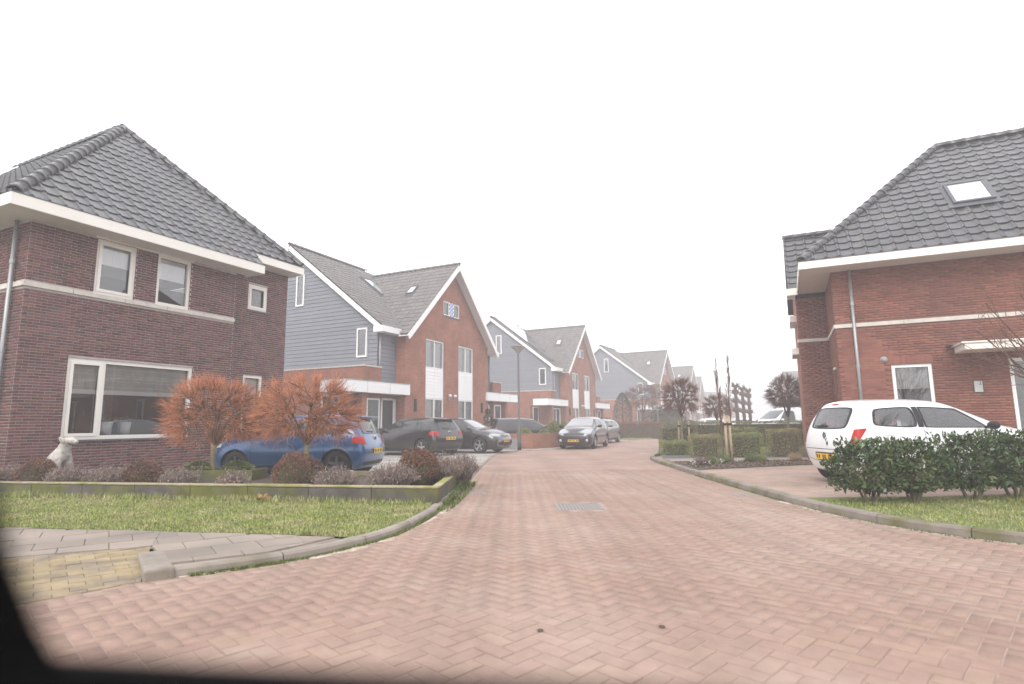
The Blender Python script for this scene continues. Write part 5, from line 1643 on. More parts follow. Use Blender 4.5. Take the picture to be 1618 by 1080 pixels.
MB().box(2.28, 2.72, -.66, .66, .62, .98).build('dashboard', seat_m, tw.root, bevel=.06)
sw_ = MB().lathe([(.165, -.012), (.185, 0), (.165, .012), (.150, 0)], 24, axis='x', closed=True)
sw_.build('steering_wheel', M['trim'], tw.root, loc=(2.16, .36, .95), smooth=True).rotation_euler = (0, -.4, 0)
MB().box(.35, 2.9, -.68, .68, .22, .28).build('cabin_floor', seat_m, tw.root)
tw.patch('rear_wiper', 'B', [(-.02, 1.02), (.36, 1.01), (.36, 1.03), (-.02, 1.045)], M['trim'], .02)
tw.place((5.66, 10.55), (.9985, .055), RZ, xref=0)

# ---- silver-white van behind the long hedge
w = .98; H = 1.90
st = [((.06, .02, .04, .10, .12), (.30, .7, 1.15, H - .12, H - .03), (w * .86, w * .93, w * .90, w * .78, w * .5)),
      ((.14, .12, .14, .20, .22), (.26, .7, 1.15, H - .07, H), (w * .95, w * .99, w * .96, w * .82, w * .52)),
      ((1.2, 1.2, 1.2, 1.2, 1.2), (.24, .7, 1.15, H - .06, H + .01), (w * .97, w * 1.0, w * .97, w * .84, w * .54)),
      ((2.6, 2.6, 2.6, 2.6, 2.6), (.24, .7, 1.15, H - .06, H + .01), (w * .97, w * 1.0, w * .97, w * .84, w * .54)),
      ((3.3, 3.3, 3.35, 3.12, 3.05), (.24, .7, 1.13, H - .10, H - .03), (w * .97, w * 1.0, w * .97, w * .80, w * .52)),
      ((3.75, 3.75, 3.72, 3.55, 3.5), (.24, .7, 1.10, H - .42, H - .36), (w * .97, w * 1.0, w * .97, w * .80, w * .52)),
      ((4.0, 4.0, 3.98, 3.92, 3.95), (.24, .68, 1.06, 1.20, 1.22), (w * .97, w * 1.0, w * .96, w * .82, w * .52)),
      ((4.45, 4.45, 4.42, 4.36, 4.38), (.25, .62, .92, 1.02, 1.06), (w * .95, w * .98, w * .94, w * .78, w * .5)),
      ((4.70, 4.75, 4.68, 4.62, 4.62), (.28, .55, .78, .86, .88), (w * .84, w * .88, w * .84, w * .66, w * .42))]
vn = Car('parked_van', st, [(.95, .33), (4.0, .33)], .33, w * 2, M['p_silver'], 'silver-white van parked behind the long clipped hedge', 'van')
def side(v, s):
    vn.window('front_door_window', v, [(2.75, 1.18), (3.72, 1.12), (3.22, 1.68), (2.75, 1.70)], M['car_glass'], .12)
    vn.strip('door_gap', v, [(2.70, .35), (2.70, 1.7)], .01, M['seam']); vn.strip('door_gap', v, [(3.72, .7), (3.75, 1.1)], .01, M['seam'])
    vn.strip('slide_rail', v, [(.5, 1.08), (2.6, 1.08)], .02, M['seam'])
both(side)
vn.window('windscreen', 'F', [(-.74, 1.28), (.74, 1.28), (.62, 1.74), (-.62, 1.74)], M['car_glass'], .1)
for s in (-1, 1): vn.patch('head_lamp', 'F', [(s * .5, .70), (s * .82, .74), (s * .80, .92), (s * .55, .86)], M['lens_clear'], .01)
vn.mirror_caps(3.62, 1.22, .98, M['p_silver'])
vn.add_wheels(M['alloy'], 5, style='single')
vn.place((13.4, 32.2), (-.985, -.17), .05, xref=4.75)

# ---- pale cars far off in the fog
far_spots = [((15.6, 52.6), (-.8, -.6), 'white car in the fog behind the staked round tree'),
             ((20.4, 56.0), (-.92, -.4), 'white car in the fog right of the staked round tree'),
             ((24.6, 58.6), (-.95, -.3), 'white car in the fog behind the two tall thin saplings')]
fc = vw_hatch('parked_car', far_spots[0][2], 4.3, 1.78, 1.5, M['p_white'], M['alloy'], M['car_glass'], group='pale cars parked far off in the fog')
fc.place(far_spots[0][0], far_spots[0][1], .0)
for p, h, lab in far_spots[1:]:
    c2 = copy_tree(fc.root)
    c2.location = (p[0], p[1], 0); c2.rotation_euler = (0, 0, math.atan2(h[1], h[0]))
    tag(c2, lab, 'car', 'pale cars parked far off in the fog')
# ================================================================== plants: tools
def leaf_quads(P, D, size, aspect=.45, fold=.25, rs=None):
    """P centres (n,3), D leaf axis (n,3); returns verts, faces (folded two-triangle leaves as quads)"""
    rs = rs or rng
    n = len(P)
    D = D / (np.linalg.norm(D, axis=1, keepdims=True) + 1e-9)
    A = rs.normal(size=(n, 3)); S = np.cross(D, A); S /= (np.linalg.norm(S, axis=1, keepdims=True) + 1e-9)
    Nn = np.cross(D, S)
    L = (size * rs.uniform(.7, 1.3, n))[:, None] if np.isscalar(size) else (size * rs.uniform(.7, 1.3, n))[:, None]
    W = L * aspect
    a = P - D * L * .5; b = P + S * W * .5 + Nn * L * fold * .3; c = P + D * L * .5; d = P - S * W * .5 + Nn * L * fold * .3
    v = np.stack([a, b, c, d], 1).reshape(-1, 3)
    f = np.arange(4 * n).reshape(n, 4)
    return v, f

def twig_mesh(segs, sides=3):
    """segs: list of (p0, p1, r0, r1) -> open prisms"""
    S = np.array([[*a, *b, c, d] for a, b, c, d in segs], float)
    p0, p1, r0, r1 = S[:, :3], S[:, 3:6], S[:, 6:7], S[:, 7:8]
    d = p1 - p0; d /= (np.linalg.norm(d, axis=1, keepdims=True) + 1e-9)
    ref = np.where(np.abs(d[:, 2:3]) > .9, np.array([[1., 0, 0]]), np.array([[0, 0, 1.]]))
    a = np.cross(d, ref); a /= (np.linalg.norm(a, axis=1, keepdims=True) + 1e-9); b = np.cross(d, a)
    V_ = []
    for p, r in ((p0, r0), (p1, r1)):
        for k in range(sides):
            t = 2 * math.pi * k / sides
            V_.append(p + (a * math.cos(t) + b * math.sin(t)) * r)
    V_ = np.stack(V_, 1)
    n = len(S)
    base = (np.arange(n) * 2 * sides)[:, None]
    F = np.concatenate([base + np.array([[k, (k + 1) % sides, sides + (k + 1) % sides, sides + k]]) for k in range(sides)], 0)
    return V_.reshape(-1, 3), F

def curved(segs, a, b, r0, r1, n=3, jit=.06, bow=None):
    a, b = np.array(a, float), np.array(b, float)
    L = np.linalg.norm(b - a)
    mid = rng.normal(size=3) * L * jit + (bow if bow is not None else 0)
    prev = a
    for k in range(1, n + 1):
        t = k / n
        p = a + (b - a) * t + mid * 4 * t * (1 - t) * .5
        segs.append((prev, p, r0 + (r1 - r0) * (k - 1) / n, r0 + (r1 - r0) * t)); prev = p
    return prev

def globe_tree(name, loc, label, trunk_h, c_off, rad, m_trunk, m_branch, m_twig, n_tip=420, n_twig=5, trunk_r=.05, twig_r=.0035, twig_l=.22, group=None, n_main=11, base_r=.028, up=.0, seed=1):
    """bare round-headed tree: limbs fork from the trunk top into an ellipsoid of fine twigs"""
    global rng
    keep = rng; rng = np.random.default_rng(seed)
    root = empty(name, loc, 0, label, 'tree', group)
    top = np.array([0, 0, trunk_h])
    MB().tube([(0, 0, -.1), (.012, .004, trunk_h * .3), (-.012, .01, trunk_h * .7), (0, 0, trunk_h + .05)], [trunk_r * 1.25, trunk_r * 1.05, trunk_r * .95, trunk_r], 10).build('trunk', m_trunk, root, smooth=True)
    cen = top + np.array([0, 0, c_off]); rad = np.array(rad)
    def shell(n, lo, hi, zmin=-.75):
        out = []
        while len(out) < n:
            v = rng.normal(size=3); v /= np.linalg.norm(v)
            if v[2] < zmin: continue
            out.append(v * rng.uniform(lo, hi))
        return np.array(out)
    br = []
    mains = shell(n_main, .34, .46, -.35); mains_w = cen + mains * rad
    for p in mains_w: curved(br, top - [0, 0, .05 * rng.uniform()], p, base_r, base_r * .62, 3, .10)
    secs = shell(n_main * 6, .58, .78, -.6); secs_w = cen + secs * rad
    for p in secs_w:
        j = np.argmin(np.linalg.norm(mains_w - p, axis=1))
        curved(br, mains_w[j], p, base_r * .5, base_r * .26, 3, .12)
    tips = shell(n_tip, .72, 1.02, -.8)
    ph = rng.uniform(0, 6.28, 4)
    tips = tips * (1 + .13 * np.sin(tips[:, :1] * 4.2 + ph[0]) * np.sin(tips[:, 1:2] * 3.7 + ph[1]) + .10 * np.sin(tips[:, 2:3] * 6 + ph[2]))
    tips_w = cen + tips * rad
    tw = []
    for p, u in zip(tips_w, tips):
        j = np.argmin(np.linalg.norm(secs_w - p, axis=1))
        curved(br, secs_w[j], p, base_r * .22, twig_r * 1.3, 2, .14)
        for k in range(n_twig):
            t = rng.uniform(.25, 1.0); s = secs_w[j] * (1 - t) + p * t
            d = u / np.linalg.norm(u) + rng.normal(size=3) * .36 + np.array([0, 0, up]); d /= np.linalg.norm(d)
            e = s + d * twig_l * rng.uniform(.5, 1.2)
            curved(tw, s, e, twig_r, twig_r * .45, 2, .12)
    v, f = twig_mesh(br, 4); link('branches', np_mesh('branches', v, f, m_branch, True), root)
    v, f = twig_mesh(tw, 3); link('crown', np_mesh('crown', v, f, m_twig, True), root)
    rng = keep
    return root

def box_surface(n, sx, sy, sz, rs, round_=.06, wav=.02):
    """random points on the top and sides of a rounded box standing on the ground, with outward normals"""
    areas = np.array([sx * sy, sx * sz, sx * sz, sy * sz, sy * sz]); face = rs.choice(5, n, p=areas / areas.sum())
    a, b = rs.uniform(-.5, .5, n), rs.uniform(-.5, .5, n)
    P = np.zeros((n, 3)); Nn = np.zeros((n, 3))
    for k, (ax, sg) in enumerate(((2, 1), (1, -1), (1, 1), (0, -1), (0, 1))):
        m_ = face == k
        if ax == 2: P[m_] = np.stack([a[m_] * sx, b[m_] * sy, np.full(m_.sum(), sz)], 1)
        elif ax == 1: P[m_] = np.stack([a[m_] * sx, np.full(m_.sum(), sg * sy / 2), (b[m_] + .5) * sz], 1)
        else: P[m_] = np.stack([np.full(m_.sum(), sg * sx / 2), a[m_] * sy, (b[m_] + .5) * sz], 1)
        Nn[m_, ax] = sg
    # round the edges
    inn = np.stack([np.clip(P[:, 0], -sx / 2 + round_, sx / 2 - round_), np.clip(P[:, 1], -sy / 2 + round_, sy / 2 - round_), np.clip(P[:, 2], 0, sz - round_)], 1)
    d = P - inn; L = np.linalg.norm(d, axis=1, keepdims=True)
    P = np.where(L > round_, inn + d / (L + 1e-9) * round_, P)
    Nn = np.where(L > 1e-6, d / (L + 1e-9), Nn)
    return P, Nn

def clipped_hedge(name, loc, rz, sx, sy, sz, label, m_leaf, m_core, n=5000, leaf=.035, cat='hedge', group=None, depth=.05, round_=.07, seed=3, thin_low=0.0):
    rs = np.random.default_rng(seed)
    root = empty(name, loc, rz, label, cat, group)
    P, Nn = box_surface(n, sx, sy, sz, rs, round_)
    # unevenness: low-frequency swell of the surface
    ph = rs.uniform(0, 6, 3)
    sw = .018 * (np.sin(P[:, 0] * 7 + ph[0]) + np.sin(P[:, 1] * 6 + ph[1]) + np.sin(P[:, 2] * 9 + ph[2]))
    P = P + Nn * (sw - np.abs(rs.normal(0, depth, n)) + .012)[:, None]
    P[:, 2] = np.maximum(P[:, 2], .015)
    if thin_low:
        keepm = rs.uniform(size=n) < np.clip(P[:, 2] / (sz * thin_low), .15, 1)
        P, Nn = P[keepm], Nn[keepm]
    D = Nn * .6 + rs.normal(size=P.shape) * .8 + np.array([0, 0, .3])
    v, f = leaf_quads(P, D, leaf, .55, rs=rs)
    link('foliage', np_mesh('foliage', v, f, m_leaf), root)
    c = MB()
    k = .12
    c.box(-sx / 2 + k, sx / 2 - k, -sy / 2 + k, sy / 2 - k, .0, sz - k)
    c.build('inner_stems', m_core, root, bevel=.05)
    return root

def ball_shrub(name, loc, rad, label, m_leaf, m_core, n=2600, leaf=.045, group=None, seed=5, z0=.0, up=.5, jit=.06):
    """dense rounded shrub of small leaves round a twiggy heart"""
    rs = np.random.default_rng(seed)
    root = empty(name, loc, 0, label, 'shrub', group)
    rad = np.array(rad)
    v = rs.normal(size=(n, 3)); v /= np.linalg.norm(v, axis=1, keepdims=True)
    v[:, 2] = np.where(v[:, 2] < -.35, -v[:, 2], v[:, 2])
    lump = 1 + .07 * np.sin(v[:, 0] * 5 + seed) + .06 * np.sin(v[:, 1] * 6 + 2 * seed) + .05 * np.sin(v[:, 2] * 8)
    rr = (1 - np.abs(rs.normal(0, jit * 2.0, n))) * lump
    P = v * rr[:, None] * rad + np.array([0, 0, rad[2] * .75 + z0])
    P[:, 2] = np.maximum(P[:, 2], .01)
    D = v + rs.normal(size=(n, 3)) * .7 + np.array([0, 0, up])
    vv, ff = leaf_quads(P, D, leaf, .5, rs=rs)
    link('foliage', np_mesh('foliage', vv, ff, m_leaf), root)
    segs = []
    for k in range(60):
        d = v[k] * .8; e = d * rad + np.array([0, 0, rad[2] * .75 + z0])
        segs.append((np.array([rs.normal(0, .03), rs.normal(0, .03), 0]), e, .008, .003))
    a, b = twig_mesh(segs, 3); link('stems', np_mesh('stems', a, b, m_core), root)
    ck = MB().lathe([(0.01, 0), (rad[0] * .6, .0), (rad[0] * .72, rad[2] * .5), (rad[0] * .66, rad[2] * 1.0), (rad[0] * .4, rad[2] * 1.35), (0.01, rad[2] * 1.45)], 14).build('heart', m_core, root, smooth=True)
    return root

def tuft_shrub(name, loc, rad, h, label, m_twig, n=500, group=None, seed=2, lean=.7, r=.0035, cat='shrub', heads=None):
    """bare upright twigs fanning out from the base"""
    rs = np.random.default_rng(seed)
    root = empty(name, loc, 0, label, cat, group)
    segs = []; tips = []
    for k in range(n):
        a = rs.uniform(0, 2 * math.pi); q = math.sqrt(rs.uniform())
        b = np.array([math.cos(a) * rad * .45 * q, math.sin(a) * rad * .45 * q, 0])
        e = np.array([math.cos(a) * rad * q, math.sin(a) * rad * q, h * (1 - .45 * q * q) * rs.uniform(.65, 1.08)]) + rs.normal(0, .03, 3)
        m_ = (b + e) / 2 + np.array([0, 0, h * .08]) + rs.normal(0, .012, 3)
        segs += [(b, m_, r, r * .8), (m_, e, r * .8, r * .5)]; tips.append(e)
        for j in range(2):
            s = m_ + (e - m_) * rs.uniform(.2, .9); t = s + rs.normal(0, .035, 3) + np.array([0, 0, .05])
            segs.append((s, t, r * .6, r * .35)); tips.append(t)
    v, f = twig_mesh(segs, 3); link('twigs', np_mesh('twigs', v, f, m_twig), root)
    if heads is not None:
        T = np.array(tips); D = np.tile([0, 0, 1.], (len(T), 1)) + rs.normal(size=T.shape) * .4
        v, f = leaf_quads(T, D, .04, .35, rs=rs); link('seed_heads', np_mesh('seed_heads', v, f, heads), root)
    return root

def grass(name, poly, n, z, m, h=(.03, .085), ground=None, clump=None, seed=9, w=.006, avoid=None):
    rs = np.random.default_rng(seed)
    xs = [p[0] for p in poly]; ys = [p[1] for p in poly]
    P = np.zeros((0, 2))
    while len(P) < n:
        x, y = rs.uniform(min(xs), max(xs), 20000), rs.uniform(min(ys), max(ys), 20000)
        c = np.zeros(len(x), bool)
        for i in range(len(poly)):
            (x1, y1), (x2, y2) = poly[i], poly[(i + 1) % len(poly)]
            if y1 == y2: continue
            c ^= ((y1 > y) != (y2 > y)) & (x < (x2 - x1) * (y - y1) / (y2 - y1) + x1)
        P = np.concatenate([P, np.stack([x[c], y[c]], 1)])
    P = P[:n]
    dens = .5 + .5 * np.sin(P[:, 0] * 3.1 + np.sin(P[:, 1] * 2.3) * 1.7) * np.sin(P[:, 1] * 4.1 + 1.3)
    hh = rs.uniform(h[0], h[1], n) * (.65 + .6 * dens)
    a = rs.uniform(0, 6.28, n); lean = rs.uniform(.2, .95, n) * hh
    base = np.stack([P[:, 0], P[:, 1], np.full(n, z)], 1)
    dx = np.stack([np.cos(a), np.sin(a), np.zeros(n)], 1)
    sd = np.stack([-np.sin(a), np.cos(a), np.zeros(n)], 1)
    ww = (w * rs.uniform(.6, 1.4, n))[:, None]
    tip = base + dx * lean[:, None] + np.array([0, 0, 1.]) * hh[:, None]
    V_ = np.stack([base - sd * ww, base + sd * ww, tip], 1).reshape(-1, 3)
    me = np_mesh(name, V_, np.arange(3 * n).reshape(n, 3), m)
    return link(name, me)

def leaf_mat(name, c, c2=None, rough=.5, trans=.25, rand=.35, hue=.02):
    m = mat(name, c, rough, .15, 3, rand=rand, hue=hue, second=c2, second_amt=(.45, .6), second_scale=2.5)
    return m
M['bark_green'] = mat('mossy_bark', (.20, .175, .105), .9, .25, 14, .5, 60)
M['bark_dark'] = mat('dark_bark', (.075, .055, .042), .9, .25, 14, .5, 60)
M['br_orange'] = mat('brown_branch', (.17, .085, .045), .9, .2, 8)
M['tw_orange'] = mat('orange_twig', (.52, .215, .115), .8, .3, 6, rand=.3)
M['br_brown'] = mat('brown_branch_grey', (.11, .075, .058), .9, .2, 8)
M['tw_brown'] = mat('reddish_brown_twig', (.17, .095, .075), .85, .25, 6, rand=.25)
M['laurel'] = leaf_mat('laurel_leaf', (.040, .072, .024), (.085, .115, .036), .26, rand=.55, hue=.025)
M['laurel_pale'] = leaf_mat('young_laurel_leaf', (.10, .135, .045), None, .35, rand=.3)
M['box'] = leaf_mat('box_leaf', (.24, .27, .080), (.16, .20, .060), .55, rand=.4)
M['box_brown'] = leaf_mat('winter_box_leaf', (.29, .25, .11), (.23, .24, .080), .6, rand=.4)
M['hedge_dark'] = leaf_mat('dark_hedge_leaf', (.17, .19, .080), (.25, .20, .12), .6, rand=.4)
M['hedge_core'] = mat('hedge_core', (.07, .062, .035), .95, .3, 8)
M['shrub_brown'] = leaf_mat('rust_brown_leaf', (.20, .098, .062), (.13, .075, .055), .7, rand=.5)
M['tw_grey'] = mat('grey_brown_twig', (.21, .165, .14), .9, .3, 9, rand=.35)
M['head_grey'] = mat('dry_seed_head', (.27, .21, .185), .9, .3, 9, rand=.35)
M['grass'] = leaf_mat('grass_blade', (.255, .285, .078), (.345, .325, .145), .6, rand=.35, hue=.02)
M['weed'] = leaf_mat('weed_leaf', (.12, .16, .035), None, .6, rand=.3)
M['fern'] = leaf_mat('fern_leaf', (.17, .20, .07), (.10, .14, .045), .6, rand=.3)
M['evergreen'] = leaf_mat('evergreen_leaf', (.04, .055, .03), None, .6, rand=.4)
M['beech'] = leaf_mat('copper_beech_leaf', (.20, .085, .05), None, .7, rand=.4)
M['wood_post'] = mat('pale_wood_post', (.42, .31, .22), .85, .18, 7, .2, 40)
M['wood_old'] = mat('weathered_wood', (.30, .26, .17), .9, .2, 7, .2, 40)
M['tw_moss'] = mat('yellowish_twig', (.26, .22, .09), .9, .3, 8, rand=.3)
M['petal'] = mat('white_petal', (.8, .8, .78), .7)
# ================================================================== left verge and garden
LZ = .075
verge = [(-1.70, 6.10)] + [(p[0] - .10, p[1] + .03) for p in KL if 6.05 < p[1] < 8.6] + [(-1.20, 8.62), (-9.4, 10.2), (-13, 10.95), (-13, 8.15), (-8.2, 7.33), (-2.3, 6.27)]
tag(sheet('verge_soil', verge, LZ, M['lawn']), kind='structure')
tag(grass('grass', verge[:-4] + [(-10.5, 10.4), (-8.6, 7.40), (-2.3, 6.27)], 80000, LZ, M['grass'], (.012, .034), seed=4, w=.0045), 'short green grass on the verge before the low mossy garden wall', 'grass', kind='stuff')
# taller tufts along the foot of the wall
tuft_poly = [(-1.35, 8.42), (-1.3, 8.60), (-10.3, 10.40), (-10.3, 10.12)]
tag(grass('grass', tuft_poly, 3600, LZ, M['grass'], (.04, .12), seed=5), 'longer grass along the foot of the mossy garden wall', 'grass', kind='stuff')
# garden wall: concrete panels in an L
WT = .31
wall_m = mat('mossy_concrete', (.095, .085, .075), .9, .3, 5, .4, 50, second=(.115, .12, .030), second_amt=(.42, .60), second_scale=1.6)
cap_m = mat('mossy_wall_top', (.34, .29, .19), .9, .2, 6, .4, 50, second=(.22, .22, .055), second_amt=(.46, .64), second_scale=1.8)
GW = empty('garden_wall', (-1.12, 8.62, 0), 0, 'low mossy concrete garden wall running along the grass verge', 'wall')
def panel_run(a, b, n, side):
    a, b = Vector((*a, 0)), Vector((*b, 0))
    d = (b - a).normalized(); ang = math.atan2(d.y, d.x); L_ = (b - a).length / n
    for k in range(n):
        p = a + d * (k * L_)
        o = MB().box(.004, L_ - .004, min(0, side * .10), max(0, side * .10), -.1, WT - .035 + random.gauss(0, .003)).build('panel', wall_m, GW, loc=tuple(p - GW.location), rz=ang, bevel=.008)
        MB().box(.004, L_ - .004, min(side * -.012, side * .115), max(side * -.012, side * .115), WT - .03, WT + random.gauss(0, .003)).build('coping', cap_m, o, bevel=.008)
panel_run((-1.12, 8.62), (-9.35, 10.28), 8, -1)
panel_run((-9.36, 10.285), (-13.3, 11.08), 4, -1)
panel_run((-1.115, 8.66), (-1.05, 11.95), 3, 1)
sheet('planting_bed', [(-1.24, 8.78), (-9.3, 10.40), (-13.2, 11.18), (-10.2, 11.55), (-9.2, 12.9), (-7.3, 12.75), (-3.4, 12.6), (-1.2, 11.95)], .17, M['soil'])
# low inner edging and a raised planter with ferny greenery
ed = MB().beam((-1.3, 12.1, .20), (-4.1, 12.42, .20), .07, .12).build('bed_edging', M['wood_old'])
tag(ed, 'low weathered edging board behind the garden shrubs', 'edging board')
pb = empty('planter_box', (-5.95, 11.75, .17), R(-2), 'raised concrete planter box with ferny greenery before the blue car', 'planter')
for (a, b, c, d) in ((-.85, .85, -.34, -.26), (-.85, .85, .26, .34), (-.85, -.77, -.26, .26), (.77, .85, -.26, .26)):
    MB().box(a, b, c, d, -.08, .20).build('side_board', wall_m, pb, bevel=.008)
MB().box(-.77, .77, -.26, .26, .0, .16).build('soil_fill', M['soil'], pb)
for k, x in enumerate((-.42, .38)):
    rs = np.random.default_rng(40 + k)
    n = 700; a = rs.uniform(0, 6.28, n); q = np.sqrt(rs.uniform(0, 1, n)); t = rs.uniform(0, 1, n)
    P = np.stack([np.cos(a) * .34 * q, np.sin(a) * .24 * q, .02 + .16 * (1 - q * q) + t * .05], 1)
    D = np.stack([np.cos(a), np.sin(a), .6 - q], 1) + rs.normal(size=(n, 3)) * .3
    v, f = leaf_quads(P, D, .09, .18, rs=rs)
    fo = empty('fern', (-5.95 + x, 11.75, .32), 0, ('left' if k == 0 else 'right') + ' green fern clump in the concrete planter box', 'plant', 'ferns in the planter')
    link('fronds', np_mesh('fronds', v, f, M['fern']), fo)

# ---- the two orange round-headed trees
globe_tree('round_tree', (-6.08, 11.75, .17), 'left orange-twigged round-headed bare tree, by the planter box', .66, .62, (1.05, 1.0, .78), M['bark_green'], M['br_orange'], M['tw_orange'],
           640, 8, .055, .0032, .22, 'orange-twigged trees before the blue car', up=.15, seed=11)
globe_tree('round_tree', (-4.08, 11.45, .17), 'right orange-twigged round-headed bare tree, before the blue car tail', .68, .60, (.98, .95, .76), M['bark_green'], M['br_orange'], M['tw_orange'],
           600, 8, .05, .0032, .22, 'orange-twigged trees before the blue car', up=.15, seed=12)

# ---- shrubs behind the garden wall
def wallpt(px_x, d):            # point behind the front wall: distance from its right end, set back d
    a = Vector((-1.12, 8.62)); b = Vector((-9.35, 10.28)); u = (b - a).normalized(); n = Vector((u.y, -u.x))
    if n.y < 0: n = -n
    p = a + u * px_x + n * d
    return (p.x, p.y, .17)
shr = [  # (distance along the wall, set-back, rx, rz, kind, label)
    (7.72, .42, .40, .28, 'ball', 'dark brown round shrub in front of the house corner, left of the stone dog'),
    (5.48, .40, .33, .27, 'ball', 'rust-brown round shrub behind the wall under the left orange tree'),
    (2.62, .50, .42, .34, 'ball', 'large rust-brown round shrub below the blue car rear wheel'),
    (.80, 1.30, .36, .36, 'ball', 'rust-brown round shrub at the garden wall corner among grey twigs'),
]
for i, (s, d, rx, rz_, kd, lab) in enumerate(shr):
    ball_shrub('round_shrub', wallpt(s, d), (rx, rx * .95, rz_), lab, M['shrub_brown'], M['hedge_core'], 4200, .032, 'rust-brown round shrubs along the garden wall', seed=20 + i)
tf = [(8.45, .5, .30, .34, 'grey twiggy tuft at the far left end of the garden wall'),
      (7.02, .35, .34, .36, 'grey-brown twiggy tuft at the feet of the stone dog'),
      (6.25, .45, .40, .34, 'wide grey-brown twiggy tuft right of the stone dog'),
      (4.72, .35, .30, .32, 'thin twiggy tuft before the planter box'),
      (3.65, .30, .24, .26, 'small thin tuft left of the large rust-brown shrub'),
      (1.86, .40, .34, .34, 'grey twiggy tuft right of the large rust-brown shrub'),
      (.98, .62, .42, .42, 'big grey twiggy tuft just behind the wall corner'),
      (.52, 1.75, .42, .50, 'tall grey twiggy tuft on the roadside end of the garden'),
      (.34, 2.45, .34, .46, 'grey twiggy tuft at the far end of the roadside garden wall')]
for i, (s, d, r_, h_, lab) in enumerate(tf):
    tuft_shrub('twiggy_shrub', wallpt(s, d), r_, h_, lab, M['tw_grey'], 420, 'grey twiggy tufts along the garden wall', seed=50 + i, heads=M['head_grey'])

# ---- moss and weeds in the gutter along the left kerb
def ribbon_poly(line, d0, d1, y0, y1):
    pts = [p for p in line if y0 <= p[1] <= y1]
    A, B = [], []
    for i, p in enumerate(pts):
        q0, q1 = pts[max(i - 1, 0)], pts[min(i + 1, len(pts) - 1)]
        t = np.array([q1[0] - q0[0], q1[1] - q0[1]]); t /= np.linalg.norm(t)
        n = np.array([t[1], -t[0]])
        A.append((p[0] + n[0] * d0, p[1] + n[1] * d0)); B.append((p[0] + n[0] * d1, p[1] + n[1] * d1))
    return A + B[::-1]
tag(grass('moss', ribbon_poly(KL, -.02, .05, 4.85, 9.5), 6500, -.002, M['weed'], (.008, .035), seed=31, w=.007), 'moss in the gutter along the left kerb', 'moss', kind='stuff')
tag(grass('weeds', ribbon_poly(KL, -.03, .16, 8.2, 12.6), 800, 0.0, M['weed'], (.02, .07), seed=32, w=.010), 'weeds along the kerb beside the garden wall', 'weeds', kind='stuff')
tag(grass('weeds', [(-1.05, 8.7), (-.98, 8.7), (-.9, 11.9), (-1.0, 11.9)], 1600, .06, M['weed'], (.02, .07), seed=33, w=.010), 'weeds at the foot of the roadside garden wall', 'weeds', kind='stuff')
tag(grass('moss', ribbon_poly([(p[0], p[1]) for p in KR][::-1], -.02, .04, 4.6, 13.5), 4200, -.002, M['weed'], (.006, .026), seed=34, w=.007), 'moss in the gutter along the right kerb', 'moss', kind='stuff')
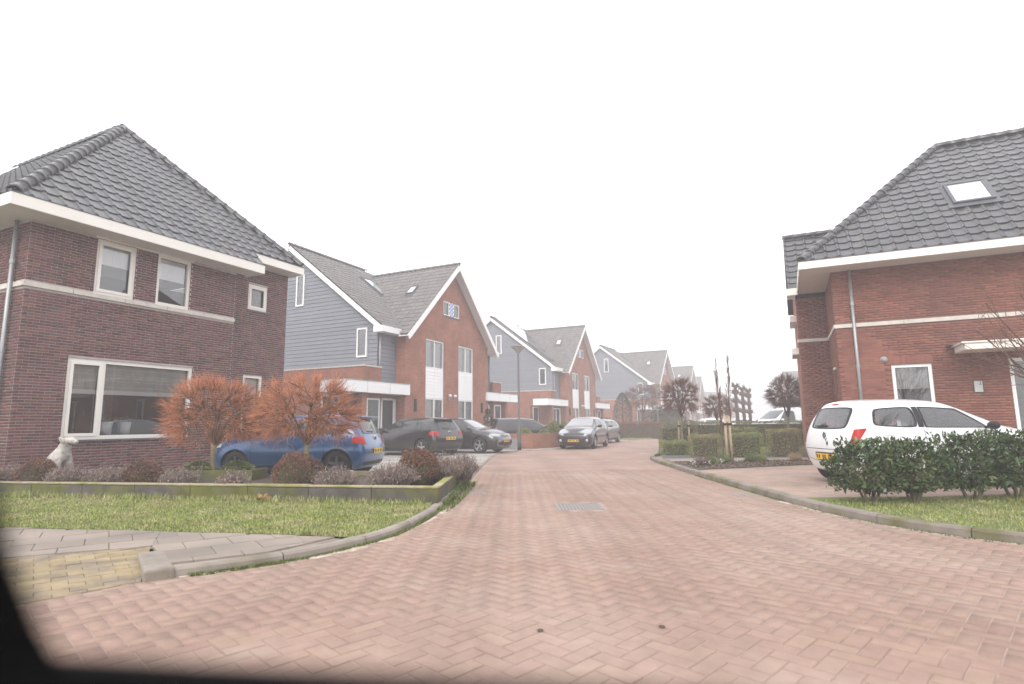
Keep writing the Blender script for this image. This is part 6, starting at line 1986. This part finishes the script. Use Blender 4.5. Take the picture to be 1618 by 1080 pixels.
# ---- sitting stone dog by the window
def stone_dog(loc, rz):
    root = empty('dog_statue', loc, rz, 'white weathered stone statue of a sitting dog under the window', 'statue')
    me = bpy.data.meshes.new('dog_skin')
    J = {  # joint: (x forward, y, z, radius)
        'rump': (-.20, 0, .13, .130), 'back': (-.10, 0, .32, .125), 'chest': (.035, 0, .46, .120), 'neck': (.085, 0, .62, .078), 'head': (.13, 0, .74, .082), 'brow': (.19, 0, .745, .066),
        'muzzle': (.27, 0, .705, .045), 'nose': (.315, 0, .695, .032),
        'shL': (.07, .085, .40, .062), 'elL': (.085, .09, .23, .040), 'wrL': (.10, .09, .06, .030), 'pwL': (.16, .09, .025, .034),
        'shR': (.07, -.085, .40, .062), 'elR': (.085, -.09, .23, .040), 'wrR': (.10, -.09, .06, .030), 'pwR': (.16, -.09, .025, .034),
        'hipL': (-.17, .11, .15, .095), 'knL': (-.02, .15, .17, .070), 'hkL': (-.10, .145, .045, .034), 'ftL': (.05, .145, .025, .034),
        'hipR': (-.17, -.11, .15, .095), 'knR': (-.02, -.15, .17, .070), 'hkR': (-.10, -.145, .045, .034), 'ftR': (.05, -.145, .025, .034),
        'tail': (-.33, .03, .05, .035), 'tip': (-.36, .16, .03, .022)}
    E_ = [('rump', 'back'), ('back', 'chest'), ('chest', 'neck'), ('neck', 'head'), ('head', 'brow'), ('brow', 'muzzle'), ('muzzle', 'nose'), ('chest', 'shL'), ('shL', 'elL'), ('elL', 'wrL'), ('wrL', 'pwL'),
          ('chest', 'shR'), ('shR', 'elR'), ('elR', 'wrR'), ('wrR', 'pwR'), ('rump', 'hipL'), ('hipL', 'knL'), ('knL', 'hkL'), ('hkL', 'ftL'), ('rump', 'hipR'), ('hipR', 'knR'), ('knR', 'hkR'), ('hkR', 'ftR'), ('rump', 'tail'), ('tail', 'tip')]
    ks = list(J); ix = {k: i for i, k in enumerate(ks)}
    me.from_pydata([J[k][:3] for k in ks], [(ix[a], ix[b]) for a, b in E_], [])
    t = bpy.data.objects.new('dog_skin', me); COL.objects.link(t)
    sk = t.modifiers.new('skin', 'SKIN'); sk.use_smooth_shade = True
    for i, k in enumerate(ks):
        sv_ = me.skin_vertices[0].data[i]; sv_.radius = (J[k][3], J[k][3]); sv_.use_root = (k == 'rump')
    sb = t.modifiers.new('sub', 'SUBSURF'); sb.levels = 2; sb.render_levels = 2
    body = eval_mesh(t); bpy.data.objects.remove(t)
    body.materials.clear(); body.materials.append(M['dogstone'])
    body.polygons.foreach_set('use_smooth', [True] * len(body.polygons))
    link('body', body, root)
    for s in (-1, 1):
        mb = MB().lathe([(0, -.075), (.022, -.065), (.040, -.03), (.042, .01), (.03, .045), (.012, .062), (0, .066)], 12)
        mb.v = [(x * 1.0, y * .38, z) for x, y, z in mb.v]
        e = mb.build('ear', M['dogstone'], root, smooth=True)
        e.location = (.115, s * .080, .735); e.rotation_euler = (s * -.25, -.35, 0)
    return root
M['dogstone'] = mat('weathered_white_stone', (.46, .43, .40), .9, .22, 14, .5, 40, second=(.27, .24, .20), second_amt=(.50, .64), second_scale=9)
stone_dog((-8.50, 10.85, .19), R(-12)).scale = (1.22, 1.3, 1.10)
# ================================================================== right side: verge, laurels, beds, hedges
rv = [(9.9, 3.2)] + [(p[0] + .16, p[1] + .06) for p in KR if 4.2 < p[1] < 8.2] + [(4.35, 8.35), (4.9, 8.62), (10.5, 9.0), (12, 5)]
tag(grass('grass', rv, 46000, RZ - .004, M['grass'], (.012, .038), seed=14, w=.0045), 'short green grass on the right verge under the laurels', 'grass', kind='stuff')
def laurel(loc, rx, ry, h, label, seed, n=3000):
    rs = np.random.default_rng(seed)
    root = empty('laurel_bush', loc, 0, label, 'bush', 'laurel bushes on the right verge')
    P, D = [], []
    segs = []
    nodes = []
    for k in range(7):                        # bare forked stems at the foot
        a = rs.uniform(0, 6.28); b = np.array([math.cos(a) * .06, math.sin(a) * .06, -.02]); c = np.array([math.cos(a) * rx * .35, math.sin(a) * ry * .35, h * .30])
        curved(segs, b, c, .020, .012, 3, .10)
        for j in range(5):
            a2 = a + rs.normal(0, .9); e = np.array([math.cos(a2) * rx * rs.uniform(.3, .85), math.sin(a2) * ry * rs.uniform(.3, .85), h * rs.uniform(.45, .95)])
            curved(segs, c, e, .010, .004, 3, .10); nodes.append((c, e))
    m_ = 0
    while m_ < n:
        u = rs.normal(size=3); u /= np.linalg.norm(u)
        q = rs.uniform(.45, 1.0) ** .5
        lump = 1 + .10 * math.sin(u[0] * 6 + seed) + .09 * math.sin(u[1] * 7 + seed * 2) + .10 * math.sin(u[2] * 9)
        sup = (abs(u[0]) ** 3 + abs(u[1]) ** 3 + abs(u[2]) ** 3) ** (-1 / 3)     # squarish head, clipped once
        p = u * q * lump * min(sup, 1.25) * np.array([rx, ry, h * .43]) + np.array([0, 0, h * .56])
        if p[2] < h * .12 + .05 * rs.uniform(): continue
        P.append(p); D.append(u * .6 + rs.normal(size=3) * .7 + np.array([0, 0, .35])); m_ += 1
    P, D = np.array(P), np.array(D)
    T = np.array([[rs.uniform(-rx, rx) * .85, rs.uniform(-ry, ry) * .7, h * rs.uniform(.97, 1.10)] for _ in range(90)])   # upright shoots breaking the top line
    P = np.concatenate([P, T]); D = np.concatenate([D, np.tile([0, 0, 1.], (90, 1)) + rs.normal(size=(90, 3)) * .45])
    v, f = leaf_quads(P, D, .075, .42, .35, rs=rs); link('foliage', np_mesh('foliage', v, f, M['laurel']), root)
    v, f = twig_mesh(segs, 5); link('stems', np_mesh('stems', v, f, M['bark_green'], True), root)
    return root
lr = [((4.98, 8.18, RZ), .50, .40, .80, 'leftmost laurel bush on the right verge, before the white car rear'),
      ((5.62, 8.22, RZ), .46, .38, .80, 'second laurel bush from the left on the right verge'),
      ((6.58, 8.40, RZ), .48, .38, .86, 'third laurel bush from the left, with bare forked stems below'),
      ((7.30, 8.52, RZ), .46, .38, .88, 'fourth laurel bush from the left, before the front door'),
      ((8.10, 8.66, RZ), .48, .38, .88, 'laurel bush at the right edge of the picture')]
for i, (p, rx, ry, h, lab) in enumerate(lr): laurel(p, rx, ry, h, lab, 70 + i)

# ---- beds beside the drive
sheet('planting_bed', [(4.38, 13.9), (7.9, 15.2), (8.6, 16.9), (4.55, 16.7)], RZ + .006, M['soil'])
sheet('garden_path', [(4.56, 16.74), (8.6, 16.94), (9.1, 18.0), (4.66, 18.1)], RZ + .004, M['slab'])
M['gravel'] = mat('dark_gravel', (.10, .10, .105), .9, .5, 40, .8, 90)
sheet('gravel_bed', [(4.68, 18.15), (9.1, 18.05), (11.5, 19.5), (11.5, 22), (6.0, 22.4), (5.4, 21.3)], RZ + .006, M['gravel'])
lawn2 = [(5.9, 21.0), (11.8, 20.2), (15, 24), (15, 30), (9.4, 29.4), (7.0, 25)]
sheet('lawn', lawn2, RZ + .012, M['lawn'])
tag(grass('grass', [(8.2, 20.6), (10.4, 20.4), (11.4, 24.5), (9.4, 24.5)], 5000, RZ + .01, M['grass'], (.03, .07), seed=17), 'patch of lawn between the clipped box blocks', 'grass', kind='stuff')
sheet('verge_soil', [(6.0, 22.3), (7.1, 25.1), (10, 30.2), (14, 36.6), (19, 43.7), (40, 66), (60, 60), (40, 20), (12.5, 14)], RZ - .02, M['lawn'])
# clods and mulch on the soil
rs = np.random.default_rng(81)
n = 1500; px_ = rs.uniform(4.5, 8.4, n); py_ = rs.uniform(14.1, 16.8, n)
k = np.array([in_poly(a, b, [(4.45, 14.0), (7.9, 15.25), (8.5, 16.85), (4.6, 16.65)]) for a, b in zip(px_, py_)])
v, f = leaf_quads(np.stack([px_[k], py_[k], np.full(k.sum(), RZ + .015)], 1), rs.normal(size=(k.sum(), 3)) * [1, 1, .3], .06, .7, rs=rs)
tag(link('mulch', np_mesh('mulch', v, f, mat('bark_mulch', (.12, .085, .06), .95, .3, 8, rand=.5))), 'bark mulch on the bed beside the drive', 'mulch', kind='stuff')
# small plants in the bed
bed = [((5.35, 15.75), .16, .14, 'fern', 'small green clump left of the two tall saplings'), ((5.78, 15.95), .17, .14, 'fern', 'small green clump just left of the saplings'),
       ((6.62, 16.15), .16, .14, 'fern', 'small green clump just right of the saplings'), ((6.92, 16.25), .17, .16, 'grass', 'yellowish green clump right of the saplings')]
for i, (p, r_, h_, mm, lab) in enumerate(bed):
    tuft_shrub('bed_plant', (p[0], p[1], RZ + .01), r_, h_, lab, M[mm], 160, 'small green clumps in the roadside bed', seed=90 + i, r=.006, cat='plant', heads=M['fern'])
tuft_shrub('dry_grass_tuft', (8.0, 16.45, RZ + .01), .20, .16, 'straw-coloured dry grass tuft beside the white car', mat('straw', (.42, .30, .17), .9, .2, 6, rand=.3), 260, seed=95, r=.004, cat='plant')
tuft_shrub('heather_plant', (4.95, 15.3, RZ + .01), .20, .12, 'dark purple low plant with white flowers at the bed tip', mat('purple_twig', (.10, .05, .055), .9, .2, 6), 200, seed=96, r=.005, cat='plant', heads=M['head_grey'])
rs = np.random.default_rng(97)
for i, (x, y) in enumerate(((4.72, 15.0), (4.80, 15.45), (5.10, 15.15), (5.62, 15.75), (6.25, 15.98))):
    fl = empty('snowdrop', (x, y, RZ), 0, ['white flowers at the left tip of the roadside bed', 'white flowers behind the dark purple plant', 'white flowers right of the dark purple plant', 'white flowers between two green clumps in the bed', 'white flowers at the foot of the sapling stakes'][i], 'flower', 'white flowers in the bed')
    n = 14
    P = np.stack([rs.normal(0, .05, n), rs.normal(0, .05, n), rs.uniform(.04, .12, n)], 1)
    v, f = leaf_quads(P, rs.normal(size=(n, 3)) + [0, 0, -1], .035, .7, rs=rs); link('petals', np_mesh('petals', v, f, M['petal']), fl)
    v, f = twig_mesh([(p * [.6, .6, 0], p, .003, .002) for p in P], 3); link('stalks', np_mesh('stalks', v, f, M['fern']), fl)

# ---- clipped box blocks
bx = [((5.62, 20.2, RZ), 4, .86, .8, .48, 'box', 'lowest clipped box block, beside the road at the left'),
      ((6.28, 18.95, RZ), -8, .92, .75, .70, 'box_brown', 'brownish clipped box block left of the saplings'),
      ((7.52, 18.75, RZ), -8, .98, .8, .76, 'box', 'dark green clipped box block right of the saplings'),
      ((8.12, 20.6, RZ), -8, 1.05, .7, .92, 'box', 'clipped box block behind the dark green one, only its top showing'),
      ((8.78, 18.75, RZ), -14, .95, .8, .86, 'box_brown', 'brownish clipped box block behind the white car tail')]
for i, (p, a, sx, sy, sz, mm, lab) in enumerate(bx):
    clipped_hedge('box_block', p, R(a), sx, sy, sz, lab, M[mm], M['hedge_core'], 5200, .034, 'hedge', 'clipped box blocks beside the drive', seed=100 + i)
# ---- long hedge, end block by the road
clipped_hedge('end_hedge', (6.95, 24.4, RZ), R(20), .9, 1.6, 1.00, 'dark hedge end block beside the road behind the lowest box', M['hedge_dark'], M['hedge_core'], 6000, .045, seed=111)
clipped_hedge('long_hedge', (10.6, 25.6, RZ), R(4), 6.2, .8, 1.12, 'long brown-green hedge running behind the box blocks', M['hedge_dark'], M['hedge_core'], 16000, .045, seed=112)

# ---- round-headed bare trees
def stakes(name, pts, loc, h, label, m, band=True, group=None):
    for i, (dx, dy, lx, ly) in enumerate(pts):
        s = empty('tree_stake', (loc[0] + dx, loc[1] + dy, loc[2]), 0, label[i], 'stake', group)
        MB().tube([(0, 0, -.05), (lx, ly, h)], .035, 8).build('post', m, s, smooth=True)
        if band: MB().box(lx - .055, lx + .055, ly - .055, ly + .055, h * .80, h * .80 + .06).build('rubber_strap', M['black_rubber'], s)
globe_tree('round_tree', (6.62, 22.6, RZ), 'round-headed bare tree held by wooden stakes beside the road', 1.30, .78, (.72, .70, .78), M['bark_green'], M['br_brown'], M['tw_brown'], 330, 6, .05, .006, .20, 'round-headed bare trees by the drive', seed=21)
stakes('s', ((-.22, -.1, .06, .0), (.22, -.1, .0, .0)), (6.62, 22.5, RZ), 1.18, ['left wooden stake of the round tree by the road', 'right wooden stake of the round tree by the road'], M['wood_old'], group='stakes of the round tree by the road')
globe_tree('round_tree', (9.75, 27.4, RZ), 'smaller round bare tree between the staked tree and the saplings', 1.15, .66, (.62, .60, .62), M['bark_green'], M['br_brown'], M['tw_brown'], 260, 6, .05, .006, .20, 'round-headed bare trees by the drive', seed=22)
globe_tree('round_tree', (11.2, 23.4, RZ), 'dense dark round bare tree next to the red brick house', 1.25, .95, (.78, .75, .80), M['bark_green'], M['br_brown'], M['tw_brown'], 420, 6, .055, .006, .20, 'round-headed bare trees by the drive', seed=23)

# ---- two tall thin saplings tied to stakes
def sapling(loc, h, label, seed):
    global rng
    keep = rng; rng = np.random.default_rng(seed)
    root = empty('sapling', loc, 0, label, 'tree', 'tall thin saplings')
    st = []; pts = [np.array([0., 0, -.05])]
    lean = rng.normal(0, .02, 2)
    for k in range(1, 9):
        pts.append(np.array([lean[0] * k + rng.normal(0, .012), lean[1] * k + rng.normal(0, .012), h * k / 8]))
    MB().tube(pts, [.028 - .003 * k for k in range(9)], 7).build('trunk', M['br_brown'], root, smooth=True)
    for k in range(46):
        t = rng.uniform(.30, .97); i = int(t * 8); p = pts[i] + (pts[min(i + 1, 8)] - pts[i]) * (t * 8 - i)
        a = rng.uniform(0, 6.28); L_ = (1.05 - t) * .75 + .12
        e = p + np.array([math.cos(a) * .16 * L_, math.sin(a) * .16 * L_, L_ * .85])
        curved(st, p, e, .009, .0035, 3, .05)
        for j in range(2):
            s = p + (e - p) * rng.uniform(.3, .9); curved(st, s, s + np.array([rng.normal(0, .05), rng.normal(0, .05), .14]), .0035, .002, 2, .05)
    v, f = twig_mesh(st, 3); link('crown', np_mesh('crown', v, f, M['tw_brown'], True), root)
    rng = keep
sapling((5.98, 16.5, RZ), 2.95, 'left one of two tall thin saplings tied to stakes', 31)
sapling((6.28, 16.75, RZ), 3.12, 'right one of two tall thin saplings tied to stakes', 32)
stakes('s', ((0, 0, -.01, 0), (.21, .20, -.03, .0)), (6.02, 16.3, RZ), 1.28, ['pale round stake holding the left tall sapling', 'pale round stake holding the right tall sapling'], M['wood_post'], group='pale stakes of the tall saplings')

# ---- pollarded espalier trees in the fog
def pollard(loc, h, label, seed, rz=0.0):
    rs = np.random.default_rng(seed)
    root = empty('pollard_tree', loc, rz, label, 'tree', 'pollarded trees in the fog')
    MB().tube([(0, 0, -.1), (.03, 0, h * .4), (-.02, 0, h)], [.16, .13, .11], 8).build('trunk', M['bark_dark'], root, smooth=True)
    tw = []
    mb = MB()
    for z in (h * .52, h * .70, h * .87, h * 1.0):
        for s in (-1, 1):
            L_ = .15 + .07 * rs.uniform()
            mb.tube([(-s * .05, 0, z - .16), (s * L_ * .5, 0, z), (s * L_, .05, z + .06), (s * L_ * 1.05, .05, z + .2)], [.10, .11, .15, .06], 7)
            for k in range(26):
                a = np.array([s * L_, .05, z + .08]); d = rs.normal(size=3) * .5 + np.array([s * .2, 0, .8])
                tw.append((a, a + d / np.linalg.norm(d) * rs.uniform(.10, .32), .020, .009))
    mb.build('limbs', M['bark_dark'], root, smooth=True)
    v, f = twig_mesh(tw, 3); link('crown', np_mesh('crown', v, f, M['tw_brown']), root)
pollard((16.4, 42.0, 0), 3.75, 'left, tallest of three pollarded trees in the fog', 41, R(20))
pollard((17.9, 44.5, 0), 3.70, 'middle of three pollarded trees in the fog', 42, R(20))
pollard((19.4, 47.0, 0), 3.65, 'right one of three pollarded trees in the fog', 43, R(20))
def loose_tree(loc, h, r, label, seed, cat='tree', m='tw_brown', group=None, mb_='br_brown', n=90, th=.9, name='bare_tree', tr=.10):
    global rng
    keep = rng; rng = np.random.default_rng(seed)
    root = empty(name, loc, 0, label, cat, group)
    MB().tube([(0, 0, -.1), (.04, .02, h * .2), (-.03, 0, h * .42), (0, 0, h * .7)], [tr * 1.2, tr, tr * .7, tr * .3], 8).build('trunk', M['bark_dark'], root, smooth=True)
    br, tw = [], []
    for k in range(n):
        t = rng.uniform(.22, .7); p = np.array([0, 0, h * t]); a = rng.uniform(0, 6.28); q = rng.uniform(.4, 1)
        e = np.array([math.cos(a) * r * q, math.sin(a) * r * q, min(h, h * t + h * rng.uniform(.15, .45))])
        curved(br, p, e, tr * .22, .008, 4, .10)
        for j in range(9):
            s = p + (e - p) * rng.uniform(.35, 1.0); d = (e - p) / np.linalg.norm(e - p) + rng.normal(size=3) * .6 + np.array([0, 0, .25]); curved(tw, s, s + d * rng.uniform(.15, .45), .0075, .003, 3, .1)
    v, f = twig_mesh(br, 4); link('branches', np_mesh('branches', v, f, M[mb_], True), root)
    v, f = twig_mesh(tw, 3); link('crown', np_mesh('crown', v, f, M[m], True), root)
    rng = keep
    return root
loose_tree((22.5, 47, 0), 3.6, 1.3, 'low wispy bare tree in the fog right of the pollards', 51, group='faint bare trees in the fog')
loose_tree((25.5, 52, 0), 4.6, 1.5, 'faint wispy bare tree in the fog near the van', 52, group='faint bare trees in the fog')
# ---- bare tree whose branches reach in at the right edge
loose_tree((7.75, 7.55, RZ), 3.6, 1.25, 'bare brown-twigged tree reaching in from the right edge before the entrance', 53, m='tw_brown', mb_='br_brown', n=30, tr=.06)
# ================================================================== street lamp, low walls and planting along the row
def street_lamp(loc, h, label, group=None):
    root = empty('street_lamp', loc, 0, label, 'street lamp', group)
    MB().lathe([(0, 0), (.085, 0), (.085, 1.05), (.06, 1.12), (.052, 1.15), (.045, h - .35), (.035, h - .3)], 14).build('post', M['lamp_grey'], root, smooth=True)
    MB().lathe([(.088, 0), (.09, .0), (.09, .13), (.088, .13)], 14).build('base_sleeve', M['black_rubber'], root)
    MB().lathe([(.03, h - .34), (.06, h - .30), (.11, h - .22), (.30, h - .02), (.31, h)], 20).build('lamp_bowl', M['lamp_bowl'], root, smooth=True)
    MB().lathe([(.32, h - .005), (.32, h + .01), (.22, h + .05), (.06, h + .08), (0, h + .085)], 20).build('lamp_cover', M['lamp_grey'], root, smooth=True)
    MB().box(-.05, .05, -.098, -.085, .35, .75).build('service_door', M['lamp_grey'], root)
    return root
M['lamp_grey'] = mat('grey_lamp_paint', (.13, .125, .12), .5, .06, 3)
M['lamp_bowl'] = mat('frosted_bowl', (.34, .33, .31), .4, .04, 3)
street_lamp((.28, 26.0, .02), 4.68, 'grey street lamp with a bowl head before the solar-roofed house', 'street lamps')
street_lamp((10.9, 43.2, .02), 4.0, 'faint grey lamp post before the foggy third house', 'street lamps')

def low_wall(name, pts, h, t, label, m, uv=True):
    root = empty(name, (pts[0][0], pts[0][1], 0), 0, label, 'wall')
    for i in range(len(pts) - 1):
        a, b = Vector((*pts[i], 0)), Vector((*pts[i + 1], 0)); d = (b - a).normalized()
        MB().box(0, (b - a).length, 0, t, -.05, h).build('wall_run', m, root, loc=tuple(a - root.location), rz=math.atan2(d.y, d.x), uv=uv)
    return root
low_wall('brick_garden_wall', [(-.95, 28.3), (.95, 27.35), (2.25, 28.9), (3.6, 31.8)], .74, .2, 'low orange brick garden wall behind the street lamp', M['brick_low'])
low_wall('concrete_low_wall', [(-.75, 27.4), (.25, 26.9)], .52, .14, 'short grey concrete wall left of the lamp post', mat('grey_concrete', (.24, .25, .26), .9, .12, 4), False)
bl = [((.55, 28.55, .35), (.40, .40, .36), 'round clipped bush on the brick wall right behind the lamp post'), ((1.55, 28.95, .35), (.30, .30, .33), 'small round clipped bush left of the pointed one'),
      ((-.75, 29.2, .3), (.42, .4, .30), 'low clipped bush left of the lamp post'), ((2.15, 30.2, .35), (.36, .36, .55), 'pointed evergreen bush on the brick wall'),
      ((2.75, 30.6, .35), (.50, .5, .52), 'loose light green bush at the end of the brick wall')]
for i, (p, r_, lab) in enumerate(bl):
    ball_shrub('clipped_bush', p, r_, lab, M['box'], M['hedge_core'], 1500, .07, 'clipped bushes on the brick wall', seed=130 + i)
# topiary of stacked balls by the door
tp = empty('topiary', (-1.35, 31.2, .02), 0, 'dark topiary of stacked balls at the brick gable corner', 'shrub')
rs = np.random.default_rng(140)
for z, r_ in ((.55, .40), (1.05, .30), (1.48, .24), (1.85, .16)):
    u = rs.normal(size=(500, 3)); u /= np.linalg.norm(u, axis=1, keepdims=True)
    v, f = leaf_quads(u * r_ * rs.uniform(.8, 1.03, (500, 1)) + [0, 0, z], u + rs.normal(size=(500, 3)) * .6, .07, .5, rs=rs)
    link('foliage_ball', np_mesh('foliage_ball', v, f, M['evergreen']), tp)
MB().tube([(0, 0, -.02), (0, 0, 1.9)], .03, 6).build('stem', M['bark_dark'], tp)
# planting before the third and fourth houses
clipped_hedge('beech_hedge', (8.9, 42.2, 0), R(6), 4.2, .9, 1.25, 'copper-brown beech hedge behind the black cars', M['beech'], M['hedge_core'], 7000, .07, seed=150)
clipped_hedge('evergreen_hedge', (5.6, 37.5, 0), R(60), 2.2, .8, 1.5, 'dark evergreen hedge against the solar-roofed house front', M['evergreen'], M['hedge_core'], 5000, .07, seed=151)
def cone_tree(loc, r_, h, label, m, seed, n=2600):
    rs = np.random.default_rng(seed)
    root = empty('conifer', loc, 0, label, 'tree', 'evergreens before the foggy houses')
    t = rs.uniform(0, 1, n) ** .8; a = rs.uniform(0, 6.28, n); q = r_ * np.sin(np.pi * np.clip(t * .92 + .08, 0, 1)) ** .6 * rs.uniform(.7, 1.05, n)
    P = np.stack([np.cos(a) * q, np.sin(a) * q, t * h], 1); D = np.stack([np.cos(a) * .5, np.sin(a) * .5, np.ones(n)], 1) + rs.normal(size=(n, 3)) * .4
    v, f = leaf_quads(P, D, .12, .4, rs=rs); link('crown', np_mesh('crown', v, f, M[m]), root)
    MB().tube([(0, 0, -.05), (0, 0, h * .9)], [.08, .02], 6).build('trunk', M['bark_dark'], root)
    return root
cone_tree((8.9, 46.5, 0), .8, 3.6, 'narrow dark conifer before the foggy third house', 'evergreen', 160)
globe_tree('round_tree', (11.0, 48.5, 0), 'faint round bare tree before the foggy third house wall', 1.9, 1.3, (1.5, 1.5, 1.15), M['bark_dark'], M['br_brown'], M['tw_brown'], 260, 5, .07, .011, .4, seed=161)
def big_bush(loc, r_, label, m, seed, n=3000, leaf=.13):
    return ball_shrub('evergreen_bush', loc, r_, label, M[m], M['hedge_core'], n, leaf, 'evergreens before the foggy houses', seed=seed, jit=.10)
big_bush((12.6, 47.0, 0), (1.7, 1.6, 1.5), 'big dark evergreen bush before the foggy third house entrance', 'evergreen', 170)
big_bush((10.6, 44.5, 0), (1.0, 1.0, .6), 'low dark bush at the bend of the road', 'evergreen', 171, 1800)
big_bush((14.2, 46.5, 0), (1.2, 1.1, .75), 'low dark bush right of the big evergreen bush', 'evergreen', 172, 1800)
tag(grass('grass', [(7.9, 39.2), (12.0, 44.1), (10.6, 44.2), (7.2, 40.2)], 3000, .02, M['grass'], (.05, .14), seed=18, w=.012), 'strip of grass at the bend of the road', 'grass', kind='stuff')
# ---- houses dissolving in the fog
M['far_wall'] = mat('fog_house_brick', (.30, .15, .11), .9)
def far_house(loc, rz, w, d, e, top, label):
    root = empty('distant_house', loc, rz, label, 'house', 'houses dissolving in the fog')
    MB().add([(-w / 2, 0, 0), (w / 2, 0, 0), (w / 2, d, 0), (-w / 2, d, 0), (-w / 2, 0, e), (w / 2, 0, e), (w / 2, d, e), (-w / 2, d, e), (-w / 2, d / 2, top), (w / 2, d / 2, top)],
             [(0, 1, 5, 4), (2, 3, 7, 6), (1, 2, 6, 9, 5), (3, 0, 4, 8, 7)]).build('walls', M['far_wall'], root)
    MB().obox((0, d / 4 - .1, (e + top) / 2), (w / 2 + .3, 0, 0), Vector((0, d / 4 + .2, (top - e) / 2)), (0, 0, .08)).obox((0, 3 * d / 4 + .1, (e + top) / 2), (w / 2 + .3, 0, 0), Vector((0, d / 4 + .2, -(top - e) / 2)), (0, 0, .08)).build('roof', M['tile_grey'], root)
    for x in (-w / 4, w / 4):
        for z in (.9, 3.6):
            f = MB().box(x - .6, x + .6, -.05, .05, z, z + 1.5).build('window', M['white'], root)
            MB().box(x - .5, x + .5, -.07, -.05, z + .1, z + 1.4).build('pane', M['dark_glass'], f)
    return root
far_house((58, 160, 0), R(30), 14, 10, 5.6, 9.6, 'faint house in the fog beyond the pollarded trees')
far_house((50, 88, 0), R(-10), 12, 10, 5.4, 9.2, 'faint grey-roofed house in the fog beside the red brick house')
# ================================================================== litter and the car door the picture is taken from
for i, (x, y, lab) in enumerate(((.15, 3.58, 'small rusty ring lying on the road near the middle'), (.88, 3.62, 'small rusty ring with a bent pin on the road'))):
    o = MB().lathe([(.014, 0), (.017, .004), (.020, 0), (.017, -.003)], 18, closed=True).build('metal_ring', M['bark_dark'], loc=(x, y, .006), smooth=True)
    tag(o, lab, 'ring')
lf = leaf_mat('dead_leaf', (.33, .17, .08), None, .8, rand=.3)
rs = np.random.default_rng(201)
v, f = leaf_quads(np.stack([rs.normal(0, .05, 9), rs.normal(0, .05, 9), rs.uniform(.02, .08, 9)], 1), rs.normal(size=(9, 3)), .09, .6, rs=rs)
o = link('dead_leaf', np_mesh('dead_leaf', v, f, lf)); o.location = (-3.85, 8.95, LZ + .03)
tag(o, 'crumpled orange-brown dead leaf on the grass verge', 'leaf')

# the open window of the car the photographer sits in: door top, rubber seal and mirror corner, a hand's breadth ahead
cd = empty('car_door', (0, .17, .3), 0, 'black car door top and mirror corner close to the lens, out of focus', 'car door')
door_m = mat('shade_dark_door_skin', (.006, .006, .008), .8, .05, 4, spec=.1)  # near-black colour stands in for the shade inside the car
seal_m = mat('shade_black_seal', (.004, .004, .004), .95, .0, 4, spec=.02)  # cabin shade put into this colour as well
def sillz(x): return 1.1400 - .062 * x
for nm_, y0, y1, dz0, dz1, mm in (('door_panel', .0, .075, None, -.012, door_m), ('window_seal', .004, .03, -.012, 0.0, seal_m)):
    xs_ = [-.9 + 1.8 * k / 12 for k in range(13)]
    vs = []
    for x in xs_:
        zt = sillz(x) + dz1 - .3; zb = (sillz(x) + dz0 - .3) if dz0 is not None else .15
        vs += [(x, y0, zb), (x, y1, zb), (x, y1, zt - .01), (x, (y0 + y1) / 2, zt), (x, y0, zt - .006)]
    fs = [(k * 5 + r, (k + 1) * 5 + r, (k + 1) * 5 + (r + 1) % 5, k * 5 + (r + 1) % 5) for k in range(12) for r in range(5)] + [(0, 1, 2, 3, 4), (64, 63, 62, 61, 60)]
    MB().add(vs, fs).build(nm_, mm, cd, smooth=False)
sail = [(-0.1381, 1.1000), (-0.1381, 1.1379), (-0.1447, 1.1408), (-0.1510, 1.1456), (-0.1585, 1.1564), (-0.1678, 1.1740), (-0.1770, 1.1975), (-0.1926, 1.2376), (-0.2184, 1.3098), (-0.2454, 1.3896), (-0.3200, 1.6200), (-0.4800, 1.6200), (-0.7000, 1.2500), (-0.8500, 1.1000)]
MB().prism_y([(a, b - .3) for a, b in sail], -.012, .032).build('mirror_corner', seal_m, cd, bevel=.002)
# ================================================================== fog
hz = MB().box(-260, 260, -25, 320, -1.05, 12.5).build('haze', None)
hz.data.materials.clear()
hm = bpy.data.materials.new('fog'); hm.use_nodes = True
hn, hl = hm.node_tree.nodes, hm.node_tree.links
hn.clear()
ho = hn.new('ShaderNodeOutputMaterial'); hv = hn.new('ShaderNodeVolumePrincipled')
hv.inputs['Color'].default_value = (.74, .735, .75, 1)
hv.inputs['Density'].default_value = .0064
hv.inputs['Anisotropy'].default_value = 0.0
hl.new(hv.outputs[0], ho.inputs['Volume'])
hz.data.materials.append(hm)
tag(hz, 'pale grey fog hanging over the whole street', 'fog', kind='stuff')
